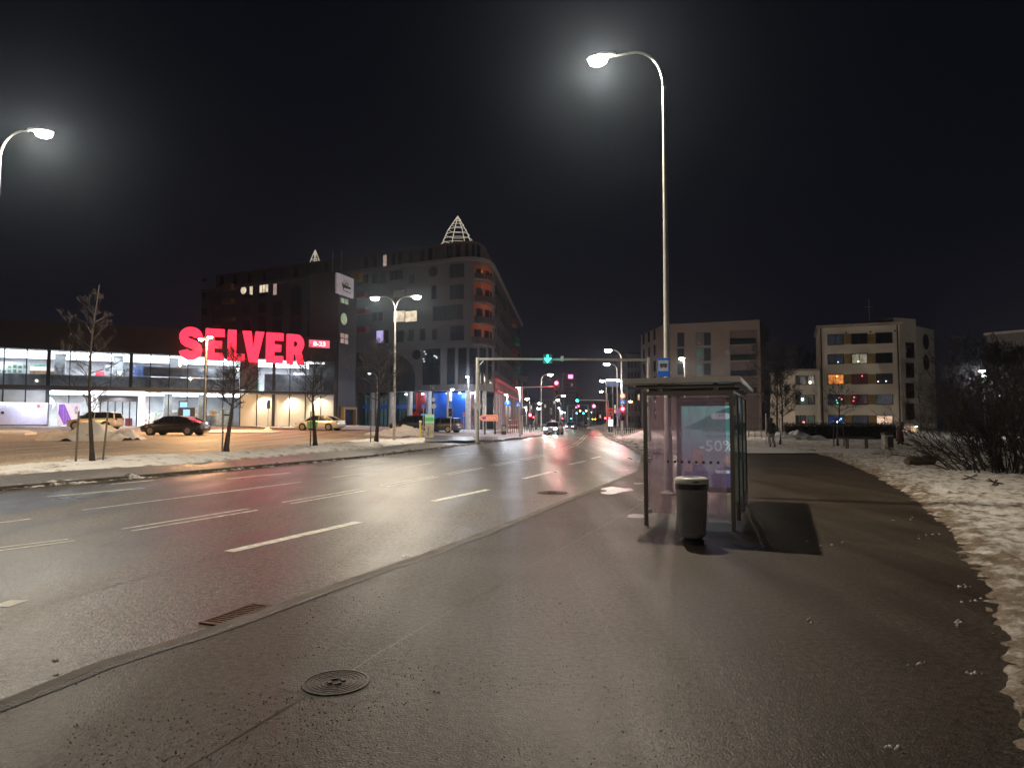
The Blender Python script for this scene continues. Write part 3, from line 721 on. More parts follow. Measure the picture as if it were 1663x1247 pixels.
far_lamp('third curved lamp on the right side of the far street', 978, 618, 985, 700, 1200, Y=120, lens_r=.38)
far_lamp('small curved lamp far off on the right side of the street', 976.5, 635.5, 986.5, 696, 700, Y=170, lens_r=.38)
far_lamp('curved street lamp left of the road above the large red signal', 894, 608, 879, 704, 1500, Y=95, lens_r=.32)
far_lamp('distant curved lamp left of the road, right of the large red signal', 915, 642, 902, 697, 900, Y=150, lens_r=.36)
far_lamp('lower distant lamp close beside its neighbour over the left kerb', 906, 649.5, 911, 696, 500, Y=165, lens_r=.34)
far_lamp('short bright lamp near the far left pavement', 876.6, 654.5, 872, 700, 500, Y=130, lens_r=.34, r1=.05)
far_lamp('short lamp just below the short bright one on the far left pavement', 875, 663, 870, 699, 300, Y=140, lens_r=.32, r1=.05)
far_lamp('right-angled lamp standing among the red signals by the left crossing', 856, 647.5, 860.5, 703, 600, Y=90, lens_r=.22, r1=.05)
far_lamp('blue-white lamp whose light falls on the left pavement before the blue wall', 735, 632, 729, 702, 420, Y=80, lens=em_cool, lens_r=.2, r0=.07, r1=.05, col=(.75, .87, 1))
far_lamp('cool lamp seen through the bare tree at the supermarket end', 600, 606, 612, 695, 250, Y=78, lens=em_cool, lens_r=.17, r0=.06, r1=.04, z=.9, col=(.85, .92, 1))
far_lamp('lamp with a bent neck above the bus shelter roof before the brown building', 1107, 582, 1113, 712, 2200, Y=62, lens_r=.22, r0=.06, r1=.04)
far_lamp('dim warm lamp beyond the red signal on the right pavement', 1023.6, 651.7, 1019, 703, 400, Y=105, lens=em_sod, lens_r=.22, r0=.05, r1=.04, col=(1, .75, .45))
# straight posts with a bright cap: pedestrian LED posts
def led_post(label, px, ytop, ybase, Y=None, watts=350, group='LED posts beside the crossings', r=.055, lw=.5, glow=.12, stem_em=True):
    b = G(px, ybase, 0.05) if Y is None else Vector((P(px, 690, Y).x, Y, .05))
    if Y is not None: b.z = HZ(b.x, b.y)
    zt = P(px, ytop, b.y).z
    t = W(thing('light_post', label, 'street lamp', b, group=group))
    m = MB(); m.tube([b, (b.x, b.y, zt)], [r * 1.15, r], 10); m.build('pole', galv, t, smooth=40)
    m = MB(); m.box((-.07, -.25, -.05), (.07, .25, .05), Matrix.Translation((b.x - .18, b.y, zt)) @ Matrix.Rotation(R(-20), 4, 'Z') @ Matrix.Rotation(R(90), 4, 'Z')); m.build('lamp_head', galv, t)
    m = MB(); m.lathe([(glow, -.07), (glow * 1.1, 0), (glow, .03)], 12, Matrix.Translation((b.x - .16, b.y - .05, zt - .05))); m.build('lens', em_cool, t)
    lamp(t, (b.x - .16, b.y - .35, zt - .35), watts, (.86, .92, 1.0), .1, 'POINT')
    return t
led_post('white LED post at the corner of the blue wall, tallest of its row', 760.5, 611, 704, watts=900, glow=.2)
led_post('white LED post with a round blue sign by the orange arrow board', 824, 640, 706, watts=420, glow=.17)
led_post('white LED post carrying the square crossing sign at the junction corner', 844.5, 629, 710, watts=420, glow=.08, r=.09)
led_post('short LED post lighting the left pavement beyond the junction', 855, 661, 702, Y=100, watts=250, glow=.15)
led_post('LED post in the distance beside the oncoming cars', 909, 662, 698, Y=140, watts=200, glow=.14)
led_post('left one of the two thin distant LED posts at the left kerb', 913.5, 668, 695, Y=165, watts=100, glow=.15)
led_post('right one of the two thin distant LED posts at the left kerb', 917.6, 669, 695, Y=172, watts=100, glow=.15)
led_post('left one of the thin LED posts under the distant red signal', 962, 669, 694, Y=180, watts=100, glow=.15)
led_post('right one of the thin LED posts under the distant red signal', 966.5, 669, 694, Y=190, watts=100, glow=.15)
# blue-white luminaire on the pole of the nearer right lamp
b = G(1005.7, 706, 0); pz = P(1005.7, 618, 66).z
t = W(thing('pavement_lamp', 'blue-white pavement lamp bracketed to the tall lamp pole above the red signal', 'street lamp', (P(1008, 618, 66).x, 66, pz)))
c = P(1010, 618, 65.9); m = MB(); m.tube([c, P(1004, 617.5, 65.5)], .04, 6); m.build('bracket', galv, t)
m = MB(); m.lathe([(.18, -.06), (.22, 0), (.18, .05)], 14, Matrix.Translation(P(1005, 618.5, 65.4))); m.build('lens', em_cool, t)
lamp(t, P(1005, 621, 65.2), 500, (.8, .9, 1), .1, 'POINT')
# car park twin lamp (sodium)
cb = place(332, 703); 
lamp_post('twin-headed orange sodium lamp post in front of the red letter E', cb, None, heads=[P(326.5, 551, cb.y), P(341, 547.5, cb.y)], watts=4200, lens=em_sod, col=(1, .58, .24), r0=.08, r1=.05, lens_r=.2, group='car park lamps', ang=160)
# a second one of the same row stands outside the left edge and lights the sanded lot
lamp_post('twin-headed orange sodium lamp post outside the left edge of the photo', (-46, 38, .6), None, heads=[Vector((-46.7, 38, 9)), Vector((-45.3, 38, 9))], watts=4200, lens=em_sod, col=(1, .58, .24), r0=.08, r1=.05, lens_r=.2, group='car park lamps', ang=160)
# the street's own row carries on behind the camera on both sides
lamp_post('street lamp of the same row, behind the camera on the pavement side', (-8.6, -20, 0), Vector((-10.0, -19.4, 10.2)), watts=1600)
lamp_post('street lamp of the same row, behind the camera on the far side', (-27.0, -10, .1), Vector((-25.5, -10.6, 10.2)), watts=2600)
# park lamps right
def park_lamp(label, px, y0, Y, watts, col=(.93, .95, 1)):
    b = Vector((P(px, 690, Y).x, Y, 0.1)); zt = P(px, y0, Y).z
    t = W(thing('park_lamp', label, 'street lamp', b, group='park lamps by the flats'))
    m = MB(); m.tube([b, (b.x, b.y, zt + .05)], [.06, .04], 10); m.build('pole', galv, t, smooth=40)
    m = MB(); m.lathe([(.30, .12), (.28, .16), (.08, .22)], 16, Matrix.Translation((b.x, b.y, zt))); m.build('lamp_head', dark_steel, t)
    m = MB(); m.lathe([(.15, -.02), (.24, .06), (.26, .118)], 16, Matrix.Translation((b.x, b.y, zt))); m.build('lens', em_cool, t)
    lamp(t, (b.x, b.y, zt - .1), watts, col, .1, 'POINT')
park_lamp('taller white park lamp seen behind the big dark shrub', 1598, 604, 60, 2500)
park_lamp('lower white park lamp just beside the taller one behind the shrub', 1600.5, 611.5, 66, 200)

park_lamp('added unseen park lamp off the right edge, brightening the cream building', 1830, 560, 66, 7500, col=(1, .88, .70))  # invented lamp out of view, brightens the cream facade
park_lamp('added lamp hidden behind the bus shelter roof, lighting the brown building', 1150, 620, 90, 4500, col=(1, .86, .70))  # added out of sight to light the brown facade

# ------------------------------------------------------------------ bus shelter
SO = G(1050, 853, 0); SR = R(-22)
SM = Matrix.Translation(SO) @ Matrix.Rotation(SR, 4, 'Z')
sh = thing('bus_shelter', 'glass bus shelter with a flat metal roof on the near pavement', 'bus shelter', SO, SR)
Wd, Ln, Hp = 1.28, 3.4, 2.13
sh_m = M('shelter_brown_steel', (0.17, 0.145, 0.13), 0.45, 0.4, var=0.15)
roof_m = M('shelter_roof_metal', (0.50, 0.48, 0.46), 0.4, 0.4, var=0.12, scale=4)
for x, y in ((0, 0), (Wd, 0), (Wd, 1.13), (Wd, 2.26), (Wd, Ln)):
    m = MB(); m.box((x - .03, y - .03, 0), (x + .03, y + .03, 2.0 if y == 0 else 2.10)); m.build('post', sh_m, sh, bevel=.006)
m = MB(); m.box((-.02, Ln - .03, 0), (.04, Ln + .03, 2.10)); m.build('post', sh_m, sh)
m = MB(); m.box((-.03, -.032, 2.0), (Wd + .03, .032, 2.06)); m.build('top_rail', sh_m, sh)
m = MB(); m.box((Wd - .028, .033, 2.02), (Wd + .028, Ln - .033, 2.06)); m.build('top_rail', sh_m, sh)
m = MB(); m.box((.05, Ln - .03, 2.02), (Wd - .03, Ln + .03, 2.06)); m.build('top_rail', sh_m, sh)
for x, y in ((.22, .06), (1.05, .06), (.22, 2.4), (1.05, 2.4)):
    m = MB(); m.box((x - .03, y - .03, 2.0 if y < 1 else 2.06), (x + .03, y + .03, 2.20)); m.build('roof_bracket', sh_m, sh)
for y in (.06, 1.15, 2.4, 3.3):
    m = MB(); m.box((-.15, y - .025, 2.11), (Wd + .05, y + .025, 2.16)); m.build('roof_beam', sh_m, sh)
m = MB(); m.box((-.33, -.14, 2.175), (Wd + .14, Ln + .75, 2.262)); rf = m.build('roof', roof_m, sh, bevel=.008)
glass_pink = GLASS('shelter_glass_rosy', (0.97, 0.89, 0.93), 0.04, 0.03, 0.22, (0.85, 0.68, 0.74))
glass_green = GLASS('shelter_glass_greenish', (0.84, 0.93, 0.92), 0.08, 0.02, 0.24, (0.50, 0.66, 0.66))
m = MB(); m.box((.045, -.006, .20), (Wd - .09, .004, 1.965)); gp = m.build('glass_panel', glass_pink, sh, label='rosy end pane with a row of black dots')
m = MB()
for k in range(8): m.prism([(.021 * math.cos(a / 8 * 6.283), .021 * math.sin(a / 8 * 6.283)) for a in range(8)], lambda a, b, w, k=k: Vector((.34 + k * .105 + a, w, .985 + b)), -.010, -.0065)
m.build('dot_row', black_pl, gp)
clampm = M('white_clamp', (0.75, 0.77, 0.80), 0.35)
for x, z in ((.035, 1.86), (.035, 1.0), (.035, .22), (Wd - .085, 1.86)):
    m = MB(); m.box((x - .005, -.022, z - .03), (x + .045, .020, z + .03)); m.build('clamp', clampm, sh, bevel=.004)
for y0, y1 in ((.05, 1.10), (1.16, 2.23), (2.29, Ln - .05)):
    m = MB(); m.box((Wd + .006, y0, .32), (Wd + .016, y1, 2.0)); m.build('glass_panel', glass_green, sh)
for y in (1.13, 2.26, 3.3):
    m = MB(); m.box((Wd + .032, y - .014, .02), (Wd + .040, y + .014, .20)); m.build('foot_strip', clampm, sh)
# timetable frame on the rear glass
m = MB(); m.box((Wd - .03, 1.45, .95), (Wd - .005, 1.90, 1.75)); tt = m.build('timetable_case', dark_steel, sh)
m = MB(); m.box((Wd - .036, 1.50, 1.42), (Wd - .031, 1.85, 1.70)); m.build('timetable', M('timetable_paper', (0.5, 0.42, 0.40), .6), tt)
# added glowing strip and lamp, standing in for a bluish reflection under the roof
m = MB(); m.box((.35, 1.6, 2.085), (.95, 1.72, 2.11)); lt = m.build('ceiling_glow_strip', EM('shelter_added_strip', (.75, .8, 1), 9), sh)
lamp(sh, (.65, 1.66, 2.04), 14, (.78, .82, 1), .25, 'AREA')
# poster case at the far end
m = MB()
AW = 1.16
m.box((.03, Ln - .16, .22), (.09, Ln - .035, 2.0)); m.box((AW - .02, Ln - .16, .22), (AW + .04, Ln - .035, 2.0)); m.box((.09, Ln - .16, 1.90), (AW - .02, Ln - .035, 2.0)); m.box((.09, Ln - .16, .22), (AW - .02, Ln - .035, .32)); m.box((.09, Ln - .10, .32), (AW - .02, Ln - .035, 1.90))
ad = m.build('poster_case', M('poster_case_brown', (0.10, 0.085, 0.08), .5), sh)
pm, nt, b = nodes_of('poster_print')
co = nt.nodes.new('ShaderNodeTexCoord'); sp = nt.nodes.new('ShaderNodeSeparateXYZ'); nt.links.new(co.outputs['Object'], sp.inputs[0])
nz = nt.nodes.new('ShaderNodeTexNoise'); nz.inputs['Scale'].default_value = 2.2; nt.links.new(co.outputs['Object'], nz.inputs['Vector'])
ma = nt.nodes.new('ShaderNodeMath'); ma.operation = 'MULTIPLY_ADD'; ma.inputs[1].default_value = .5; nt.links.new(nz.outputs['Fac'], ma.inputs[0]); nt.links.new(sp.outputs['Z'], ma.inputs[2])
rp = nt.nodes.new('ShaderNodeValToRGB'); rp.color_ramp.elements[0].position = .55; rp.color_ramp.elements[0].color = (.13, .15, .18, 1); rp.color_ramp.elements[1].position = 1.0; rp.color_ramp.elements[1].color = (.15, .36, .32, 1)
mr = nt.nodes.new('ShaderNodeMapRange'); mr.inputs['From Max'].default_value = 2.2; nt.links.new(ma.outputs[0], mr.inputs[0]); nt.links.new(mr.outputs[0], rp.inputs[0])
nt.links.new(rp.outputs[0], b.inputs['Base Color']); b.inputs['Roughness'].default_value = .35
nt.links.new(rp.outputs[0], b.inputs['Emission Color']); b.inputs['Emission Strength'].default_value = .75
m = MB(); m.box((.09, Ln - .112, .32), (AW - .02, Ln - .1015, 1.90)); po = m.build('poster', pm, ad)
pf = lambda x0, z0: (lambda a, b, w: Vector((x0 + a, Ln - .113 - w, z0 + b)))
pw = M('poster_white', (.55, .60, .60), .5, emit=(.5, .6, .6), es=.35); pd = M('poster_dark', (.05, .08, .10), .5); pl_ = M('poster_pale_print', (.16, .24, .28), .5)
pg = M('poster_green', (.10, .28, .26), .5, emit=(.08, .3, .28), es=.25); ps = M('poster_skin', (.38, .27, .25), .5, emit=(.4, .27, .25), es=.22, var=.5, scale=9); pj = M('poster_jacket', (.14, .12, .22), .6, emit=(.14, .12, .25), es=.2, var=.4, scale=8)
# arc shape, pill labels, lettering
arc = [(.12, 1.45)] + [(.12 + .9 * math.sin(k / 10 * 1.4), 1.45 + .42 * math.sin(k / 10 * 1.57)) for k in range(11)] + [(1.1, 1.55), (1.1, 1.40)]
m = MB(); m.prism(arc, lambda a, b, w: Vector((a, Ln - .113 - w, b)), 0, .0015); m.build('arc_print', pg, po)
def pill(x, z, w_, h_, mat, nm='label_print'):
    pts = [(x + (w_ / 2 - h_ / 2) * s + h_ / 2 * math.cos(a), z + h_ / 2 * math.sin(a)) for s, rng in ((1, range(-6, 7)), (-1, range(6, 19))) for a in [k * math.pi / 12 for k in rng]]
    m = MB(); m.prism(pts, lambda a, b, w: Vector((a, Ln - .113 - w, b)), .002, .0035); m.build(nm, mat, po)
pill(.84, 1.70, .36, .12, pw); pill(.86, .62, .28, .06, pw)
pill(.82, 1.715, .03, .03, pd, 'dot_print'); pill(.87, 1.715, .03, .03, pd, 'dot_print')
marks_on('lettering', pl_, po, pf(.78, 1.38), .05, .60, 12, 3, .001)
marks_on('lettering', pl_, po, pf(.80, 1.28), .05, .54, 11, 5, .001)
text_on('lettering', '-50%', pw, po, pf(.76, 1.02), .21, bold=.02, depth=.0008, width=.66)
text_on('lettering', 'JCDecaux', M('frame_letters', (.5, .45, .45), .5), ad, lambda a, b, w: Vector((.80 + a, Ln - .161 - w, 1.93 + b)), .045, depth=.0008, width=.40)
# the two people printed on the poster
def blob(pts, mat, o0=.002, o1=.003):
    m = MB(); m.prism(pts, lambda a, b, w: Vector((a, Ln - .113 - w, b)), o0, o1); m.build('figure_print', mat, po)
ell = lambda x, z, a, b, n=16: [(x + a * math.cos(k * 6.2832 / n), z + b * math.sin(k * 6.2832 / n)) for k in range(n)]
blob([(.12, .32), (.12, .55), (.22, .72), (.34, .80), (.48, .78), (.58, .60), (.60, .32)], pj)
blob([(.66, .32), (.64, .55), (.78, .68), (.95, .74), (1.12, .78), (1.12, .32)], pj)
blob(ell(.40, .90, .12, .16), ps, .0032, .004); blob(ell(.98, .86, .10, .14), ps, .0032, .004); blob([(.14, .62), (.14, .86), (.22, .90), (.30, .74), (.28, .6)], ps, .0032, .004)
# ------------------------------------------------------------------ bus stop sign on the lamp pole
t = W(thing('bus_stop_sign', 'blue bus stop sign with a bus pictogram on the tall lamp pole above the shelter', 'bus stop sign', P(1076, 597, 14.75)))
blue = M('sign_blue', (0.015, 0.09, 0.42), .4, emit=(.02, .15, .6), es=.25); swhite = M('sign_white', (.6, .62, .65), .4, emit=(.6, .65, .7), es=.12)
a = P(1067.5, 581.5, 14.75); b_ = P(1082.5, 611.5, 14.75); w_ = (b_.x - a.x); hh = a.z - b_.z
m = MB(); m.box((a.x, 14.745, b_.z), (b_.x + .06, 14.775, a.z)); pl = m.build('plate', blue, t, bevel=.006)
m = MB(); m.box((a.x + .018, 14.735, b_.z + .12), (b_.x + .04, 14.744, a.z - .05)); wp = m.build('white_field', swhite, t)
m = MB(); zc = b_.z + .21; x0 = a.x + .05
m.box((x0, 14.728, zc), (x0 + .16, 14.7345, zc + .025)); m.box((x0 - .0, 14.728, zc + .035), (x0 + .16, 14.7345, zc + .07)); m.lathe([(.014, -.003), (.014, .003)], 10, Matrix.Translation((x0 + .04, 14.731, zc - .008)) @ Matrix.Rotation(R(90), 4, 'X')); m.lathe([(.014, -.003), (.014, .003)], 10, Matrix.Translation((x0 + .12, 14.731, zc - .008)) @ Matrix.Rotation(R(90), 4, 'X'))
m.build('bus_pictogram', black_pl, wp)
m = MB(); m.box((b_.x, 14.76, b_.z + .08), (b_.x + .14, 14.80, b_.z + .11)); m.box((b_.x, 14.76, a.z - .1), (b_.x + .14, 14.80, a.z - .07)); m.build('bracket', galv, t)

# ------------------------------------------------------------------ litter bin
bc = G(1124.5, 881, 0)
t = thing('litter_bin', 'round dark fluted litter bin with a pale domed lid in front of the shelter', 'litter bin', bc); t.scale = (.9, .9, 1)
m = MB(); m.lathe([(.17, 0), (.17, .04), (.13, .06), (.13, .09)], 28); m.build('foot', black_pl, t, smooth=40)
fl = lambda k, z: (-.06 if k % 6 in (0, 5) and .14 < z < .70 else 0)
m = MB(); m.lathe([(.165, .08), (.192, .12), (.196, .141), (.229, .699), (.232, .71)], 264, flute=fl); m.build('body', M('bin_plastic', (.25, .25, .27), .42, .2, var=.2), t)
m = MB(); m.lathe([(.236, .711), (.242, .715), (.242, .775), (.236, .78)], 40); m.build('band', black_pl, t, smooth=40)
lidm = M('bin_lid', (.55, .54, .50), .5, var=.25, scale=6)
m = MB(); m.lathe([(.244, .781), (.25, .80), (.245, .835), (.215, .858), (.14, .862), (.13, .850), (.05, .850)], 40); lid = m.build('lid', lidm, t, smooth=50)
m = MB(); m.lathe([(.12, .851), (.12, .854), (.01, .854)], 24); m.build('opening', black_pl, lid)
m = MB(); m.box((-.04, -.252, .80), (.04, -.238, .822)); m.build('latch', M('bin_latch', (.12, .11, .10), .5), lid)

# ------------------------------------------------------------------ signals and signs
def sig_head(par, c, lit, s=1.0, n=3, face=(0, -1), gl=None, horizontal=False):
    """a signal box facing the camera; lit = index from the top, mat"""
    m = MB(); w = .15 * s; h = .15 * n * s
    m.box((c.x - w, c.y, c.z - h), (c.x + w, c.y + .2 * s, c.z + h)); hd = m.build('signal_head', black_pl, par, bevel=.01)
    for k in range(n):
        zc = c.z + h - (.15 + .3 * k) * s
        on = lit and k == lit[0]
        m = MB(); m.lathe([(.11 * s, 0), (.09 * s, .02), (.02, .028)], 16, Matrix.Translation((c.x, c.y - .004, zc)) @ Matrix.Rotation(R(90), 4, 'X')); m.build('signal_lens', lit[1] if on else M('unlit_lens', (.03, .03, .03), .2), hd, smooth=True)
        m = MB(); m.lathe([(.13 * s, 0), (.13 * s, .15 * s), (.122 * s, .15 * s), (.122 * s, 0)], 16, Matrix.Translation((c.x, c.y - .004, zc)) @ Matrix.Rotation(R(90), 4, 'X')); m.build('hood', black_pl, hd)
    return hd
def glow(par, c, col, watts): lamp(par, c, watts * 2.6, col, .12, 'POINT', name='signal_light')
# overhead gantry
gb = G(775, 718.5, .03); gY = gb.y; zt = P(775, 583.5, gY).z; gr = P(1053, 585, gY)
t = W(thing('signal_gantry', 'long steel gantry crossing the road with a green arrow signal', 'gantry', gb))
m = MB(); m.tube([gb + Vector((0, 0, -.1)), (gb.x, gb.y, zt + .12)], [.15, .12], 14); m.build('post', galv, t, smooth=40)
m = MB(); m.tube([(gr.x, gY, -.05), (gr.x, gY, zt + .15)], [.15, .12], 14); m.build('post', galv, t, smooth=40)
m = MB(); m.tube([(gb.x, gY, zt), (0, gY, zt + .02), (gr.x, gY, zt - .05)], [.10, .085, .10], 12); m.build('beam', galv, t, smooth=40)
m = MB(); m.tube([(gb.x + .1, gY, zt - .5), (gb.x + .5, gY, zt - .05)], .03, 6); m.build('brace', galv, t)
m = MB(); m.box((P(913, 584, gY).x - .1, gY - .14, zt - .14), (P(913, 584, gY).x + .1, gY + .14, zt + .22)); m.build('beam_joint', galv, t)
c = P(889.5, 582.5, gY - .25)
m = MB(); m.box((c.x - .34, c.y, c.z - .34), (c.x + .34, c.y + .15, c.z + .34)); bx = m.build('arrow_box', black_pl, t)
arrow = [(-.055, .30), (.055, .30), (.055, -.06), (.19, .09), (.27, .01), (0, -.30), (-.27, .01), (-.19, .09), (-.055, -.06)]
m = MB(); m.prism([(x, z) for x, z in arrow], lambda a, b, w: Vector((c.x + a, c.y - w, c.z + b)), .004, .03); m.build('green_arrow', EM('green_arrow_light', (.03, .95, .72), 5), bx)
glow(t, c + Vector((0, -.7, -.1)), (.05, 1, .7), 16)
def disc_sign(name, label, cat, px, py, Y, r, layers, postto=None, post=True, group=None, px_post=None):
    c = P(px, py, Y); t = W(thing(name, label, cat, c, group=group))
    if post: m = MB(); m.tube([(c.x, c.y + .05, HZ(c.x, c.y)), (c.x, c.y + .05, c.z + r * .8)], .035, 8); m.build('post', galv, t)
    for k, (rr, mat) in enumerate(layers):
        m = MB(); m.lathe([(r * rr, 0), (r * rr, .012)], 28, Matrix.Translation((c.x, c.y - .014 * k, c.z)) @ Matrix.Rotation(R(90), 4, 'X')); m.build('face' if k else 'plate', mat, t)
    return t, c
def rect_sign(name, label, cat, x0, y0, x1, y1, Y, mat, post=True, thick=.03, group=None, border=None):
    a = P(x0, y0, Y); b = P(x1, y1, Y); c = (a + b) / 2; t = W(thing(name, label, cat, c, group=group))
    if post: m = MB(); m.tube([(c.x, c.y + .06, HZ(c.x, c.y)), (c.x, c.y + .06, a.z)], .035, 8); m.build('post', galv, t)
    m = MB(); m.box((a.x, Y, b.z), (b.x, Y + thick, a.z)); m.build('plate', border or mat, t)
    if border: k = .07 * (a.z - b.z); m = MB(); m.box((a.x + k, Y - .006, b.z + k), (b.x - k, Y - .001, a.z - k)); m.build('face', mat, t)
    return t, a, b
grey_back = M('sign_back_grey', (.38, .38, .40), .45, .3)
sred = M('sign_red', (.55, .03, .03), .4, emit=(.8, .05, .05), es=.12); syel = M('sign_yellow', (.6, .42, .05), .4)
disc_sign('round_sign', 'plain grey back of a round sign fixed to the left gantry post', 'traffic sign', 775.5, 659.5, gY - .3, .31, [(1, grey_back)], post=False)
Yc = G(844.5, 710, .05).y
# crossing signs: blue square, white triangle, walking figure
def crossing(label, px0, py0, px1, py1, Y, post=False):
    t, a, b = rect_sign('crossing_sign', label, 'traffic sign', px0, py0, px1, py1, Y, blue, post=post, group='pedestrian crossing signs')
    w = b.x - a.x; h = a.z - b.z; cx = (a.x + b.x) / 2
    m = MB(); m.prism([(-.40 * w, .12 * h), (.40 * w, .12 * h), (0, .88 * h)], lambda p, q, k: Vector((cx + p, Y - k, b.z + q)), .002, .008); f = m.build('triangle', swhite, t)
    m = MB(); m.prism([(-.03 * w, .62 * h), (.05 * w, .62 * h), (.06 * w, .42 * h), (.14 * w, .2 * h), (.07 * w, .2 * h), (0, .36 * h), (-.09 * w, .2 * h), (-.15 * w, .2 * h), (-.04 * w, .42 * h)], lambda p, q, k: Vector((cx + p, Y - k, b.z + q)), .009, .013); m.build('walking_figure', black_pl, f)
crossing('blue crossing sign on the LED post at the left junction corner', 837.5, 653, 845.5, 660.5, Yc - .2)
t, a, b = rect_sign('signal_backboard', 'pale signal backboard with dark louvres right of the left crossing sign', 'traffic signal', 842.5, 661, 848.5, 676, Yc + .1, grey_back, post=False)
for k in range(3): m = MB(); m.box((b.x - .1, Yc - .15, b.z + .15 + k * .22), (b.x + .12, Yc + .09, b.z + .27 + k * .22)); m.build('hood', black_pl, t)
Yb = G(824, 706, .05).y
t, c = disc_sign('round_sign', 'round blue path sign on the LED post by the dark litter pillar', 'traffic sign', 824.5, 654.5, Yb - .15, .33, [(1, blue)], post=False)
m = MB(); m.box((c.x - .03, c.y - .03, c.z - .15), (c.x + .03, c.y - .015, c.z + .1)); m.lathe([(.05, 0), (.05, .01)], 12, Matrix.Translation((c.x, c.y - .016, c.z + .16)) @ Matrix.Rotation(R(90), 4, 'X')); m.build('figure', swhite, t)
for x0, x1 in ((821, 824), (826, 829.5)):
    t, a, b = rect_sign('info_board', ('left' if x0 < 823 else 'right') + ' one of two narrow pale boards below the round blue path sign', 'sign board', x0, 659, x1, 677, Yb - .2, M('pale_board', (.45, .43, .40), .5), post=False)
m = None
# signals
def signal_post(label, px, py, Y, lit, s=1.0, posttop=None, watts=0, col=None, group='traffic signals', base=None, n=3, arm=None):
    c = P(px, py, Y); k0 = lit[0] if lit else 1
    cc = Vector((c.x, c.y, c.z - (.15 * n - .15 - .3 * k0) * s * 1))
    cc.z = c.z - (.15 * n * s - (.15 + .3 * k0) * s)
    t = W(thing('traffic_signal', label, 'traffic signal', (c.x, c.y, HZ(c.x, c.y)), group=group))
    if arm:
        a = P(arm[0], arm[1], Y); gnd = HZ(a.x, a.y); m = MB(); m.tube([(a.x, Y + .12, gnd - .05), (a.x, Y + .12, a.z)], [.11, .08], 10); m.build('post', galv, t, smooth=40)
        m = MB(); m.tube([(a.x, Y + .12, a.z - .05), (c.x + (.3 if a.x < c.x else -.3), Y + .12, a.z + .05)], [.06, .04], 8); m.build('arm', galv, t, smooth=40)
    else:
        m = MB(); m.tube([(c.x, Y + .25 * s, HZ(c.x, c.y) - .05), (c.x, Y + .25 * s, cc.z + .15 * n * s)], .05, 8); m.build('post', galv, t, smooth=40)
    sig_head(t, cc, lit, s, n)
    if watts: glow(t, c + Vector((0, -.45, -.05)), col, watts)
    return t
RC, GC, YC = (1, .04, .07), (.05, 1, .6), (1, .55, .1)
signal_post('largest red signal, hanging from an arm over the road beyond the gantry', 903.5, 622, 74, (0, em_red), 1.7, watts=260, col=RC, arm=(848, 628))
signal_post('bright red signal on the right pavement under the two warning signs', 1011, 664, 64, (0, em_red), 1.5, watts=110, col=RC)
signal_post('red signal facing the road at the far left crossing', 861, 674, 86, (0, em_red), 1.6, watts=90, col=RC)
signal_post('small red signal right beside the one at the far left crossing', 866.5, 677.5, 95, (0, em_red), .7)
signal_post('red signal hanging over the far road, right of the green ones', 964.5, 659.5, 120, (0, em_red), 2.3, watts=160, col=RC, arm=(988, 650))
signal_post('green signal on the long far arm left of the distant red one', 937.5, 650.5, 121, (2, em_grn), 1.9, watts=30, col=GC, arm=(988, 650))
signal_post('red signal far off above the amber ones, upper of a pair', 939.5, 659.5, 150, (0, em_red), 1.5, arm=(955, 657))
signal_post('dull red signal far off, lower left of a pair above the amber ones', 935.5, 661.5, 160, (0, em_red), 1.3, arm=(922, 658))
signal_post('left amber signal in the cluster at the vanishing point', 942, 667, 175, (1, em_yel), 1.7, arm=(930, 664))
signal_post('right amber signal in the cluster at the vanishing point', 952, 667, 175, (1, em_yel), 1.7, arm=(957, 664))
signal_post('left green signal of the far cluster below the amber ones', 936.5, 671, 190, (2, em_grn), 1.7)
signal_post('right green signal of the far cluster below the amber ones', 947.5, 671, 190, (2, em_grn), 1.7)
signal_post('blue-green signal low over the left of the far street', 927.5, 679.5, 150, (2, EM('signal_cyan', (.05, .7, 1), 9)), 1.2)
signal_post('green signal low over the right of the far street', 955, 679.5, 160, (2, em_grn), 1.2)
signal_post('small red signal far left beside the thin LED posts', 913.3, 679.5, 150, (0, em_red), .9)
signal_post('small red signal on the right pavement left of the red ring signs', 983, 679, 100, (0, em_red), .9, watts=12, col=RC)
signal_post('small red signal on the right pavement, right neighbour of the one by the ring signs', 989.5, 679, 100, (0, em_red), .9, watts=12, col=RC)
signal_post('amber signal low at the far right kerb, left of two', 962.3, 680.5, 160, (1, em_yel), .9)
signal_post('amber signal low at the far right kerb, right of two', 966.8, 680.5, 160, (1, em_yel), .9)
signal_post('unlit signal with dark hoods in front of the blue wall', 731.5, 673, 72, None, 1.5, n=2)
# signs on the unlit signal's post
t, a, b = rect_sign('sign_stack', 'dark blue sign plates on the signal post before the blue wall', 'traffic sign', 729, 651, 735, 662, 71.6, blue, post=False)
t, c = disc_sign('round_sign', 'pale back of a round sign right of the green tower sign', 'traffic sign', 704.5, 659.5, 62, .23, [(1, grey_back)])
t, c = disc_sign('oval_sign', 'pale narrow oval sign above the round sign back, right of the green tower sign', 'traffic sign', 703.8, 649, 62.1, .18, [(1, grey_back)], post=False)
t, c = disc_sign('round_sign', 'small blue round sign left of the green tower sign', 'traffic sign', 687.5, 660.5, 64, .18, [(1, blue)])
t, a, b = rect_sign('small_sign', 'small white sign with a red figure on a thin post before the blue wall', 'traffic sign', 751.8, 670, 755, 676, 78, sred, border=swhite)
t, c = disc_sign('speed_sign', 'round sign with a red rim high on the right lamp pole above the crossing sign', 'traffic sign', 1011, 643, 65.6, .27, [(1, sred), (.78, M('sign_cream', (.55, .42, .22), .5, emit=(.5, .35, .15), es=.15))], post=False)
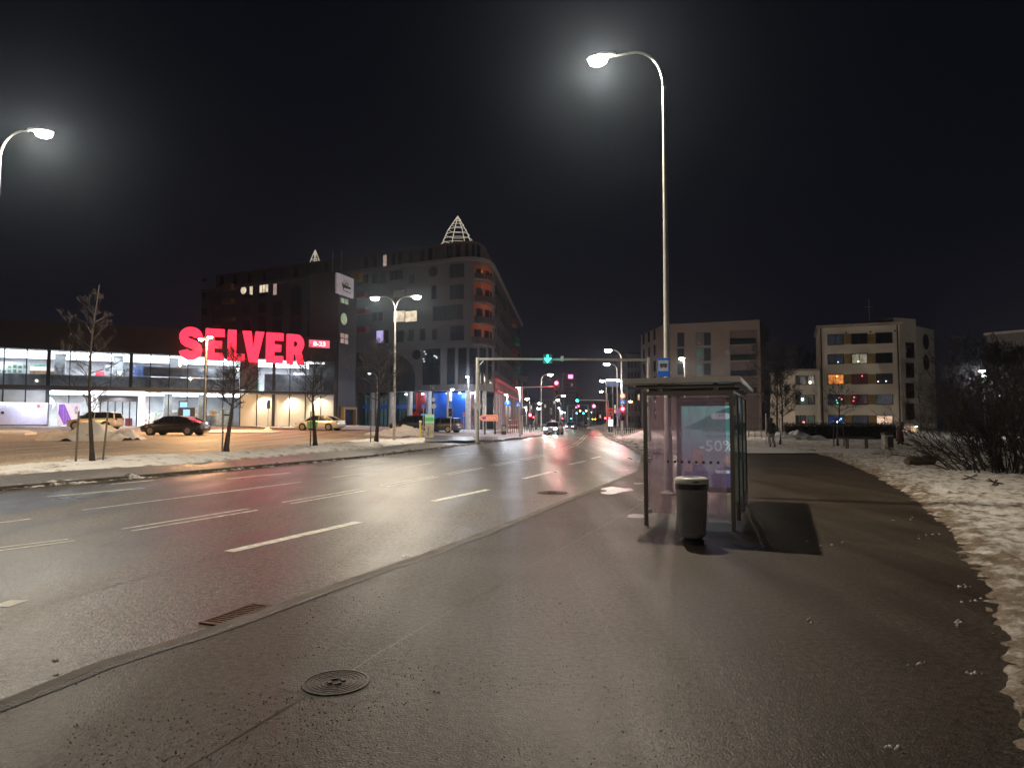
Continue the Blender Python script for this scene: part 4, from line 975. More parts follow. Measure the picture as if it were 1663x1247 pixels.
crossing('blue crossing sign above the bright red signal on the right pavement', 1007, 648.5, 1015, 656, 65.5)
t, c = disc_sign('ring_sign', 'upper red ring sign left of the right-hand lamp poles', 'traffic sign', 991.5, 667, 85, .35, [(1, sred), (.55, black_pl)])
t, c = disc_sign('ring_sign', 'lower red ring sign left of the right-hand lamp poles', 'traffic sign', 991.5, 671.5, 84.9, .3, [(1, sred), (.55, black_pl)], post=False)
t, a, b = rect_sign('small_sign', 'pink square sign on the second lamp pole right of the road', 'traffic sign', 1000.5, 664, 1006, 670, 83.5, M('sign_pink', (.4, .12, .2), .5, emit=(.8, .1, .3), es=.3), post=False)
t, a, b = rect_sign('small_sign', 'lower purple square sign on the second lamp pole right of the road', 'traffic sign', 1000.5, 672, 1006, 677, 83.5, M('sign_purple', (.18, .14, .4), .5, emit=(.3, .2, .8), es=.2), post=False)
t, a, b = rect_sign('lit_panel', 'bright white lit panel on the right pavement beside the ring signs', 'light box', 988, 681, 996, 692, 95, EM('panel_white', (.9, .92, 1), 2.2), post=False)
m = MB(); m.box((a.x, 95.0, 0), (b.x, 95.3, b.z)); m.build('foot', dark_steel, t)
t, a, b = rect_sign('billboard', 'raised billboard with a lit top edge beyond the curved lamps', 'billboard', 984, 619, 1006, 628, 92, M('billboard_blue', (.10, .12, .20), .5, emit=(.1, .15, .3), es=.2), post=True)
m = MB(); m.box((a.x, 91.7, a.z + .02), (b.x, 91.95, a.z + .28)); m.build('lit_edge', EM('billboard_strip', (.85, .93, 1), 3), t)
# orange direction board
Yo = G(793, 707.5, .05).y
a = P(778, 673.5, Yo); b = P(808, 683.5, Yo); t = W(thing('direction_sign', 'orange arrow-shaped direction board pointing left on two dark legs', 'direction sign', ((a.x + b.x) / 2, Yo, .05)))
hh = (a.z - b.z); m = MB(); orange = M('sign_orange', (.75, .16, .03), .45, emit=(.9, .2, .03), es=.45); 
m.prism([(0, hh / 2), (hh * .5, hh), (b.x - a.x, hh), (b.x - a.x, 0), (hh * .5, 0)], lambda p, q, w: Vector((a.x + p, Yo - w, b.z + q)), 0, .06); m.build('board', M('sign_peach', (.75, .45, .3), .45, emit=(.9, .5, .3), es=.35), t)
m = MB(); k = hh * .1; m.prism([(k * 1.6, hh / 2), (hh * .5 + k * .5, hh - k), (b.x - a.x - k, hh - k), (b.x - a.x - k, k), (hh * .5 + k * .5, k)], lambda p, q, w: Vector((a.x + p, Yo - w, b.z + q)), .062, .07); f = m.build('face', orange, t)
marks_on('lettering', swhite, f, lambda p, q, w: Vector((a.x + (b.x - a.x) * .64 + p, Yo - .074 - w, b.z + hh * .27 + q)), hh * .42, (b.x - a.x) * .55, 7, 2)
m = MB(); m.box((a.x + hh * .55, Yo - .078, b.z + hh * .3), (a.x + hh * 1.15, Yo - .073, b.z + hh * .66)); m.build('pictogram', blue, f)
for px in (787.5, 804): q = P(px, 690, Yo); m = MB(); m.box((q.x - .09, Yo + .005, 0), (q.x + .09, Yo + .12, b.z + hh * .9)); m.build('leg', black_pl, t)
# litter pillar
q = G(818, 707.5, .05); a = P(814.3, 690, q.y); b = P(822, 707.5, q.y)
t = W(thing('litter_pillar', 'dark square litter pillar with a stained pale front by the round blue sign', 'litter bin', q))
m = MB(); m.box((a.x, q.y, 0), (b.x, q.y + .45, a.z)); m.build('body', dark_steel, t, bevel=.02)
m = MB(); m.box((a.x + .05, q.y - .006, a.z * .45), (b.x - .05, q.y - .001, a.z - .12)); m.build('front_plate', M('stained_plate', (.3, .28, .22), .6, var=.5, scale=4), t)
# green tower sign and yellow hydrant post
q = place(697, 711); a = P(691, 673, q.y); b = P(703.8, 711, q.y)
t = W(thing('tower_sign', 'tower sign with green and white bands on a pale stained base in the verge', 'tower sign', q)); H_ = a.z - b.z
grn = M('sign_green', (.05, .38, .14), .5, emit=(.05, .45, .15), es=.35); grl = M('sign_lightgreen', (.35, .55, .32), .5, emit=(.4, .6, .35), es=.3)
m = MB(); m.box((a.x, q.y - .25, q.z - .1), (b.x, q.y + .25, q.z + H_ * .60)); m.build('base', M('stained_cream', (.55, .50, .40), .7, var=.35, scale=3), t)
m = MB(); m.box((a.x - .02, q.y - .28, q.z + H_ * .61), (b.x + .02, q.y + .28, q.z + H_)); hd = m.build('head', grl, t, bevel=.03)
m = MB(); m.box((a.x - .03, q.y - .29, q.z + H_ * .72), (b.x + .03, q.y + .29, q.z + H_ * .87)); m.build('band', grn, hd)
m = MB(); m.box((a.x + .25, q.y - .256, q.z + .15), (a.x + .31, q.y - .251, q.z + H_ * .45)); m.build('stain', M('rust_stain', (.14, .06, .03), .8), t)
q = place(682.5, 712); t = thing('marker_post', 'yellow marker post with a white cap beside the green tower sign', 'post', q)
m = MB(); m.lathe([(.10, -.1), (.10, .3), (.075, .32), (.075, 1.25)], 14); m.build('body', M('yellow_paint', (.62, .45, .08), .5), t, smooth=40)
m = MB(); m.lathe([(.10, 1.251), (.11, 1.35), (.05, 1.42)], 14); m.build('cap', swhite, t, smooth=40)
# sign post in the car park island
q = place(434.5, 701.5); t = thing('island_sign', 'thin post with a narrow dark sign and snowy foot on the car park island', 'traffic sign', q)
m = MB(); m.tube([(0, 0, 0), (.05, 0, 2.9)], .035, 8); m.build('post', galv, t); m = MB(); m.box((-.0, -.28, 2.1), (.10, .28, 2.85)); m.build('plate', dark_steel, t, bevel=.02)
m = MB(); m.lathe([(.55, -.05), (.4, .2), (.15, .4), (.05, .45)], 14); m.build('snow_foot', mat_heap, t, smooth=True)
# railings of the far left pavement
def rail(label, x0, x1, py, Y0, Y1, h, mat, n=8, bars=2):
    a = Vector((P(x0, py, Y0).x, Y0, 0)); b = Vector((P(x1, py, Y1).x, Y1, 0)); t = W(thing('railing', label, 'railing', (a + b) / 2))
    for k in range(n): q = a.lerp(b, k / (n - 1)); m = MB(); m.tube([(q.x, q.y, HZ(q.x, q.y) - .05), (q.x, q.y, HZ(q.x, q.y) + h)], .035, 6); m.build('post', mat, t)
    for j in range(bars): z = h * (1 - .4 * j); m = MB(); m.tube([a + Vector((0, 0, HZ(*a.xy) + z)), b + Vector((0, 0, HZ(*b.xy) + z))], .04, 6); m.build('bar', mat, t)
redp = M('railing_red', (.35, .12, .10), .5)
rail('low red railing beside the striped shop front left of the crossing', 825, 842, 694, 74, 84, 1.6, redp, 6, 3)
rail('dark railing along the far left kerb beyond the crossing', 852, 886, 694, 88, 112, 1.0, dark_steel, 12)
rail('dark railing along the far right pavement', 1000, 1030, 700, 76, 82, 1.0, dark_steel, 10)
# ------------------------------------------------------------------ vehicles
tyre = M('tyre_rubber', (.018, .018, .018), .8); rim_m = M('wheel_rim', (.35, .35, .36), .35, .7)
cglass = M('car_glass', (.012, .014, .018), .06, 0.0); chrome = M('chrome_trim', (.5, .5, .5), .2, .9)
hl_off = M('headlamp_glass', (.45, .45, .45), .15, .3)
def make_car(name, label, loc, rz, paint, kind='sedan', L=4.75, Wc=1.82, H=1.45, door=None, heads=False, tails=False, rear=None, cat='car', group='parked cars in the lot'):
    t = thing(name, label, cat, loc, rz, group); w = Wc / 2
    sed = kind == 'sedan'; bz = .92 if sed else 1.02
    if sed: st = [(-.5, .40, .62, .80), (-.488, .30, .95, .90), (-.42, .20, .99, .96), (-.30, .19, .98, 1), (-.05, .18, .98, 1), (.18, .18, .96, 1), (.24, .19, .93, .99), (.36, .20, .86, .97), (.46, .24, .74, .90), (.5, .36, .58, .76)]
    else: st = [(-.5, .42, .78, .86), (-.485, .34, 1.02, .94), (-.42, .24, 1.06, .99), (-.30, .22, 1.06, 1), (0, .22, 1.04, 1), (.20, .22, 1.02, 1), (.26, .22, .99, .99), (.38, .24, .93, .97), (.47, .28, .82, .92), (.5, .40, .66, .80)]
    secs = []
    for x, zb, zt, ww in st:
        q = w * ww; secs.append([Vector((x * L, y, z)) for y, z in ((0, zb), (-q * .86, zb), (-q * .97, zb + .10), (-q, (zb + zt) / 2 + .02), (-q * .965, zt - .10), (-q * .90, zt - .015), (0, zt + .015), (q * .90, zt - .015), (q * .965, zt - .10), (q, (zb + zt) / 2 + .02), (q * .97, zb + .10), (q * .86, zb))])
    m = MB(); m.loft(secs); m.build('body', paint, t, smooth=50)
    # cabin: glass volume with painted roof and pillars
    zb = .93 if sed else 1.02
    cab = [(-.405, 0.02), (-.245, .80), (-.13, .98), (.03, 1.0), (.11, .91), (.27, 0.0)] if sed else [(-.475, .02), (-.44, .86), (-.33, .99), (0, 1.0), (.10, .93), (.24, 0.0)]
    secs = []
    for x, f in cab:
        z = zb + (H - zb) * f; wb_ = w * .90; wt = w * (.90 - .17 * f)
        secs.append([Vector((x * L, y, zz)) for y, zz in ((-wb_, zb - .03), (-wt, z - .02), (0, z + .005), (wt, z - .02), (wb_, zb - .03))])
    m = MB(); m.loft(secs); m.build('windows', cglass, t, smooth=35)
    m = MB(); rs_ = []
    for x, f in cab[1:-1]:
        z = zb + (H - zb) * f; wt = w * (.90 - .17 * f); rs_.append([Vector((x * L, y, zz)) for y, zz in ((-wt - .012, z - .06), (-wt * .94, z + .012), (0, z + .03), (wt * .94, z + .012), (wt + .012, z - .06), (0, z - .01))])
    m.loft(rs_); m.build('roof', paint, t, smooth=50)
    for s in (-1, 1):
        m = MB(); wt = w * .73
        a0, a1 = cab[-1], cab[-2]
        m.tube([(a0[0] * L, s * w * .905, zb), (a1[0] * L, s * w * .745, zb + (H - zb) * a1[1])], .035, 6)
        a0, a1 = cab[0], cab[1]; m.tube([(a0[0] * L + .05, s * w * .90, zb), (a1[0] * L, s * w * .755, zb + (H - zb) * a1[1])], [.07, .05], 6)
        xm = -.06 * L; m.tube([(xm, s * w * .912, zb), (xm, s * w * .745, H - .03)], .03, 6)
        m.build('pillar', paint, t, smooth=40)
        m = MB(); m.box((.20 * L, s * w, .98 if sed else 1.06), (.20 * L + .16, s * (w + .17), 1.10 if sed else 1.2)); m.build('mirror', paint, t, bevel=.02)
        if door:
            m = MB(); m.box((-.05 * L, s * (w + .003), .30), (.19 * L, s * (w - .03), .86)); m.build('door', door, t, label='front door in another colour', bevel=.01)
        m = MB(); m.box((-.08 * L, s * (w + .012), .80), (-.08 * L + .16, s * (w - .02), .825)); m.box((.0 + .06 * L - .3, s * (w + .012), .80), (.06 * L - .14, s * (w - .02), .825)); m.build('handle', chrome, t)
    r = .33 if sed else .37
    for x in (.305 * L, -.30 * L):
        for s in (-1, 1):
            y = s * (w - .10)
            Mx = Matrix.Translation((x, y, r)) @ Matrix.Rotation(R(90), 4, 'X')
            m = MB(); m.lathe([(r + .055, -.118), (r + .055, .118)], 26, Matrix.Translation((x, y + s * .0, r + .01)) @ Matrix.Rotation(R(90), 4, 'X')); m.build('wheel_arch', black_pl, t)
            m = MB(); m.lathe([(r * .66, -.124), (r * .95, -.127), (r, -.10), (r, .10), (r * .95, .127), (r * .66, .124)], 26, Mx); wh = m.build('wheel', tyre, t, smooth=40)
            m = MB()
            for k in range(7):
                a = k * 2 * math.pi / 7; Q = Matrix.Translation((x, y + s * .126, r)) @ Matrix.Rotation(a, 4, 'Y'); m.box((-.028, -.008, .03), (.028, .008, r * .64), Q)
            m.lathe([(r * .66, -.007), (r * .66, .007), (r * .58, .007), (r * .58, -.007)], 26, Matrix.Translation((x, y + s * .124, r)) @ Matrix.Rotation(R(90), 4, 'X')); m.lathe([(.07, -.012), (.07, .012)], 14, Matrix.Translation((x, y + s * .124, r)) @ Matrix.Rotation(R(90), 4, 'X'))
            m.build('rim', rim_m, wh)
    for s in (-1, 1):
        z = .62 if sed else .76
        m = MB(); m.box((.455 * L, s * w * .50, z - .07), (.497 * L, s * w * .84, z + .08)); m.build('headlight', EM('headlight_on', (.95, .92, 1), 60) if heads else hl_off, t, bevel=.02)
        m = MB(); m.box((-.494 * L, s * w * .52, z + .08), (-.465 * L, s * w * .90, z + .24)); m.build('taillight', em_tail if tails else M('tail_lens', (.22, .015, .012), .2), t, bevel=.02)
        if heads: lamp(t, (.52 * L, s * w * .68, z), 260, (.95, .95, 1), .05, 'SPOT', 70, .6, aim=(1, 0, -.05), name='headlight_beam')
    m = MB(); m.box((.49 * L, -w * .45, .36), (.503 * L, w * .45, .56)); m.build('grille', black_pl, t)
    m = MB(); m.box((-.503 * L, -.26, .52), (-.49 * L, .26, .63)); m.box((.503 * L, -.26, .40), (.509 * L, .26, .50)); m.build('number_plate', swhite, t)
    return t
def paint(n, c, r=.28): return M(n, c, r, .25, var=.06, coat=.6)
q = place(285, 706); make_car('parked_car', 'dark sedan parked side-on in the car park, facing left', q, R(180 - 4), paint('paint_dark', (.018, .015, .018)), L=4.9)
q = place(155, 697.5); make_car('parked_car', 'white hatchback behind the large snow heap at the shop entrance', q, R(185), paint('paint_white', (.62, .60, .55)), kind='suv', L=4.3, H=1.6)
q = place(520, 698.5); tx = make_car('taxi', 'white taxi sedan with a green door facing left before the pale shop panels', q, R(165), paint('paint_pearl', (.60, .60, .58)), door=paint('paint_green', (.06, .32, .12)))
q = place(668, 699.5); make_car('parked_car', 'black low car half hidden behind the tan snow heap by the red wall', q, R(180), paint('paint_black', (.010, .010, .012)), kind='suv', H=1.65, L=4.6)
q = place(718, 702); make_car('parked_car', 'dark estate car seen from behind in front of the blue wall', q, R(152), paint('paint_blue_grey', (.07, .08, .10)), kind='suv', H=1.6, L=4.5)
q = G(899, 706.0, ZR); oc = make_car('moving_car', 'oncoming car with both headlights on in the far lane', q, R(-104), paint('paint_silver', (.3, .3, .33)), kind='suv', H=1.6, L=4.4, heads=True, group='cars on the road')
q = G(928, 697.5, ZR); make_car('moving_car', 'second oncoming car with headlights on, farther along the road', q, R(-104), paint('paint_dark2', (.05, .05, .06)), heads=True, group='cars on the road')
q = G(921, 697, ZR); q.x -= 3.2; make_car('parked_car', 'dark car at the left kerb beside the second oncoming car', q, R(-104), paint('paint_dark2', (.05, .05, .06)), group='cars on the road')
q = G(948, 693.5, ZR); q.x += 1.0; make_car('moving_car', 'tiny car with red tail lights driving away at the end of the road', q, R(76), paint('paint_dark2', (.05, .05, .06)), tails=True, group='cars on the road')
a = P(896.2, 682.5, 98); b = P(901.4, 689.3, 98)
t = W(thing('road_sign', 'small glowing white and red sign above the nearer oncoming car', 'traffic sign', (a.x, 98, 0)))
m = MB(); m.box((a.x, 98, b.z), (b.x, 98.1, a.z)); m.build('face', EM('sign_glow_pink', (1, .45, .45), 1.6), t); m = MB(); m.box((a.x + .16, 97.96, b.z + .1), (b.x - .16, 97.99, a.z - .1)); m.build('mark', sred, t)
m = MB(); m.tube([((a.x + b.x) / 2, 98.15, 0), ((a.x + b.x) / 2, 98.15, a.z)], .04, 6); m.build('post', galv, t)

# ------------------------------------------------------------------ bare trees and shrubs
bark = M('bark_brown', (.05, .038, .032), .8, var=.3, scale=8, bump=.6, bscale=30); twigm = M('twig_brown', (.035, .023, .02), .8, var=.3, scale=5)
bark_d = M('bark_dark', (.018, .014, .012), .85, var=.3, scale=6); twig_d = M('twig_dark', (.016, .012, .011), .85)
def bare_tree(label, loc, H, trunk_h, spread, seed, tr=.11, cat='tree', group=None, bm=bark, tm=twigm, lean=0, dens=1.0, name='bare_tree', tw=.0048, up=.5):
    rnd = random.Random(seed); t = thing(name, label, cat, loc, rnd.random() * 6, group)
    T = MB(); Cn = MB()
    leader = []; n = 12
    for k in range(n + 1):
        f = k / n; leader.append(Vector((lean * f + .10 * math.sin(f * 5 + seed), .10 * math.cos(f * 4 + seed) - .1, -.1 + f * (H + .1))))
    T.tube(leader, [tr * (1.25 if k == 0 else 1) * (1 - .97 * (k / n) ** .62) + .006 for k in range(n + 1)], 9)
    def at(z):
        f = min(.999, max(0, (z + .1) / (H + .1))) * n; i = int(f); return leader[i].lerp(leader[i + 1], f - i)
    def branch(p, d, L, r, lev):
        pts = [p]; k = 5 if lev < 2 else 3; q = p.copy(); dd = d.copy()
        for i in range(k):
            dd = (dd + Vector((rnd.gauss(0, .13), rnd.gauss(0, .13), rnd.gauss(.04, .10) + (.05 if lev < 2 else 0)))).normalized(); q = q + dd * (L / k); pts.append(q.copy())
        rr = [max(tw * .6, r * (1 - .8 * i / k)) for i in range(k + 1)]
        (T if lev == 0 else Cn).tube(pts, rr, 6 if lev == 0 else (4 if lev == 1 else 3), cap=False)
        if lev < 3:
            m_ = max(2, int((7, 6, 4)[lev] * dens))
            for i in range(m_):
                f = rnd.uniform(.22, 1); j = min(k - 1, int(f * k)); b = pts[j].lerp(pts[j + 1], f * k - j if f < 1 else 1)
                side = dd.cross(Vector((rnd.gauss(0, 1), rnd.gauss(0, 1), rnd.gauss(0, 1)))).normalized()
                nd_ = (dd * .75 + side * rnd.uniform(.5, .95) + Vector((0, 0, up * .35))).normalized(); branch(b, nd_, L * rnd.uniform(.35, .62) * (1.15 - .4 * f), r * .45, lev + 1)
    nb_ = int(24 * dens)
    for i in range(nb_):
        f = (i + .5) / nb_; z = trunk_h + (H * .95 - trunk_h) * f ** 1.05; a = i * 2.4 + rnd.gauss(0, .3)
        shape = math.sin(math.pi * min(1, .22 + .78 * f)) ** .8
        L = spread * max(.22, shape) * rnd.uniform(.7, 1.05); el = rnd.uniform(.15, .5) + up * f
        branch(at(z), Vector((math.cos(a) * math.cos(el), math.sin(a) * math.cos(el), math.sin(el))), L, tr * .20 * (1 - .6 * f) + .004, 0)
    T.build('trunk', bm, t, smooth=True, keep=True); Cn.build('crown', tm, t, keep=True)
    return t
def stake(p, h, label, lean=0.0, mat=None, group='tree stakes'):
    o = thing('tree_stake', label, 'stake', p, group=group)
    m = MB(); m.tube([(0, 0, -.1), (lean, 0, h)], [.035, .03], 7); m.build('shaft', mat or M('stake_wood', (.16, .13, .10), .8, var=.3), o)
    m = MB(); m.lathe([(.033, h), (.036, h + .03), (.01, h + .035)], 7, Matrix.Translation((lean, 0, 0))); m.build('cap', swhite, o); return o
def tie(par_loc, a, b, label):
    t = W(thing('tree_tie', label, 'tie', a)); m = MB(); m.box((0, -.01, -.03), ((b - a).length, .01, .03), Matrix.Translation(a) @ (b - a).to_track_quat('X', 'Z').to_matrix().to_4x4()); m.build('strap', black_pl, t)
q = place(142.5, 751); bare_tree('tall bare tree with drooping twigs between two stakes, nearest the left edge', q, 6.1, 1.5, 1.45, 11, .085, group='bare trees in the snow verge', up=.35, dens=.85)
s1 = place(122.5, 753); s2 = place(166.5, 750); stake(s1, 1.72, 'left stake of the leftmost verge tree', .05); stake(s2, 1.70, 'right stake of the leftmost verge tree', .13)
tie(0, Vector((s1.x + .05, s1.y, s1.z + 1.55)), Vector((q.x, q.y, q.z + 1.6)), 'black strap from the left stake to the leftmost verge tree')
q = place(374, 735.5); bare_tree('bare tree with a dark trunk in the verge beneath the red letter L', q, 4.5, 1.8, 1.25, 23, .13, group='bare trees in the snow verge', up=.7, lean=.2)
s1 = place(361, 736); stake(s1, 1.85, 'stake left of the verge tree beneath the red letter L', 0); tie(0, Vector((s1.x, s1.y, s1.z + 1.6)), Vector((q.x, q.y, q.z + 1.6)), 'black strap on the verge tree beneath the red letter L')
q = place(511, 726); bare_tree('bare tree with a forked crown in the verge before the green-doored taxi', q, 4.7, 2.2, 1.6, 37, .13, group='bare trees in the snow verge', up=.8)
s1 = place(504, 726.5); stake(s1, 1.8, 'thin stake left of the verge tree before the taxi', 0)
q = place(609.5, 718.5); bare_tree('bushy bare tree in the verge just left of the two-armed lamp', q, 6.3, 2.4, 2.1, 51, .14, group='bare trees in the snow verge', up=.5, dens=1.1, tw=.005)
s1 = place(602, 719); stake(s1, 2.0, 'thin stake left of the bushy tree by the two-armed lamp', 0)
# right side
q = Vector((P(1266, 690, 45).x, 45, .05)); bare_tree('thin bare tree beside the walking person in front of the pale house end', q, 5.4, 1.5, 1.5, 71, .10, bm=bark_d, tm=twig_d, up=.7, group='young trees by the path', tw=.009)
stake(Vector((P(1243, 690, 44).x, 44, .05)), 2.0, 'left pale stake by the walking person', .05, galv); stake(Vector((P(1269, 690, 44).x, 44, .05)), 1.8, 'right stake beside the thin tree by the walking person', 0, galv)
q = Vector((P(1363, 690, 42).x, 42, .08)); bare_tree('small spreading bare tree behind the low bench', q, 3.9, 1.6, 1.6, 83, .08, bm=bark_d, tm=twig_d, up=.3, dens=.7, group='young trees by the path', tw=.008)
stake(Vector((P(1353.5, 690, 41.5).x, 41.5, .08)), 1.5, 'left stake of the small tree behind the bench', 0, bark_d); stake(Vector((P(1370, 690, 41.5).x, 41.5, .08)), 1.4, 'right stake of the small tree behind the bench', 0, bark_d)
for i, (px, Y, H_, sp, lab) in enumerate(((1262, 95, 13, 5, 'dark leafless tree in the gap between the brown and the pale building'), (1300, 120, 15, 6, 'dark leafless tree behind the low wing of the pale building'), (1555, 85, 12, 5, 'tall dark leafless tree between the two pale buildings'), (1595, 60, 7.5, 3.5, 'tall dark leafless tree left of the rightmost building'), (1648, 38, 5.2, 2.5, 'dark leafless tree at the right edge before the rightmost building'))):
    bare_tree(lab, Vector((P(px, 690, Y).x, Y, 0)), H_, 3, sp, 100 + i, .2, bm=bark_d, tm=twig_d, dens=1.0, group='dark leafless trees', tw=.02)
for i, (px, Y, H_) in enumerate(((1024, 95, 6), (1030, 110, 7), (1018, 88, 5.5), (888, 120, 5), (893, 130, 5), (869, 108, 5), (900, 145, 5.5))):
    bare_tree(['slim street tree by the right railing, middle', 'slim street tree by the right railing, farthest right', 'slim street tree by the right railing, nearest the red signal', 'slim street tree behind the oncoming car, left', 'slim street tree behind the oncoming car, right', 'slim street tree by the far left railing', 'slim street tree left of the second oncoming car'][i], Vector((P(px, 690, Y).x, Y, .05)), H_, 1.8, 1.3, 200 + i, .08, dens=.5, group='slim street trees', tw=.012)
# big shrub
def shrub(label, c, n, H, spread, seed, rbase=1.2, r=.022):
    rnd = random.Random(seed); t = W(thing('bare_shrub', label, 'shrub', c)); Ms = MB(); Mt = MB()
    def stem(p, d, L, r, lev):
        k = 7 if lev == 0 else 4; pts = [p]; q = p.copy(); dd = d.copy()
        for i in range(k):
            dd = (dd + Vector((rnd.gauss(0, .08), rnd.gauss(0, .08), -.035 if lev == 0 else .02))).normalized(); q = q + dd * L / k; pts.append(q.copy())
        (Ms if lev == 0 else Mt).tube(pts, [max(.004, r * (1 - .8 * i / k)) for i in range(k + 1)], 5 if lev == 0 else 3, cap=False)
        if lev < 3:
            for i in range((9, 4, 3)[lev]):
                f = rnd.uniform(.15, 1); j = min(k - 1, int(f * k)); b = pts[j].lerp(pts[j + 1], .5)
                side = Vector((rnd.gauss(0, 1), rnd.gauss(0, 1), rnd.gauss(0, .7))).normalized(); stem(b, (dd + side * .55).normalized(), L * rnd.uniform(.25, .5), r * .45, lev + 1)
    for i in range(n):
        a = rnd.random() * 6.283; rr = rbase * math.sqrt(rnd.random()); el = rnd.uniform(.5, 1.4); p = Vector((c[0] + rr * math.cos(a) * 1.5, c[1] + rr * math.sin(a), .05))
        stem(p, Vector((math.cos(a) * math.cos(el), math.sin(a) * math.cos(el), math.sin(el))), (H if el > .7 else spread) * rnd.uniform(.6, 1.0), r, 0)
    Ms.build('stem', bark_d, t, keep=True); Mt.build('twig', twig_d, t, keep=True); return t
shrub('huge dark leafless shrub with arching stems behind the log at the right edge', (15.6, 21.2, 0), 110, 2.9, 1.9, 5, 1.3)
shrub('second dark leafless shrub farther right, half outside the photo', (19.6, 23.5, 0), 70, 3.8, 2.6, 6, 1.5)
# log
a = G(1513, 752, .1); b = G(1570, 764, .1); b.y = a.y - .5
t = W(thing('fallen_log', 'fallen sawn log lying in the snow before the dark shrub', 'log', (a + b) / 2)); d = (b - a).normalized()
lm = M('log_bark', (.085, .06, .04), .85, var=.4, scale=6, bump=.8, bscale=20); cutm = M('sawn_end', (.30, .13, .07), .8, var=.3, scale=9)
m = MB(); m.tube([a + (b - a) * k / 8 + Vector((0, 0, .10 + .02 * math.sin(k * 1.3))) for k in range(9)], [.19, .17, .18, .16, .17, .17, .15, .14, .12], 12); m.build('trunk', lm, t, smooth=40)
m = MB(); m.tube([a - d * .012 + Vector((0, 0, .10)), a + d * .004 + Vector((0, 0, .10))], .155, 14); m.build('cut_end', cutm, t)
m = MB(); m.tube([a + d * .12 + Vector((0, 0, .2)), a + d * .0 + Vector((-.06, 0, .36))], [.06, .03], 7); m.build('branch_stub', lm, t)
for (px, py, n_, lab) in ((1575, 776, 5, 'small brown stick half buried in the snow left of the dark clump'), (1616, 784, 6, 'dark clump of twigs in the snow near the right edge')):
    c = G(px, py, .09); rnd = random.Random(px); m = MB()
    for k in range(n_): d_ = Vector((rnd.gauss(0, 1), rnd.gauss(0, .5), rnd.uniform(.0, .3))).normalized(); m.tube([c - d_ * .2, c + d_ * .2 + Vector((0, 0, .03))], .014, 5)
    tag(m.build('stick', lm), lab, 'stick')
# hedge
a = Vector((P(1272, 700, 57).x, 57, 0)); b = Vector((P(1452, 700, 57).x, 57, 0)); rnd = random.Random(3)
t = W(thing('hedge', 'long clipped dark hedge in front of the pale apartment building', 'hedge', ((a + b) / 2)))
m = MB()
for k in range(15000):
    p = Vector((rnd.uniform(a.x, b.x), 57 + rnd.gauss(0, .35), rnd.uniform(0, 1) ** .8 * (1.40 + .10 * math.sin(k)) )); d_ = Vector((rnd.gauss(0, .5), rnd.gauss(0, .5), rnd.gauss(.5, .4))).normalized() * rnd.uniform(.06, .16); s_ = d_.cross(Vector((rnd.gauss(0, 1), rnd.gauss(0, 1), rnd.gauss(0, 1)))).normalized() * .03
    m.add([p - s_, p + s_, p + d_], [(0, 1, 2)])
m.build('foliage', M('hedge_twigs', (.03, .028, .02), .9), t, keep=True)
m = MB(); m.box((a.x, 56.7, 0), (b.x, 57.3, 1.2)); m.build('stems', M('hedge_core', (.012, .010, .009), .95), t)
q = G(1590, 716, 0); a = Vector((P(1240, 700, 62).x, 62, 0)); t = W(thing('fence', 'thin dark wire fence left of the hedge beyond the walking person', 'fence', (18, 60, 0)))
for k in range(8): x = P(1196 + k * 10, 700, 60).x; m = MB(); m.tube([(x, 60, 0), (x, 60, 1.9)], .03, 6); m.build('post', dark_steel, t)
for z in (.3, .9, 1.5, 1.85): m = MB(); m.tube([(P(1196, 700, 60).x, 60, z), (P(1266, 700, 60).x, 60, z)], .012, 4); m.build('wire', dark_steel, t)
# bench and park bin
bq = G(1394, 728.5, .05); Yq = bq.y; t = W(thing('park_bench', 'low dark backless bench in the snow left of the grey park bin', 'bench', bq))
wood = M('bench_wood', (.07, .05, .04), .7)
for px, dy in ((1374, 0), (1405.5, 0), (1383, .42), (1414.5, .42)): x = P(px, 720, Yq).x; m = MB(); m.box((x - .035, Yq + dy - .03, -.05), (x + .035, Yq + dy + .03, .64)); m.build('leg', dark_steel, t)
x0 = P(1365, 720, Yq).x; x1 = P(1421, 720, Yq).x
for k in range(3): m = MB(); m.box((x0, Yq - .05 + k * .18, .65), (x1, Yq + .10 + k * .18, .69)); m.build('slat', wood, t)
q = G(1441.5, 728, .12); t = thing('park_bin', 'square grey park bin with a dark hood right of the bench', 'litter bin', q)
m = MB(); m.box((-.24, -.2, -.05), (.24, .2, .72)); m.build('body', conc, t, bevel=.02); m = MB(); m.box((-.26, -.22, .721), (.26, .22, .86)); m.build('hood', dark_steel, t, bevel=.03); m = MB(); m.box((-.10, -.206, .05), (.22, -.2015, .66)); m.build('panel', dark_steel, t)

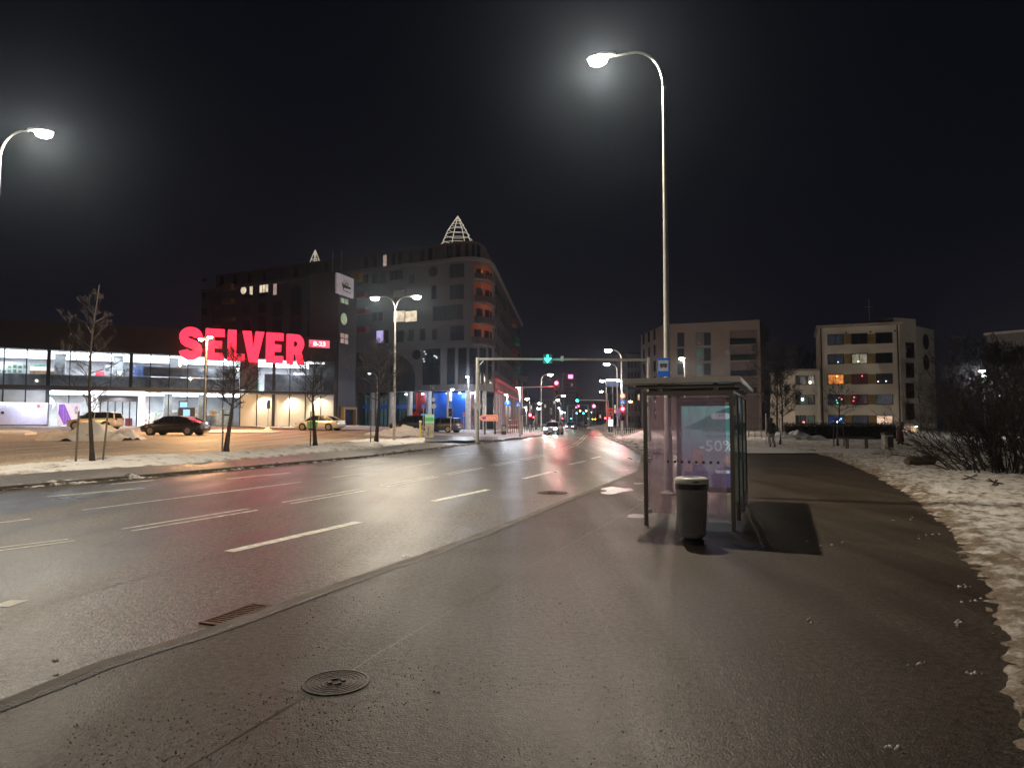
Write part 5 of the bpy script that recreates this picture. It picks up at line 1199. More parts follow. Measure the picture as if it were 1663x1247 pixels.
# ------------------------------------------------------------------ people
def person(label, loc, rz, joints, radii, top, legs, head_r=.105, hood=None, skirt=None, s=1.0):
    t = thing('person', label, 'person', loc, rz); t.scale = (s, s, s)
    names = list(joints); idx = {n: i for i, n in enumerate(names)}
    E = [('pelvis', 'waist'), ('waist', 'chest'), ('chest', 'neck'), ('neck', 'head'), ('head', 'crown'), ('chest', 'shl'), ('shl', 'ell'), ('ell', 'wrl'), ('chest', 'shr'), ('shr', 'elr'), ('elr', 'wrr'), ('pelvis', 'hil'), ('hil', 'knl'), ('knl', 'anl'), ('anl', 'tol'), ('pelvis', 'hir'), ('hir', 'knr'), ('knr', 'anr'), ('anr', 'tor')]
    for sd in 'lr':
        w_ = Vector(joints['wr' + sd]); e_ = Vector(joints['el' + sd]); d = (w_ - e_).normalized(); sidev = Vector((1 if sd == 'l' else -1, 0, 0))
        for k in range(5):
            nm = f'f{k}{sd}'; off_ = (k - 1.5) * .019
            f1 = w_ + d * (.085 if k < 4 else .03) + Vector((0, off_ if k < 4 else .035, 0)); f2 = f1 + d * ((.075, .085, .08, .06)[k] if k < 4 else .05) + Vector((0, .0 if k < 4 else .02, -.0)) + sidev * -.015
            joints[nm + 'a'] = tuple(f1); joints[nm + 'b'] = tuple(f2); radii[nm + 'a'] = .014; radii[nm + 'b'] = .009
            E += [('wr' + sd, nm + 'a'), (nm + 'a', nm + 'b')]
    names = list(joints); idx = {n: i for i, n in enumerate(names)}
    me = bpy.data.meshes.new('body'); me.from_pydata([joints[n] for n in names], [(idx[a], idx[b]) for a, b in E], []); o = bpy.data.objects.new('body', me); C.objects.link(o)
    md = o.modifiers.new('skin', 'SKIN'); sk = me.skin_vertices[0].data
    for n in names: rr = radii.get(n, .05); sk[idx[n]].radius = (rr, rr) if not isinstance(rr, tuple) else rr
    sk[idx['pelvis']].use_root = True
    o.modifiers.new('sub', 'SUBSURF').levels = 1; o.modifiers['sub'].render_levels = 2
    me.materials.append(top); o.parent = t
    # trousers and jacket follow the body as lofted shells
    def shell(name, pts, rr, mat, n=14, flat=1.0):
        m = MB(); m.tube(pts, rr, n); ob = m.build(name, mat, t, smooth=60); return ob
    J = {k: Vector(v) for k, v in joints.items()}
    for sd in 'lr': shell('trouser_leg', [J['hi' + sd] + Vector((0, 0, .05)), J['hi' + sd].lerp(J['kn' + sd], .5), J['kn' + sd], J['kn' + sd].lerp(J['an' + sd], .55), J['an' + sd] + Vector((0, 0, .05))], [.115, .10, .085, .088, .08], legs)
    for sd in 'lr': shell('shoe', [J['an' + sd] + Vector((0, .06, -.045)), J['an' + sd] + Vector((0, 0, -.03)), J['to' + sd]], [.045, .055, .04], black_pl, 10)
    m = MB(); secs = []
    wst, ch = J['waist'], J['chest']
    for c, rx, ry in ((J['pelvis'] + Vector((0, 0, -.10)), .21, .16), (J['pelvis'], .205, .155), (wst, .185, .14), (ch, .215, .145), (ch + Vector((0, 0, .12)), .17, .12), (J['neck'] + Vector((0, 0, .01)), .075, .075)):
        secs.append([c + Vector((rx * math.cos(k / 18 * 6.283), ry * math.sin(k / 18 * 6.283), 0)) for k in range(18)])
    m.loft(secs); m.build('jacket', top, t, smooth=True)
    for sd in 'lr': shell('sleeve', [J['sh' + sd] + Vector((0, 0, .03)), J['sh' + sd].lerp(J['el' + sd], .4), J['el' + sd], J['el' + sd].lerp(J['wr' + sd], .6), J['wr' + sd]], [.075, .068, .058, .052, .045], top)
    h = J['head']; m = MB()
    m.lathe([(.02, .17), (.075, .155), (.108, .09), (.112, .02), (.105, -.06), (.09, -.10)], 18, Matrix.Translation(h)); m.build('hood' if hood else 'hair', hood or M('hair_dark', (.02, .015, .012), .7), t, smooth=True)
    if skirt: m = MB(); m.loft([[J['pelvis'] + Vector((rx * math.cos(k / 20 * 6.283), ry * math.sin(k / 20 * 6.283), z)) for k in range(20)] for z, rx, ry in ((.05, .20, .16), (-.15, .24, .20), (-.40, .29, .25), (-.60, .31, .27))]); m.build('skirt', skirt, t, smooth=True)
    # face: brow, nose, ears
    skin = M('skin', (.35, .22, .16), .6)
    m = MB(); m.lathe([(.01, -.11), (.05, -.10), (.075, -.03), (.078, .05), (.05, .10)], 14, Matrix.Translation(h + Vector((0, .045, 0)))); f = m.build('face', skin, t, smooth=True)
    m = MB(); m.tube([h + Vector((0, .12, .01)), h + Vector((0, .145, -.03))], [.010, .016], 6); m.build('nose', skin, f, smooth=True)
    for s_ in (-1, 1): m = MB(); m.lathe([(.012, 0), (.004, .006)], 8, Matrix.Translation(h + Vector((s_ * .032, .118, .02))) @ Matrix.Rotation(R(-90), 4, 'X')); m.build('eye', black_pl, f)
    m = MB(); m.box((-.025, .117, -.065), (.025, .126, -.058), Matrix.Translation(h)); m.build('mouth', M('lips', (.25, .1, .09), .6), f)
    return t
base_r = dict(pelvis=(.15, .11), waist=(.135, .10), chest=(.16, .11), neck=.055, head=.09, crown=.06, shl=.06, shr=.06, ell=.042, elr=.042, wrl=.028, wrr=.028, hil=.085, hir=.085, knl=.058, knr=.058, anl=.04, anr=.04, tol=.03, tor=.03)
J1 = dict(pelvis=(0, 0, .95), waist=(0, .01, 1.12), chest=(0, .03, 1.34), neck=(0, .04, 1.50), head=(0, .06, 1.63), crown=(0, .06, 1.72), shl=(-.18, .03, 1.42), ell=(-.24, -.02, 1.14), wrl=(-.22, .14, .92), shr=(.18, .03, 1.42), elr=(.24, -.06, 1.15), wrr=(.23, .03, .90),
          hil=(-.09, 0, .90), knl=(-.10, .10, .50), anl=(-.10, -.02, .09), tol=(-.11, .15, .04), hir=(.09, 0, .90), knr=(.10, .04, .50), anr=(.11, -.16, .12), tor=(.12, -.02, .04))
q = G(1253.5, 726.5, 0.02)
person('person in a black jacket and grey trousers walking away on the path', q, R(8), dict(J1), dict(base_r), M('jacket_black', (.012, .012, .014), .8), M('trousers_grey', (.16, .155, .15), .85, var=.15), hood=M('jacket_black', (.012, .012, .014), .8))
J2 = dict(J1); J2.update(knl=(-.10, .22, .52), anl=(-.11, .28, .10), tol=(-.12, .46, .04), knr=(.10, .02, .50), anr=(.11, -.28, .14), tor=(.12, -.12, .04), chest=(0, .10, 1.32), neck=(0, .16, 1.46), head=(0, .22, 1.58), crown=(0, .24, 1.67), shl=(-.18, .10, 1.40), shr=(.18, .10, 1.40))
q = G(1462, 724.5, 0.03)
person('person in a dark top and long red skirt striding past the park bin', q, R(-80), J2, dict(base_r), M('coat_dark', (.02, .018, .022), .8), M('trousers_black', (.015, .015, .017), .85), skirt=M('skirt_red', (.045, .006, .009), .85, var=.3, scale=6), s=.88)
# ------------------------------------------------------------------ supermarket
d_pane = M('dark_window', (.025, .027, .036), .12, 0, var=.1)
d_pane2 = M('dark_window_grey', (.04, .042, .055), .15, 0, var=.3)
fr_dark = M('frame_dark', (.02, .02, .022), .5)
fr_white = M('frame_white', (.35, .34, .32), .5)
A_ = (P(0, 690, 64.5).x, 64.5); B_ = (P(545, 690, 80).x, 80.0); dS = (Vector(B_) - Vector(A_)).normalized()
A0 = Vector(A_) - dS * 14
SV = Facade([tuple(A0), B_]); UE = SV.u[-1]; ZB = 1.02; ZT = 8.58; ZM0, ZM1 = 4.62, 5.05
su = lambda px, py=640: SV.hit(px, py)[0]
sel = W(thing('supermarket', 'long glass fronted supermarket with a dark fascia and brightly lit interior', 'supermarket', (*SV.pos(UE / 2), ZB)))
fas = M('fascia_dark_metal', (.022, .018, .018), .55, .2, var=.2); steel_w = M('interior_white', (.72, .72, .74), .6); col_g = M('interior_column', (.42, .43, .45), .6)
ZR2 = 11.35
m = MB(); SV.box(m, 0, UE, ZT + .02, ZR2, -.35, .25); m.build('fascia', fas, sel)
m = MB(); SV.box(m, 0, UE, ZR2 - .3, ZR2 - .1, -14, -.36); m.build('roof', fas, sel)
m = MB(); SV.box(m, 0, UE, ZB - .6, ZR2 - .35, -12.2, -12); SV.box(m, UE - .05, UE + .15, ZB - .6, ZR2 - .35, -12, -.36); SV.box(m, -.1, 0.02, ZB - .6, ZR2 - .35, -12, -.36); m.build('wall', M('interior_backwall', (.55, .55, .58), .7, var=.25, scale=.8), sel)
m = MB(); SV.box(m, .02, UE - .06, 4.66, 4.98, -11.9, -.30); SV.box(m, .02, UE - .06, ZB - .5, ZB + .02, -11.9, -.1); m.build('floor', M('interior_floor', (.45, .44, .43), .35), sel)
m = MB(); SV.box(m, .02, UE - .06, ZT - .02, ZT + .08, -11.9, -.36); m.build('ceiling', steel_w, sel)
# ceiling light lines on both floors
em_int = EM('shop_tube', (.93, .97, 1.0), 9.0)
for fl_, z in ((0, 4.60), (1, ZT - .10)):
    for k in range(4):
        m = MB(); SV.box(m, 1.0, UE - (1.0 if fl_ else 9.6), z - .06, z, -1.6 - k * 2.6, -1.15 - k * 2.6); m.build('ceiling_glow_strip', em_int, sel)
for u_, z_, w__ in [(UE * (k + .5) / 5, ZT - .25, 520) for k in range(5)] + [(UE * (k + .5) / 6, 4.45, 430) for k in range(1, 4)]:
    for o_ in (-.75, -3.6, -7.5): lamp(sel, SV.P3(u_, z_, o_), w__ * (.28 if o_ > -1 else 1), (.95, .98, 1), (.3 if o_ > -1 else 1.2), 'AREA', name='shop_ceiling_lamp')  # front row by the glass is added to brighten racks and columns
# glazing, mullions
nb_ = 26; bay = UE / nb_
shopglass = GLASS('shop_glass', (.86, .90, .92), .03, .02)
frost = M('frosted_panel', (.74, .71, .62), .55, var=.10, scale=.8)
frost_l = M('frosted_panel_grey', (.55, .57, .55), .55, var=.15, scale=.8)
greyp = M('grey_panel', (.16, .165, .18), .5, var=.2)
u395, u430, u152, u234, u85, u262 = su(395), su(430), su(152), su(234), su(85), su(262)
for k in range(nb_):
    u0, u1 = k * bay + .05, (k + 1) * bay - .05; uc = (u0 + u1) / 2
    opaque_up = u395 < uc < u430
    m = MB(); SV.box(m, u0, u1, ZM1, ZT, -.10, -.07); m.build('glass_pane' if not opaque_up else 'panel', greyp if opaque_up else shopglass, sel)
    lowp = uc > u395; leftp = uc < u85
    if u152 - .6 < uc < u234 + .6: continue
    m = MB(); SV.box(m, u0, u1, ZB + .05, ZM0, -.10, -.05); m.build('panel' if lowp or leftp else 'glass_pane', frost if lowp else (frost_l if leftp else shopglass), sel)
for k in range(nb_ + 1):
    u = min(UE - .1, max(.1, k * bay)); th = .16 if k % 4 == 2 else .045
    m = MB(); SV.box(m, u - th, u + th, ZM1, ZT, -.14, .03); 
    if not (u152 + .2 < u < u234 - .2): SV.box(m, u - th, u + th, ZB, ZM0, -.14, .03)
    m.build('mullion', fr_dark, sel)
# floor band and canopy over the left half
m = MB(); SV.box(m, 0, u262, ZM0 + .002, ZM1 - .002, -.2, 1.3); m.build('canopy', M('canopy_dark', (.035, .028, .026), .5), sel)
m = MB(); SV.box(m, u262 + .001, UE, ZM0 + .15, ZM1 - .05, -.2, .05); m.build('floor_band', fr_dark, sel)
m = MB(); SV.box(m, u85, u152, ZM0 - .09, ZM0 - .03, .9, 1.0); m.build('canopy_light', EM('canopy_strip', (.72, .75, 1), 5), sel)
# inner columns, parapets, shelves
rnd = random.Random(12)
for px in (92, 190, 283, 418 - 8):
    u = su(px); m = MB(); SV.box(m, u - .45, u + .45, ZM1, ZT - .03, -2.9, -2.1); m.build('inner_column', col_g, sel)
for px in (275, 335 - 3): u = su(px); m = MB(); SV.box(m, u - .4, u + .4, ZB, ZM0 - .05, -2.9, -2.2); m.build('inner_column', col_g, sel)
dkb = M('backing_dark', (.30, .31, .35), .6, var=.4, scale=1.5); 
m = MB(); SV.box(m, 0.3, u395 - .3, 4.99, 6.25, -1.15, -1.05); m.build('rack_backing', dkb, sel)
m = MB(); SV.box(m, su(232), su(385), 6.36, 7.35, -1.3, -1.18); m.build('rack_backing', dkb, sel)
m = MB(); SV.box(m, su(432), UE - 1.2, 4.99, 7.0, -1.3, -1.18); m.build('rack_backing', dkb, sel)
cols = [(.5, .05, .07), (.6, .6, .62), (.1, .14, .3), (.55, .35, .2), (.6, .2, .3), (.25, .27, .3), (.65, .62, .55), (.15, .3, .2)]
for fl_, zb_ in ((1, 5.0), (0, ZB + .03)):
    for k in range(46 if fl_ else 24):
        u = rnd.uniform(.6, UE - 1.5) if fl_ else rnd.uniform(u234 + .8, u395 - .6); dep = rnd.uniform(2.4, 10.5); w_ = rnd.uniform(.4, 1.4); h_ = rnd.uniform(1.2, 2.7) if fl_ else rnd.uniform(.9, 2.0)
        c = rnd.choice(cols); mt = M('goods_%d' % cols.index(c), c, .6, var=.5, scale=3)
        o = W(thing('display_shelf', 'goods shelf seen through the glass of the supermarket\'s ' + ('upper' if fl_ else 'ground') + ' floor', 'shelf', (*SV.pos(u, -dep), zb_), group='goods shelves on the ' + ('upper' if fl_ else 'ground') + ' floor of the shop'))
        m = MB(); SV.box(m, u - w_, u + w_, zb_, zb_ + h_, -dep - .3, -dep); m.build('rack', steel_w if k % 2 else mt, o)
        m = MB(); n_ = int(w_ * 5)
        for j in range(n_):
            for lv in range(int(h_ / .45)):
                if rnd.random() < .75: uu = u - w_ + .1 + j * (2 * w_ - .2) / n_; SV.box(m, uu, uu + .28, zb_ + .08 + lv * .45, zb_ + .08 + lv * .45 + rnd.uniform(.15, .34), -dep + .01, -dep + .06)
        if m.f: m.build('goods', mt, o)
# entrance portal, glowing white
z635 = SV.hit(190, 635.5)[1]
portal = W(thing('entrance_portal', 'glowing white framed entrance portal of the supermarket', 'portal', (*SV.pos((u152 + u234) / 2), ZB)))
pe = EM('portal_white', (.93, .95, 1.0), 1.6)
pw_ = .42
m = MB(); SV.box(m, u152 - .1, u152 + pw_, ZB, z635, -.2, 1.5); m.build('side_panel', pe, portal)
m = MB(); SV.box(m, u234 - pw_ - .1, u234 + .1, ZB, z635, -.2, 1.5); m.build('side_panel', pe, portal)
m = MB(); SV.box(m, u152 + pw_ + .001, u234 - pw_ - .101, z635 - .42, z635, -.2, 1.5); m.build('lintel', pe, portal)
m = MB(); SV.box(m, u152 + pw_ + .01, u234 - pw_ - .11, z635 - 1.05, z635 - .43, .0, .1); m.build('soffit', M('portal_soffit', (.05, .045, .05), .5), portal)
for k in range(6):
    u = u152 + pw_ + .2 + k * (u234 - u152 - 2 * pw_ - .4) / 5; m = MB(); SV.box(m, u - .06, u + .06, ZB, z635 - 1.05, -.02, .08); m.build('door_frame', fr_dark, portal)
m = MB(); SV.box(m, u152 + pw_ + .1, u234 - pw_ - .2, ZB + .05, z635 - 1.06, .02, .03); m.build('door_glass', shopglass, portal)
m = MB(); SV.box(m, u152 + .8, u152 + 2.2, ZB + .03, ZB + 1.1, -1.6, -1.4); SV.box(m, u152 + 2.8, u234 - 1.0, ZB + .03, ZB + .9, -2.2, -2.0); m.build('barrier', M('barrier_red', (.35, .05, .06), .5), portal)
lamp(portal, SV.P3((u152 + u234) / 2, z635 - .6, 1.0), 120, (.92, .95, 1), .8, 'AREA')
# red letters
tub = 2 / 30
letter_mat = EM('letter_red', (1.0, .021, .052), 2.8); letter_side = M('letter_side', (.35, .02, .03), .4)
ub0 = su(290.5, 560); sgn = W(thing('shop_sign', 'huge glowing red letters SELVER across the supermarket fascia', 'shop sign', SV.P3(ub0, 9, .3)))
def stroke_outline(pts, w):
    L_, R_ = [], []
    for i, p in enumerate(pts):
        a = Vector(pts[max(i - 1, 0)]); b = Vector(pts[min(i + 1, len(pts) - 1)]); d = (b - a).normalized(); n = Vector((-d.y, d.x)); q = Vector(p); L_.append(tuple(q + n * w / 2)); R_.append(tuple(q - n * w / 2))
    return L_ + R_[::-1]
def arcp(cx, cy, rx, ry, a0, a1, n=10): return [(cx + rx * math.cos(R(a0 + (a1 - a0) * k / n)), cy + ry * math.sin(R(a0 + (a1 - a0) * k / n))) for k in range(n + 1)]
w_ = .27                 # letters drawn in a unit-high box, x scaled per letter
def S_shape():
    t = w_
    cl = arcp(.36, .70, .225, .165, -5, 90, 8)[0:] + arcp(.36, .70, .225, .165, 90, 180, 8)[1:] + [(.145, .66), (.17, .58), (.25, .53), (.36, .50), (.47, .46), (.56, .39)] + arcp(.36, .30, .225, .165, 0, -90, 8)[0:] + arcp(.36, .30, .225, .165, -90, -175, 8)[1:]
    return [stroke_outline(cl, t)], None
SHAPES = {
    'E': ([[(0, 0), (.60, 0), (.60, .24), (.28, .24), (.28, .39), (.52, .39), (.52, .62), (.28, .62), (.28, .76), (.60, .76), (.60, 1), (0, 1)]], .60),
    'L': ([[(0, 0), (.56, 0), (.56, .24), (.28, .24), (.28, 1), (0, 1)]], .56),
    'V': ([[(.23, 0), (.47, 0), (.70, 1), (.42, 1), (.35, .42), (.28, 1), (0, 1)]], .70),
    'R': ([[(0, 0), (.28, 0), (.28, .34), (.36, .34), (.45, 0), (.74, 0), (.60, .40)] + arcp(.40, .69, .30, .31, -42, 90, 10) + [(0, 1)], [(.28, .78), (.36, .78)] + arcp(.36, .69, .085, .09, 80, -80, 6) + [(.28, .57)]], .72),
}
def fill2d(loops):
    """triangulated flat shape with holes, from a 2-D curve"""
    cu = bpy.data.curves.new('outline', 'CURVE'); cu.dimensions = '2D'; cu.fill_mode = 'BOTH'; cu.extrude = .5
    for lp in loops:
        sp_ = cu.splines.new('POLY'); sp_.points.add(len(lp) - 1); sp_.use_cyclic_u = True
        for i, (x, y) in enumerate(lp): sp_.points[i].co = (x, y, 0, 1)
    ob = bpy.data.objects.new('outline', cu); C.objects.link(ob)
    me = bpy.data.meshes.new_from_object(ob.evaluated_get(bpy.context.evaluated_depsgraph_get())); bpy.data.objects.remove(ob); bpy.data.curves.remove(cu)
    r = ([v.co.copy() for v in me.vertices], [tuple(p.vertices) for p in me.polygons]); bpy.data.meshes.remove(me); return r
for ch, x0, x1, y0, y1 in (('S', 290.5, 328, 532, 585), ('E', 333, 363.5, 535, 586), ('L', 369, 396, 537, 587), ('V', 392.6, 427.5, 539, 589), ('E', 431, 458.5, 541.5, 590.5), ('R', 464, 493.5, 544, 592.5)):
    u0, u1, z0, z1 = SV.rect(x0, y0, x1, y1)
    if ch == 'S': loops, wd = S_shape()[0], None
    else: loops, wd = SHAPES[ch]
    vs, fs = fill2d(loops); xs = [v.x for v in vs]; ys_ = [v.y for v in vs]; sx_ = (u1 - u0) / (max(xs) - min(xs)); sy_ = (z1 - z0) / (max(ys_) - min(ys_)); mx_, my_ = min(xs), min(ys_)
    m = MB(); m.add([SV.P3(u0 + (v.x - mx_) * sx_, z0 + (v.y - my_) * sy_, .48 + v.z * .30) for v in vs], fs); o = m.build('letter', letter_mat, sgn)
m = MB(); 
for px in (300, 345, 383, 408, 445, 478): u = su(px, 560); SV.box(m, u - .06, u + .06, 8.9, 9.6, .25, .32)
m.build('mounting', fr_dark, sgn)
for px in (310, 350, 385, 410, 447, 480): lamp(sgn, SV.P3(su(px, 560), 9.6, 1.6), 70, (1, .06, .10), 1.0, 'AREA', aim=(dS.y, -dS.x, -.25), name='letter_glow')
u0, u1, z0, z1 = SV.rect(501, 553, 534, 565)
hs = W(thing('hours_sign', 'small lit pink sign reading 8-23 right of the big red letters', 'sign', SV.P3(u0, z0, .3)))
m = MB(); SV.box(m, u0, u1, z0, z1, .26, .40); m.build('box', EM('hours_pink', (1.0, .16, .24), 1.0), hs)
text_on('lettering', '8-23', EM('hours_white', (1, .95, 1), 1.6), hs, SV.fn((u0 + u1) / 2, z0 + (z1 - z0) * .22, .402), (z1 - z0) * .58, bold=.04, depth=.01, width=(u1 - u0) * .60)
# parcel lockers and ad board at the left
u0, u1, z0, z1 = SV.rect(-90, 655, 80.5, 692); lk = W(thing('parcel_locker', 'long pale blue lit parcel locker bank with a red mark, at the left edge', 'parcel locker', SV.P3(u0, ZB, 1.5)))
z0 = ZB
m = MB(); SV.box(m, u0, u1, z0 + .25, z1, 1.3, 1.9); m.build('cabinet', M('locker_blue', (.42, .46, .68), .4, var=.08), lk)
m = MB(); SV.box(m, u0, u1, z0, z0 + .249, 1.35, 1.85); m.build('plinth', fr_dark, lk)
m = MB()
nx = 30; ww = (u1 - u0) / nx; rnd = random.Random(2)
for i in range(nx):
    z = z0 + .33
    while z < z1 - .35:
        h = rnd.choice((.12, .18, .18, .30))
        if z + h > z1 - .32: break
        SV.box(m, u0 + i * ww + .012, u0 + (i + 1) * ww - .012, z, z + h - .015, 1.901, 1.912); z += h
m.build('compartment_doors', M('locker_door', (.50, .53, .74), .35, var=.08), lk)
m = MB(); SV.box(m, u0, u1, z1 - .06, z1 + .04, 1.9, 2.25); m.build('light_strip', EM('locker_strip', (.85, .95, 1), 6), lk)
lamp(lk, SV.P3((u0 + u1) / 2 + 3, z1 + .1, 2.9), 130, (.72, .78, 1), 1.2, 'AREA', aim=(-dS.y, dS.x, -.9), name='locker_light')
ua, ub, za, zb_ = SV.rect(64, 657, 69, 663); m = MB(); SV.box(m, ua, ub, za, zb_, 1.92, 1.93); m.build('red_mark', M('locker_red', (.6, .03, .04), .4), lk)
marks_on('lettering', M('locker_red_text', (.5, .05, .15), .5), lk, SV.fn(su(74.5), za + .08, 1.92), .14, .62, 6, 7)
ua, ub, za, zb_ = SV.rect(7.5, 668.5, 12, 672.5); m = MB(); SV.box(m, ua, ub, za, zb_, 1.92, 1.94); m.build('screen', M('locker_screen', (.02, .02, .05), .2), lk)
u0, u1, z0, z1 = SV.rect(94, 655, 131, 691.5); z0 = ZB + .2
ab = W(thing('advert_board', 'white and purple advert board standing beside the entrance', 'advert board', SV.P3(u0, ZB, .5)))
m = MB(); SV.box(m, u0, u1, z0, z1, .35, .5); m.build('board', M('advert_white', (.75, .72, .85), .4, emit=(.75, .72, .95), es=.35), ab)
W_, H_ = u1 - u0, z1 - z0; pur = M('advert_purple', (.22, .09, .50), .4, emit=(.3, .12, .7), es=.4)
m = MB(); m.prism([(.06 * W_, .95 * H_), (.30 * W_, .95 * H_), (.70 * W_, .04 * H_), (.28 * W_, .04 * H_), (.04 * W_, .52 * H_)], lambda a, b, w: SV.P3(u0 + a, z0 + b, w), .502, .51); f = m.build('purple_band', pur, ab)
m = MB()
for k in range(9): SV.box(m, u0 + .04 * W_ + k * .03 * W_, u0 + .34 * W_ + k * .04 * W_, z0 + H_ * (.88 - k * .10), z0 + H_ * (.885 - k * .10), .511, .513)
for k in range(3): SV.box(m, u0 + W_ * (.26 + .12 * k), u0 + W_ * (.268 + .12 * k), z0 + .05 * H_, z0 + (.9 - .25 * k) * H_, .514, .516)
m.build('map_lines', M('advert_line', (.6, .5, .9), .4, emit=(.6, .5, .9), es=.3), f)
u_ = u0 + W_ * .88; marks_on('lettering', M('advert_letters', (.10, .08, .30), .5), ab, lambda a, b, w: SV.P3(u_ - b, z0 + H_ * .70 + a, .502 + w), W_ * .13, H_ * .36, 5, 9)
# kiosks with screens inside the lower glazing
for px0, py0, px1, py1, sx0, sy0, sx1, sy1, lab in ((289, 662, 316, 679, 297, 665, 308, 675, 'dark kiosk with a lit blue screen right of the entrance'), (290, 651, 305, 661, 292, 653, 304, 661, 'small blue wall screen above the dark kiosk')):
    u0, u1, z0, z1 = SV.rect(px0, py0, px1, py1); o = W(thing('kiosk', lab, 'kiosk' if py0 > 655 else 'screen', SV.P3(u0, z0, .2)))
    m = MB(); SV.box(m, u0, u1, z0 if py0 < 655 else ZB, z1, .06, .4 if py0 > 655 else .15); m.build('case', fr_dark, o)
    u0, u1, z0, z1 = SV.rect(sx0, sy0, sx1, sy1); m = MB(); SV.box(m, u0, u1, z0, z1, .405 if py0 > 655 else .155, .42 if py0 > 655 else .17); m.build('screen', EM('screen_blue', (.25, .55, .95), 1.6), o)
# wall washers above the pale panels
for px in (425, 470, 515): 
    u = su(px); m = MB(); SV.box(m, u - .15, u + .15, ZM0 - .02, ZM0 + .06, .25, .45); m.build('wall_light', fr_dark, sel); lamp(sel, SV.P3(u, ZM0 - .12, .62), 560, (1, .86, .62), .15, 'SPOT', 130, .8, aim=(-dS.y * -.45, -.55 * -1 * .45, -1), name='wall_washer')
# dark stair tower with the basket panel between shop and flats
TD = Facade([(B_[0] + .2, B_[1] + .1), (P(577, 640, 84).x, 84.0)]); tw_ = W(thing('stair_tower', 'dark narrow tower carrying a square white panel with a basket picture', 'tower', (*TD.pos(1), ZB)))
UT = TD.u[-1]; ztt = TD.hit(560, 445)[1]; darkw = M('tower_dark', (.030, .030, .034), .6, var=.2)
m = MB(); TD.box(m, 0, UT, ZB - .5, ztt, -4, 0); m.build('wall', darkw, tw_)
u0, u1, z0, z1 = TD.rect(544.5, 448, 571.5, 480.5); m = MB(); TD.box(m, u0, u1, z0, z1, .01, .25); pn = m.build('panel', M('basket_panel_white', (.62, .60, .62), .5, emit=(.6, .57, .62), es=.16), tw_)
W_, H_ = u1 - u0, z1 - z0; bk = lambda pts, mat, o=.252, nm='basket_print': (lambda m: (m.prism(pts, lambda a, b, w: TD.P3(u0 + W_ * a, z0 + H_ * b, w), o, o + .02), m.build(nm, mat, pn)))(MB())
ink = M('panel_ink', (.06, .03, .04), .6)
bk([(.26, .60), (.30, .60), (.40, .24), (.36, .24)], ink); bk([(.36, .22), (.80, .18), (.80, .215), (.37, .255)], ink, .2522)
bk([(.30, .56), (.80, .50), (.82, .40), (.38, .36)], ink, .2524); bk([(.44, .58)] + [(.56 + .14 * math.cos(R(a)), .57 + .12 * math.sin(R(a))) for a in range(180, -1, -20)] + [(.68, .55)], M('panel_sun', (.45, .35, .15), .6), .2526)
for k in range(5): a = R(20 + k * 35); bk([(.56 + .19 * math.cos(a - .08), .57 + .17 * math.sin(a - .08)), (.56 + .19 * math.cos(a + .08), .57 + .17 * math.sin(a + .08)), (.56 + .26 * math.cos(a + .05), .57 + .23 * math.sin(a + .05)), (.56 + .26 * math.cos(a - .05), .57 + .23 * math.sin(a - .05))], ink, .2528)
win_warm = LITWIN('window_warm', (1.0, .70, .42), 1.05); win_cream = LITWIN('window_cream', (1.0, .82, .58), .95, .45, 1.6); win_green = LITWIN('window_greenish', (.72, .85, .55), .42, .4, 1.5)
win_pink = LITWIN('window_pinkish', (1.0, .68, .58), .42, .4, 1.6); win_purple = LITWIN('window_purple', (.62, .55, 1.0), .85, .4, .8); win_dim = LITWIN('window_dim', (.45, .38, .28), .12, .6, 1.2); win_blue = LITWIN('window_blue', (.12, .22, .85), .14, .6, 1.4); win_orange = LITWIN('window_orange', (1.0, .33, .08), .95, .6, 2.2); win_grey = LITWIN('window_grey', (.30, .32, .42), .06, .4, 2.0); win_red = LITWIN('window_red', (.5, .05, .06), .05, .7, 2.5); win_teal = LITWIN('window_teal', (.28, .42, .36), .16, .5, 1.5)
window(TD, tw_, TD.rect(553, 485, 565, 493.5), win_green, fr_dark, 1); round_window(TD, tw_, 558, 518, 5, win_green, fr_dark); window(TD, tw_, TD.rect(552, 542, 565, 558), win_pink, fr_dark, 1, .5)
u0, u1, z0, z1 = TD.rect(553, 661, 574, 694); m = MB(); TD.box(m, u0, u1, z1 - .3, z1, .01, .5); TD.box(m, u0, u0 + .25, ZB - .3, z1 - .3, .01, .5); TD.box(m, u1 - .25, u1, ZB - .3, z1 - .3, .01, .5); m.build('door_surround', M('surround_ochre', (.22, .14, .06), .6), tw_)
m = MB(); TD.box(m, u0 + .25, u1 - .25, ZB - .3, z1 - .3, .01, .06); m.build('door', d_pane, tw_)

# ------------------------------------------------------------------ corner apartment building
cx0 = P(742, 690, 89); 
A1 = Vector((P(322, 690, 112).x, 112.0)); B1 = Vector((P(735, 690, 90).x, 90.0))
arc_pts = []; c_end = Vector((P(802, 690, 95).x, 95.0)); D1 = Vector((P(848, 690, 152).x, 152.0))
dA = (B1 - A1).normalized(); dD = (D1 - c_end).normalized()
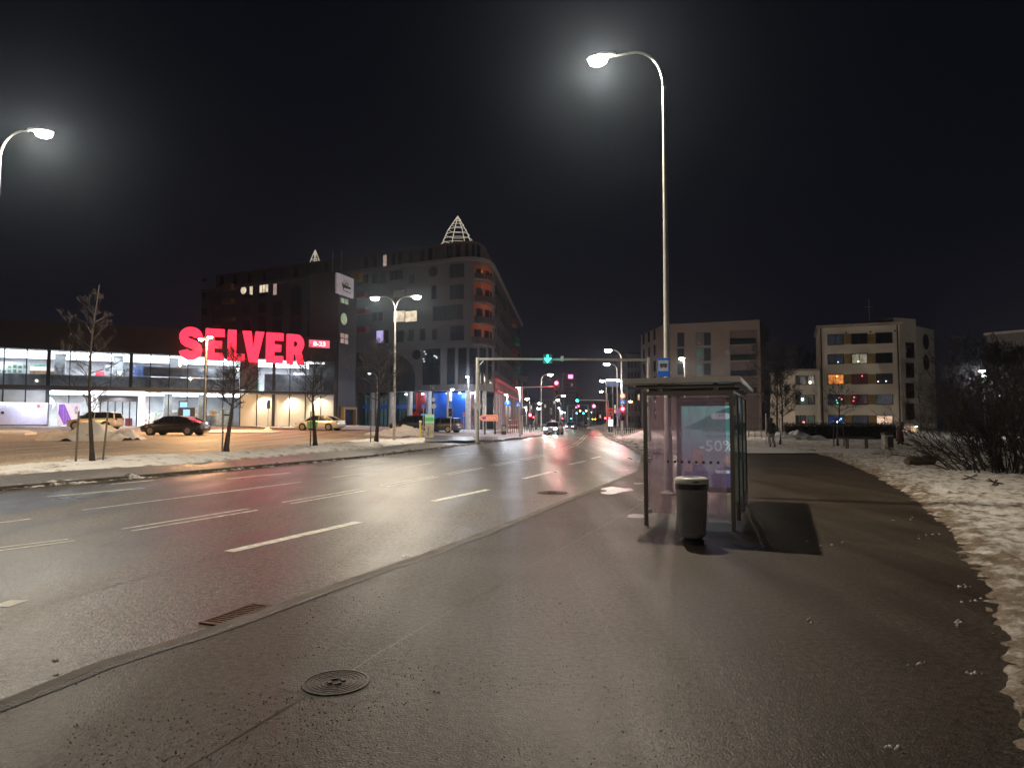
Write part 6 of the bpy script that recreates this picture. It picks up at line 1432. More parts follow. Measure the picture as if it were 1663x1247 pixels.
# Bezier round the corner, tangent to both wings
det = dA.x * dD.y - dA.y * dD.x; tt_ = ((c_end.x - B1.x) * dD.y - (c_end.y - B1.y) * dD.x) / det; K_ = B1 + dA * tt_
for k in range(13): t_ = k / 12; arc_pts.append(tuple(B1 * (1 - t_) ** 2 + K_ * 2 * t_ * (1 - t_) + c_end * t_ ** 2))
CB = Facade([tuple(A1)] + arc_pts + [tuple(D1)])
cbt = W(thing('corner_apartment_building', 'large grey apartment building with rounded corner, orange balconies and blue ground floor', 'apartment building', (*CB.pos(CB.u[1]), .5)))
UA, UC, UD = CB.u[1], CB.u[-2], CB.u[-1]
zc = CB.hit(745, 418)[1]; ztop = CB.hit(742, 389)[1]; zg = .35; zgf = CB.hit(700, 635)[1]
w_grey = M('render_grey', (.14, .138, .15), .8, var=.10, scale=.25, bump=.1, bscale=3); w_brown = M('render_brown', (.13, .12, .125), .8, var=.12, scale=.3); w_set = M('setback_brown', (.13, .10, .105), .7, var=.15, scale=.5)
u575 = CB.hit(577, 560)[0]
m = MB(); CB.box(m, u575, UC, zgf, zc - .5, -12, 0); m.build('wall', w_grey, cbt)
m = MB(); CB.box(m, 0, u575 - .01, .2, zc - .5, -12, -.02); m.build('wall', w_brown, cbt, label='dim brownish wall of the long left wing')
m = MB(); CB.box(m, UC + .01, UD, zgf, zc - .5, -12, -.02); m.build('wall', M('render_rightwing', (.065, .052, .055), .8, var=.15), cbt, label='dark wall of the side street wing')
m = MB(); CB.box(m, 0, UD, zc - .5, zc, -12, .25); m.build('cornice', M('cornice_grey', (.20, .19, .19), .8, var=.1), cbt)
m = MB(); CB.box(m, 2, UD - 2, zc + .01, ztop, -11, -1.1); m.build('setback_storey', w_set, cbt)
m = MB(); CB.box(m, u575, UD, .0, zgf - .01, -12, -2.2); m.build('ground_floor_wall', M('gf_dark', (.035, .045, .06), .35, var=.3, scale=.5), cbt)
# setback windows
for (x0, x1, lit) in [(xx, xx + 6.5, None) for xx in (657, 676, 689, 720, 735, 752, 770, 784)] + [(615, 621, 1)] + [(xx, xx + 5, None) for xx in (585, 600, 630, 640, 350, 372, 395, 420, 446, 470, 498, 520)]:
    u, _ = CB.hit((x0 + x1) / 2, 410); u0 = CB.hit(x0, 410)[0]; u1 = CB.hit(x1, 410)[0]
    window(CB, cbt, (u0, u1, zc + .35, zc + 2.0), win_pink if lit else d_pane, fr_dark, 0, out=-1.1)
# measured windows
wl = [((732, 430, 753, 450), d_pane2, 2), ((732, 463.5, 752.5, 485), d_pane2, 2), ((732.5, 530, 752.5, 552), d_pane2, 2), ((704, 497, 751, 519), d_pane2, 5), ((634, 441, 654, 454), d_pane, 2), ((606, 445, 613.5, 460), d_pane, 0), ((617.5, 445, 625.5, 460), d_pane, 0),
      ((638.5, 471, 658, 482.5), win_dim, 1), ((639, 505, 657.5, 523), win_cream, 0), ((658.5, 505, 677.5, 522.5), win_cream, 0), ((611.5, 537, 623, 557), win_purple, 0), ((624.5, 537, 631, 557), d_pane, 0), ((666, 448, 672, 460), d_pane, 0),
      ((683, 535, 690, 552), d_pane, 0), ((663, 536, 672, 553), d_pane, 0), ((703, 535, 709, 551), d_pane, 0), ((645, 538, 656, 555), d_pane, 0), ((702, 465, 708, 485), d_pane, 0), ((605, 508, 622, 521), d_pane, 1), ((580, 573, 589, 594), d_pane, 0), ((590, 447, 597, 459), d_pane, 0),
      ((405.8, 462, 411, 479), win_cream, 0), ((422, 462, 436, 475), win_cream, 2), ((444, 461, 450, 479), win_pink, 0)]
for r_, pane, bars in wl: window(CB, cbt, CB.rect(*r_), pane, fr_dark, bars, out=.0)
round_window(CB, cbt, 703.7, 441.5, 6.5, d_pane2, fr_dark); round_window(CB, cbt, 676.8, 576, 6, d_pane, fr_dark); round_window(CB, cbt, 396, 471.5, 4.5, win_cream, fr_dark)
# tall double-height windows round the corner, and the dark opening
for x0, x1 in ((728, 738), (745.5, 757), (763, 774), (779, 788), (792.5, 798)): window(CB, cbt, CB.rect(x0, 566, x1, 623), d_pane, fr_dark, 0, .52)
window(CB, cbt, CB.rect(688, 568, 714, 624), d_pane, fr_dark, 2, .5)
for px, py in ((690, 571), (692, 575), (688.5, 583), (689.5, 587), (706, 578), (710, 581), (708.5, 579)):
    u, z = CB.hit(px, py); m = MB(); CB.box(m, u - .12, u + .12, z - .1, z + .1, .1, .12); m.build('reflected_light', EM('win_sparkle', (.9, .95, 1), .9), cbt)  # glowing chips stand in for reflections in the dark glass
# big dark arch
u0, u1, z0, z1 = CB.rect(634, 574, 674, 635); 
m = MB(); m.prism([(u0, z0), (u1, z0), (u1, z0 + (z1 - z0) * .35)] + [(u0 + (u1 - u0) * math.cos(a), z0 + (z1 - z0) * (.35 + .65 * math.sin(a))) for a in [k * math.pi / 2 / 10 for k in range(1, 11)]], lambda a, b, w: CB.P3(a, b, w), .01, .05); arch = m.build('arch_glazing', d_pane, cbt)
m = MB()
for k in range(1, 4): u = u0 + (u1 - u0) * k / 4; CB.box(m, u - .05, u + .05, z0, z0 + (z1 - z0) * (.95, .88, .7)[k - 1], .055, .09)
m.build('glazing_bar', fr_dark, arch)
# tall arches and dark window bays of the left wing
for x0, y0, x1, y1 in ((345, 478, 360, 528), (472, 463, 489, 545), (500, 452, 520, 545), (524, 452, 541, 545), (395, 492, 408, 510), (420, 492, 434, 508), (443, 490, 459, 545), (420, 520, 434, 545), (395, 520, 408, 540), (328, 500, 336, 512), (328, 470, 336, 482)):
    u0, u1, z0, z1 = CB.rect(x0, y0, x1, y1); m = MB()
    top = [(u0 + (u1 - u0) / 2 * (1 - math.cos(a)), z1 - (u1 - u0) / 2 + (u1 - u0) / 2 * math.sin(a)) for a in [k * math.pi / 8 for k in range(9)]] if (x0, y0) in ((345, 478), (472, 463)) else [(u0, z1), (u1, z1)]
    m.prism([(u0, z0)] + top + [(u1, z0)], lambda a, b, w: CB.P3(a, b, w), -.01, .03); wn_ = m.build('window', d_pane, cbt)
    m = MB(); 
    for k in range(1, max(2, int((z1 - z0) / 2.8))): CB.box(m, u0, u1, z0 + k * 2.8 - .3, z0 + k * 2.8 + .3, .035, .06)
    m.build('spandrel', fr_dark, wn_)
bal_y = M('balcony_yellow', (.30, .20, .03), .6); bal_r = M('balcony_red', (.20, .04, .035), .6)
for x0, y0, x1, y1, mt in ((367, 487, 382, 494, bal_y), (368, 516, 383, 523, bal_y), (576, 445, 590, 459, bal_y), (575, 475, 598, 485, bal_r), (577, 503, 600, 511, bal_r), (577, 532, 600, 541, bal_r), (367, 463, 382, 472, bal_y)):
    m = MB(); CB.box(m, *CB.rect(x0, y0, x1, y1), .01, .9); m.build('balcony', mt, cbt)
# orange balconies of the corner: niche, back wall, slab, parapet
org = M('balcony_orange', (.42, .11, .04), .6, var=.1)
for (ya, yb) in ((432, 453), (459, 491), (492, 525), (526, 558)):
    u0, u1, z0, z1 = CB.rect(769 if ya < 520 else 765, ya, 799, yb)
    m = MB(); CB.box(m, u0, u1, z0, z1, .005, .02); f = m.build('balcony', org, cbt)
    m = MB(); CB.box(m, u0, u1, z0 - .02, z0 + (z1 - z0) * .30, .45, .52); m.build('parapet', M('parapet_dark', (.05, .035, .035), .4), f)
    m = MB(); CB.box(m, u0, u1, z0 - .25, z0 - .03, .021, .54); m.build('slab', M('slab_grey', (.13, .11, .11), .7), f)
    for t0, t1 in ((.08, .30), (.42, .68), (.76, .92)):
        m = MB(); CB.box(m, u0 + (u1 - u0) * t0, u0 + (u1 - u0) * t1, z0 + .15, z0 + (z1 - z0) * .70, .021, .05); m.build('balcony_door', d_pane, f)
    lamp(cbt, CB.P3((u0 + u1) / 2, z1 - .3, 1.6), 15, (1, .42, .2), .3, 'POINT', name='balcony_lamp')
# ground floor: columns, red and blue panels, glass bays
colm = M('column_pale', (.52, .50, .48), .6)
for px in (602, 632, 663, 694, 727, 760, 778, 790.5):
    u = CB.hit(px, 665)[0]; m = MB(); q = CB.P3(u, 0, -.4); m.tube([(q.x, q.y, .0), (q.x, q.y, zgf)], .38 if px < 780 else .3, 16); m.build('column', colm, cbt, smooth=40)
bl = M('panel_blue', (.012, .10, .48), .5, var=.12, scale=.4); rd = M('panel_red', (.50, .03, .025), .5, var=.15, scale=.5); rdd = M('panel_darkred', (.20, .02, .02), .6)
for x0, x1, y0, y1, mt, nm in ((696, 726, 637, 699, bl, 'panel'), (728, 768.5, 637, 699, bl, 'panel'), (683, 693, 637, 672, bl, 'panel'), (669.5, 683, 637, 668, rdd, 'panel'), (656, 672, 669, 686, rd, 'panel'), (668, 671, 637, 668, rd, 'panel')):
    u0, u1, z0, z1 = CB.rect(x0, y0, x1, y1); z0 = max(z0, .1); z1 = min(z1, zgf - .03); m = MB(); CB.box(m, u0, u1, z0, z1, -1.4, -1.2); m.build(nm, mt, cbt)
m = MB(); CB.box(m, *CB.rect(577, 657, 668, 663.5), -1.9, -1.6); m.build('transom_band', M('transom_blue', (.04, .09, .30), .5, emit=(.04, .10, .4), es=.12), cbt)
for x0, x1 in ((580, 600), (605, 630), (636, 656)):
    m = MB(); u0, u1, _, _ = CB.rect(x0, 640, x1, 690); CB.box(m, u0, u1, .3, zgf - .3, -1.95, -1.8); f = m.build('glazing', LITWIN('gf_glass_reflections', (.22, .42, .48), .13, .9, .5), cbt)  # reflections in dark glass, put in as blotchy emission
    m = MB(); 
    for k in range(1, 4): u = u0 + (u1 - u0) * k / 4; CB.box(m, u - .05, u + .05, .3, zgf - .3, -1.79, -1.72)
    m.build('glazing_bar', fr_dark, f)
u0, u1, z0, z1 = CB.rect(676, 671.5, 685, 693); m = MB(); CB.box(m, u0, u1, .3, z1, -1.35, -1.15); m.build('door', EM('door_lit_blue', (.12, .35, .6), .7), cbt)
for px, W2, colr in ((723, 900, (.55, .72, 1)), (656, 120, (.9, .95, 1)), (683, 160, (.9, .95, 1)), (744, 260, (.6, .75, 1)), (769, 120, (1, .7, 1)), (779, 120, (1, .92, .85))):
    q = CB.P3(CB.hit(px, 637)[0], zgf - .35, -.55); m = MB(); m.lathe([(.14, -.06), (.16, .02), (.12, .08)], 12, Matrix.Translation(q)); m.build('downlight', em_cool, cbt); lamp(cbt, q + Vector((0, -.1, -.25)), W2 * .45, colr, .1, 'POINT', name='downlight_lamp')
# lit passage right of the blue panels, signage marks on the band
m = MB(); u0, u1, _, _ = CB.rect(772, 640, 790, 690); CB.box(m, u0, u1, .2, zgf - .3, -2.0, -1.9); m.build('glazing', LITWIN('passage_lit', (.75, .50, .70), .28, .8, .8), cbt)
marks_on('lettering', M('grey_letters', (.45, .43, .40), .5), cbt, CB.fn(CB.hit(702.5, 632)[0], CB.hit(702.5, 632)[1], .02), .75, .7, 2, 4)
# side wing: pale pilasters, red lit cornice bands, windows
for k in range(16):
    px = 803 + k * 2.9; u = CB.hit(px, 670)[0]
    if u < UC + .3 or u > UD - .5: continue
    m = MB(); CB.box(m, u - .35, u + .35, .1, CB.hit(px, 645)[1] if False else zgf - .05, .0, .25); m.build('pilaster', M('pilaster_pink', (.42, .30, .33), .6), cbt)
uE = CB.hit(842, 640)[0]
for zz in (zgf + .1, zgf + 1.7): m = MB(); CB.box(m, UC + .2, uE, zz, zz + .28, .02, .5); m.build('red_band', M('red_band', (.45, .06, .07), .5, emit=(.9, .08, .1), es=.16), cbt)
m = MB(); CB.box(m, UC + .2, uE, zgf + .4, zgf + 1.68, .01, .10); m.build('sign_band', M('sign_band', (.18, .045, .05), .6), cbt)
for k in range(9): u = UC + 2 + k * 2.2; m = MB(); CB.disc(m, u, zgf + 1.05, .42, .11, .16, 14) if k % 2 == 0 else CB.box(m, u - .35, u + .35, zgf + .75, zgf + 1.35, .11, .16); m.build('sign_letter', M('sign_letter', (.4, .10, .09), .5), cbt)
rnd = random.Random(31)
for fl_ in range(7):
    for k in range(15):
        u0 = UC + 1.5 + k * 3.6; z0 = zgf + 3.1 + fl_ * 2.75
        if u0 > UD - 3 or z0 > zc - 2: continue
        window(CB, cbt, (u0, u0 + 1.5, z0, z0 + 1.55), rnd.choice((d_pane, d_pane2, d_pane, win_dim, d_pane2)), fr_dark, 1, out=-.01, t=.06)
    m = MB(); z0 = zgf + 3.1 + fl_ * 2.75
    if z0 < zc - 2:
        u0 = UC + 28 + (fl_ % 2) * 6; CB.box(m, u0, u0 + 5, z0 - .5, z0 + .6, .0, .9); m.build('balcony', M('balcony_green', (.03, .14, .07), .6) if fl_ % 2 else bal_r, cbt)
# roof cone frames, lit
def cone(cx, cy, Y, w, label, nr=7):
    a = P(cx, cy, Y); zt_ = a.z; zb_ = ztop - .05; H_ = zt_ - zb_; t = W(thing('roof_cone', label, 'roof cone', (a.x, Y, zb_))); em_c = M('cone_white', (.8, .76, .68), .4, emit=(1, .9, .72), es=.42)  # lit look is put into the white metal as emission
    for k in range(4):
        an = k * math.pi / 2 + .5; m = MB(); m.tube([(a.x + w * math.cos(an), Y + w * math.sin(an), zb_), (a.x + w * .56 * math.cos(an), Y + w * .56 * math.sin(an), zb_ + H_ * .55), (a.x, Y, zt_)], .065, 6); m.build('rib', em_c, t)
    for k in range(nr):
        f = k / nr; r = w * (1 - f ** 1.1); m = MB(); m.tube([(a.x + r * math.cos(j / 20 * 6.2832), Y + r * math.sin(j / 20 * 6.2832), zb_ + H_ * f + .15) for j in range(21)], .036, 5); m.build('ring', em_c, t)
cone(743.5, 351, 96, 2.75, 'lit white cone frame of ribs and rings on the roof over the rounded corner'); cone(512, 406, 109, 1.15, 'small lit white cone on the roof of the long left wing', 4)
for px in (540, 554.5): q = P(px, 420, 99); m = MB(); m.tube([(q.x, 99, zc - .1), (q.x, 99, zc + 3.4)], .07, 6); o = m.build('flagpole', galv); tag(o, ('left' if px < 545 else 'right') + ' one of two short masts above the tower with the basket panel', 'mast')

# ------------------------------------------------------------------ buildings on the right
brownr = M('render_warm_brown', (.27, .21, .185), .85, var=.10, scale=.3, bump=.08, bscale=3)
F1 = Vector((P(1041, 600, 133).x, 133.0)); F2 = Vector((P(1079, 600, 118).x, 118.0)); F3 = Vector((P(1235.5, 600, 112.3).x, 112.3)); F4 = Vector((P(1250, 600, 124).x, 124))
BR = Facade([tuple(F2), tuple(F3)]); BL = Facade([tuple(F1), tuple(F2)]); BS = Facade([tuple(F3), tuple(F4)])
zb1 = BR.hit(1150, 523.5)[1]; br = W(thing('brown_apartment_building', 'plain brown apartment building with a glazed balcony column, above the bus shelter', 'apartment building', (F2.x, F2.y, 0)))
m = MB(); BR.box(m, 0, BR.hit(1186, 600)[0], 0, zb1, -10, 0); BR.box(m, BR.hit(1231, 600)[0], BR.u[-1], 0, zb1, -10, 0); BR.box(m, BR.hit(1186, 600)[0], BR.hit(1231, 600)[0], zb1 - 1.6, zb1, -10, 0); m.build('wall', brownr, br)
m = MB(); BL.box(m, 0, BL.u[-1], 0, zb1, -10, -.01); m.build('wall', brownr, br); m = MB(); BS.box(m, 0, BS.u[-1], 0, zb1, -6, -.02); m.build('wall', M('render_brown_shaded', (.17, .13, .12), .85), br)  # side wall: shade put into a darker copy of the brown render
for (x0, ys_) in ((1101, ((541, 562), (567, 583), (591, 608))), (1131, ((541, 560), (566, 585), (591, 608))), (1144, ((541, 560), (566, 585), (591, 608)))):
    for i, (ya, yb) in enumerate(ys_): window(BR, br, BR.rect(x0, ya, x0 + 9.5, yb), (win_teal if x0 == 1131 and i else (win_dim if x0 == 1131 else d_pane2)), fr_dark, 0, .35)
u0 = BR.hit(1186, 600)[0]; u1 = BR.hit(1231, 600)[0]
m = MB(); BR.box(m, u0, u1, 0, zb1 - 1.6, -2.2, -2.0); m.build('balcony_back', M('balcony_back', (.03, .026, .028), .7), br)
for py in (560, 586, 612, 640):
    z = BR.hit(1208, py)[1]; m = MB(); BR.box(m, u0, u1, z - .12, z + .12, -2.0, -.05); m.build('balcony_slab', brownr, br)
    m = MB(); BR.box(m, u0, u1, z + .13, z + 1.1, -.12, -.07); m.build('balcony_glass', M('balcony_glass', (.02, .022, .028), .1), br)
for r_, pn_ in (((1188, 589, 1203, 598), win_warm), ((1207, 588, 1216, 598), win_blue), ((1217, 589, 1225, 598), M('blue_dark_pane', (.02, .03, .07), .2)), ((1210, 613, 1228, 622), LITWIN('window_bright', (1, .80, .50), 1.7, .7, 2.5))):
    u_0, u_1, z_0, z_1 = BR.rect(*r_); window(BR, br, (u_0, u_1, z_0, z_1), pn_, fr_dark, 1, out=-2.0)
for (px, py, cl, s_) in ((1207.6, 542.7, (1, .05, .1), 5), (1212, 563, (.3, 1, .7), 2), (1221, 566, (.4, 1, .75), 3), (1224, 562, (.4, 1, .75), 2), (1218, 569, (.4, 1, .75), 2), (1226, 567, (.5, 1, .8), 2), (1216, 574, (.6, .9, 1), 1.2), (1214, 542, (1, .1, .15), 1.5), (1231, 622, (1, .1, .1), 1.5)):
    u, z = BR.hit(px, py); m = MB(); BR.box(m, u - .12, u + .12, z - .12, z + .12, -1.2, -1.1); m.build('string_light', EM('string_%d' % int(px * 10), cl, s_), br)
rnd = random.Random(7)
for fl_ in range(6):
    for k in range(3): window(BL, br, (1.8 + k * 3.6, 2.7 + k * 3.6, 2 + fl_ * 2.9, 3.9 + fl_ * 2.9), rnd.choice((d_pane, d_pane2)), fr_dark, 0, t=.05)
u, z = BR.hit(1181, 572.5); m = MB(); BR.disc(m, u, z, .38, .3, .42); BR.box(m, u - .04, u + .04, z - .3, z, 0, .3); m.build('satellite_dish', fr_white, br, smooth=40)
u0, u1, z0, z1 = BR.rect(1195, 655, 1216, 716)
# pale apartment building
cream = M('render_cream', (.60, .55, .46), .85, var=.08, scale=.3, bump=.08, bscale=3); ochre = M('panel_ochre', (.22, .155, .055), .7, var=.2)
G1 = Vector((P(1331, 600, 100).x, 100.0)); G2 = Vector((P(1463, 600, 96).x, 96.0)); CF = Facade([tuple(G1), tuple(G2)]); zt_ = CF.hit(1395, 530)[1]
cr_ = W(thing('cream_apartment_building', 'five-storey cream apartment building with ochre panels between its windows', 'apartment building', (G1.x, G1.y, 0)))
m = MB(); CF.box(m, 0, CF.u[-1], 0, zt_ - .01, -12, 0); m.build('wall', cream, cr_)
m = MB(); CF.box(m, -.3, CF.u[-1] + .3, zt_, zt_ + .38, -12, .4); m.build('roof_edge', M('roof_edge', (.30, .27, .22), .7), cr_)
for px in (1334.5, 1459): u = CF.hit(px, 600)[0]; m = MB(); q0 = CF.P3(u, 0, .12); m.tube([q0, (q0.x, q0.y, zt_)], .09, 8); m.build('downpipe', M('downpipe_brown', (.06, .035, .03), .5), cr_)
rows = ((544, 559.3, 541, 556.5), (576, 590.6, 574, 588.8), (608.7, 623.4, 607.6, 622.3), (641.5, 656.3, 641.6, 656.3), (674.8, 688.8, 675.5, 689.3))
panes = [[win_grey, d_pane, d_pane], [win_grey, win_cream, d_pane], [win_orange, win_red, d_pane2], [win_grey, win_red, win_grey], [win_blue, win_grey, LITWIN('window_peach', (1, .66, .45), 1.0, .35, 2)]]
win_creamdim = LITWIN('window_creamdim', (.75, .7, .5), .38, .5, 2); panes[1][1] = win_creamdim
for i, (a0, a1, b0, b1) in enumerate(rows):
    for j, (x0, x1) in enumerate(((1344.8, 1369), (1383.5, 1407.5), (1422.7, 1448))):
        f = j / 2; r_ = CF.rect(x0 + i * .35, a0 + (b0 - a0) * f, x1 + i * .35, a1 + (b1 - a1) * f); window(CF, cr_, r_, panes[i][j], fr_dark, 1, t=.10)
    for j, (x0, x1) in enumerate(((1369.5, 1383), (1408, 1422))):
        r_ = CF.rect(x0 + i * .35, a0 + (b0 - a0) * .4, x1 + i * .35, a1 + (b1 - a1) * .4); m = MB(); CF.box(m, r_[0] + .1, r_[1] - .08, r_[2] - .05, r_[3] + .05, .0, .03); m.build('ochre_panel', ochre, cr_)
for (px, py, cl, s_) in ((1359, 611, (1, .7, .2), 4), (1363, 646, (1, .2, .2), 3), (1367, 648, (1, .3, .3), 3), (1358, 650, (.2, .8, 1), 3), (1360, 654, (.2, 1, .4), 2), (1387, 645, (1, .1, .1), 3), (1386, 651, (1, .1, .2), 2), (1400, 610.5, (1, .15, .15), 2), (1360, 685, (.6, .85, 1), 8), (1363, 682, (.3, .6, 1), 3), (1366, 680, (.3, .6, 1), 3), (1361, 588, (.4, .7, 1), 2), (1394, 587, (1, .85, .5), 4), (1426, 619.5, (1, .8, .6), 2), (1439, 619, (1, .8, .6), 2)):
    u, z = CF.hit(px, py); m = MB(); CF.box(m, u - .09, u + .09, z - .09, z + .09, .036, .06); m.build('string_light', EM('light_%d_%d' % (px, py), cl, s_), cr_)
for px in (1374, 1413.5, 1453.5): u, z = CF.hit(px, 540.5 - (px - 1374) * .04); m = MB(); CF.disc(m, u, z, .14, .0, .06, 10); m.build('vent', fr_dark, cr_)
# low wing
WG = Facade([(P(1289.5, 600, 98).x, 98.0), (P(1331, 600, 98).x, 98.0)]); zw = WG.hit(1310, 602.5)[1]
m = MB(); WG.box(m, 0, WG.u[-1] - .02, 0, zw, -9, 0); m.build('wall', cream, cr_, label='low cream wing at the left')
m = MB(); WG.box(m, -.2, WG.u[-1] - .02, zw + .001, zw + .3, -9, .2); m.build('roof_edge', M('roof_edge', (.30, .27, .22), .7), cr_)
for i, (ya, yb) in enumerate(((610.7, 624), (642.2, 656), (675.3, 688.5))):
    for j, (x0, x1) in enumerate(((1293, 1296), (1299.5, 1308), (1312.5, 1322))): window(WG, cr_, WG.rect(x0, ya, x1, yb), (d_pane2, (win_grey, win_teal, win_grey)[i], (win_grey, d_pane2, win_teal)[i])[j], fr_dark, 0, t=.10)
for px, py, cl, s_ in ((1315.5, 621, (1, .85, .6), 6), (1303, 648.5, (.7, .9, 1), 7), (1305, 686, (1, .3, .3), 2)): u, z = WG.hit(px, py); m = MB(); WG.box(m, u - .16, u + .16, z - .16, z + .16, .036, .06); m.build('window_lamp', EM('wl_%d' % px, cl, s_), cr_)
# stair part and rear part to the right
ST = Facade([(G2.x + .05, 97.5), (P(1490, 600, 99).x, 99.0)]); zs = ST.hit(1476, 517.5)[1]; shade = M('render_cream_dim', (.33, .30, .27), .85, var=.1)  # darker copy of the cream render, shade put into the colour
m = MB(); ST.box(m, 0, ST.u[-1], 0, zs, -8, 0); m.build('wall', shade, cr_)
for ya, yb in ((557, 580.7), (590, 613), (623, 646), (656, 681)): window(ST, cr_, ST.rect(1471.5, ya, 1483.5, yb), M('stair_pane', (.035, .015, .015), .2), fr_dark, 0, t=.08)
SB2 = Facade([(P(1490, 600, 99).x, 99.3), (P(1518.5, 600, 104).x, 104.0)]); zs2 = SB2.hit(1504, 533)[1]
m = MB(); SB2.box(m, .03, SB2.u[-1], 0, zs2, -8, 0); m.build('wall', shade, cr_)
for px, py in ((1503.3, 555), (1504, 588.5)): round_window(SB2, cr_, px, py, 4.6, M('stair_pane', (.035, .015, .015), .2), fr_dark)
u0, u1, z0, z1 = ST.rect(1466, 688, 1490, 713)
m = MB(); ST.box(m, u0, u1 + 1.5, z1 - .3, z1, .0, 1.8); m.build('entrance_canopy', shade, cr_)
m = MB(); ST.box(m, u0 + .2, u0 + 1.6, .05, z1 - .31, .01, .06); m.build('door', M('door_brown', (.10, .06, .04), .5), cr_)
m = MB(); ST.box(m, u0 + 1.7, u1, .05, z1 - .31, .01, .05); m.build('entrance_wall', M('entrance_cream', (.6, .5, .35), .6), cr_)
q = ST.P3(u0 + 1.2, z1 - .42, 1.2); m = MB(); m.lathe([(.10, -.06), (.12, .04)], 10, Matrix.Translation(q)); m.build('entrance_light', em_lamp, cr_); lamp(cr_, q + Vector((0, -.2, -.2)), 120, (1, .88, .7), .1, 'POINT', name='entrance_lamp')
m = MB(); q = CF.P3(CF.hit(1418, 600)[0], zt_ + .4, -3); m.tube([q, q + Vector((0, 0, 4))], .04, 5); m.tube([q + Vector((-.8, 0, 2.8)), q + Vector((.8, 0, 2.8))], .03, 5); m.build('antenna', galv, cr_)
# rightmost building
RF = Facade([(P(1605, 600, 92).x, 92.0), (P(1720, 600, 86).x, 86.0)]); zr = RF.hit(1630, 542)[1]; dimc = M('render_dim_pink', (.11, .09, .085), .85, var=.1, scale=.3)
rt = W(thing('rightmost_apartment_building', 'dim apartment building cut by the right edge of the photo', 'apartment building', (RF.p[0].x, 92, 0)))
m = MB(); RF.box(m, 0, RF.u[-1], 0, zr, -12, 0); m.build('wall', dimc, rt); m = MB(); RF.box(m, -.3, RF.u[-1], zr + .002, zr + .3, -12, .3); m.build('roof_edge', M('roof_edge', (.30, .27, .22), .7), rt)
for i, (ya, yb) in enumerate(((565.5, 582.5), (600.5, 617), (636, 652), (671, 687))):
    for j, (x0, x1) in enumerate(((1609, 1616), (1619, 1633), (1650, 1668), (1680, 1700))): window(RF, rt, RF.rect(x0, ya, x1, yb), (d_pane, d_pane2)[(i + j) % 2], fr_dark, 0, t=.08)
for px, py, cl, s_ in ((1624, 643, (.5, .7, 1), 9), (1627, 613, (.7, .75, .8), 2.5), (1655, 565, (1, .9, .8), 1.5)): u, z = RF.hit(px, py); m = MB(); RF.box(m, u - .12, u + .12, z - .12, z + .12, .036, .06); m.build('window_lamp', EM('rl_%d' % px, cl, s_), rt)
# pale house end between brown and cream buildings
HE = Facade([(P(1249, 600, 135).x, 135.0), (P(1273, 600, 133).x, 133.0)]); zh = HE.hit(1262, 647)[1]; he = W(thing('pale_house', 'pale gable end of a low house in the gap beside the brown building', 'house', (HE.p[0].x, 135, 0)))
m = MB(); HE.box(m, 0, HE.u[-1], 0, zh, -8, 0); m.build('wall', M('render_pale', (.42, .39, .36), .85), he); m = MB(); HE.box(m, -.4, HE.u[-1] + .4, zh, zh + .3, -8, .4); m.build('roof', fr_dark, he)
lamp(he, HE.P3(HE.u[-1] * .6, 5, 6), 700, (1, .9, .75), .2, 'POINT', name='yard_lamp')
m = MB(); q = HE.P3(HE.hit(1283, 680)[0], 3, 1); m.box((-.2, 0, -1.2), (.2, .1, 1.2), Matrix.Translation(P(1283, 680, 128))); o = m.build('lit_stair_window', EM('slit', (.9, .9, .85), 1.0)); tag(o, 'thin lit vertical slit window in the dark left of the low cream wing', 'window')
# ------------------------------------------------------------------ the far end of the street
def block(label, x0, x1, ytop, Y, mat, rows, cols_, seed, lit=.12, name='apartment_building', wd=14):
    f = Facade([(P(x0, 650, Y).x, Y), (P(x1, 650, Y).x, Y)]); z1 = f.hit((x0 + x1) / 2, ytop)[1]; t = W(thing(name, label, 'apartment building', (f.p[0].x, Y, 0))); rnd = random.Random(seed)
    m = MB(); f.box(m, 0, f.u[-1], 0, z1, -wd, 0); m.build('wall', mat, t); m = MB(); f.box(m, -.2, f.u[-1] + .2, z1 + .002, z1 + .35, -wd, .2); m.build('roof_edge', fr_dark, t)
    for i in range(rows):
        for j in range(cols_):
            u = f.u[-1] * (j + .5) / cols_; z = 1.4 + (z1 - 2) * i / rows; w = f.u[-1] / cols_ * .25
            window(f, t, (u - w, u + w, z, z + 1.4), rnd.choice((win_cream, win_pink)) if rnd.random() < lit else rnd.choice((d_pane, d_pane2)), fr_dark, 0, t=.06)
    return t, f
fd = M('far_render_dark', (.09, .07, .075), .85, var=.2); fd2 = M('far_render_grey', (.14, .11, .12), .85, var=.2)
block('dark brown building left of and behind the brown apartment building', 1019, 1040, 575, 165, fd2, 6, 4, 1, .05)
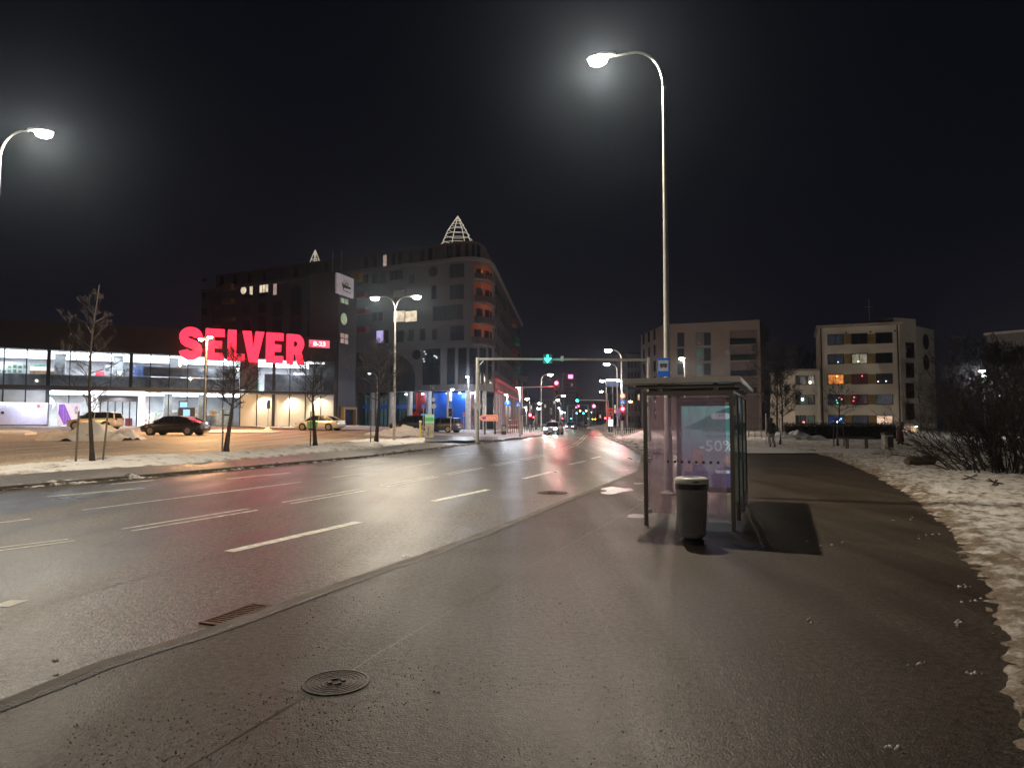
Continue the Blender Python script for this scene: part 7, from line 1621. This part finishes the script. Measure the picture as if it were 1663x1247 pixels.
block('dark building end in the far left gap past the rounded corner building', 849, 856, 611, 175, fd2, 5, 2, 2, .0)
block('tall dim tower block far beyond the red signal', 916, 938, 606, 420, fd, 12, 6, 3, .04)
block('distant dark block behind the left green signal', 878, 912, 648, 330, fd, 6, 7, 4, .10)
block('distant dark block at the end of the street on the right', 964, 985, 652, 300, fd, 5, 5, 5, .10)
block('low distant block behind the thin LED posts, left', 856, 878, 655, 260, fd, 4, 5, 6, .12)
block('distant block behind the right-hand signs', 996, 1018, 640, 260, fd, 6, 4, 7, .06)
a = P(923, 608.5, 415); b = P(930.5, 614.5, 415); t = W(thing('roof_sign', 'small glowing pink sign high on the distant tower', 'sign', a)); m = MB(); m.box((a.x, 415, b.z), (b.x, 415.6, a.z)); m.build('panel', EM('pink_sign', (1, .25, .5), 3), t)
m = MB(); m.box((a.x + .5, 415.6, b.z - .0), (b.x - .5, 419.9, b.z + .4)); m.build('bracket', fr_dark, t)
a = P(941, 675, 230); b = P(962, 684, 230); t = W(thing('footbridge_screen', 'wide dark signboard with coloured lights over the far end of the street', 'signboard', a)); m = MB(); m.box((a.x, 230, b.z), (b.x, 230.4, a.z)); m.build('panel', fd2, t)
m = MB(); m.box((a.x + .3, 230.05, 0), (a.x + .6, 230.35, b.z)); m.build('leg', galv, t); m = MB(); m.box((b.x - .6, 230.05, 0), (b.x - .3, 230.35, b.z)); m.build('leg', galv, t)
# ------------------------------------------------------------------ thin haze, added to give the lamps halos
hm = bpy.data.materials.new('added_halo_haze'); hm.use_nodes = True; hm.node_tree.nodes.clear()
ho = hm.node_tree.nodes.new('ShaderNodeOutputMaterial'); hv = hm.node_tree.nodes.new('ShaderNodeVolumePrincipled')
hv.inputs['Color'].default_value = (.62, .78, 1, 1); hv.inputs['Density'].default_value = 0.00034; hv.inputs['Anisotropy'].default_value = 0.87
hm.node_tree.links.new(hv.outputs[0], ho.inputs['Volume'])
mb = MB(); mb.box((-210, -60, -1.6), (260, 520, 48)); o = mb.build('haze', hm); tag(o, kind='stuff')
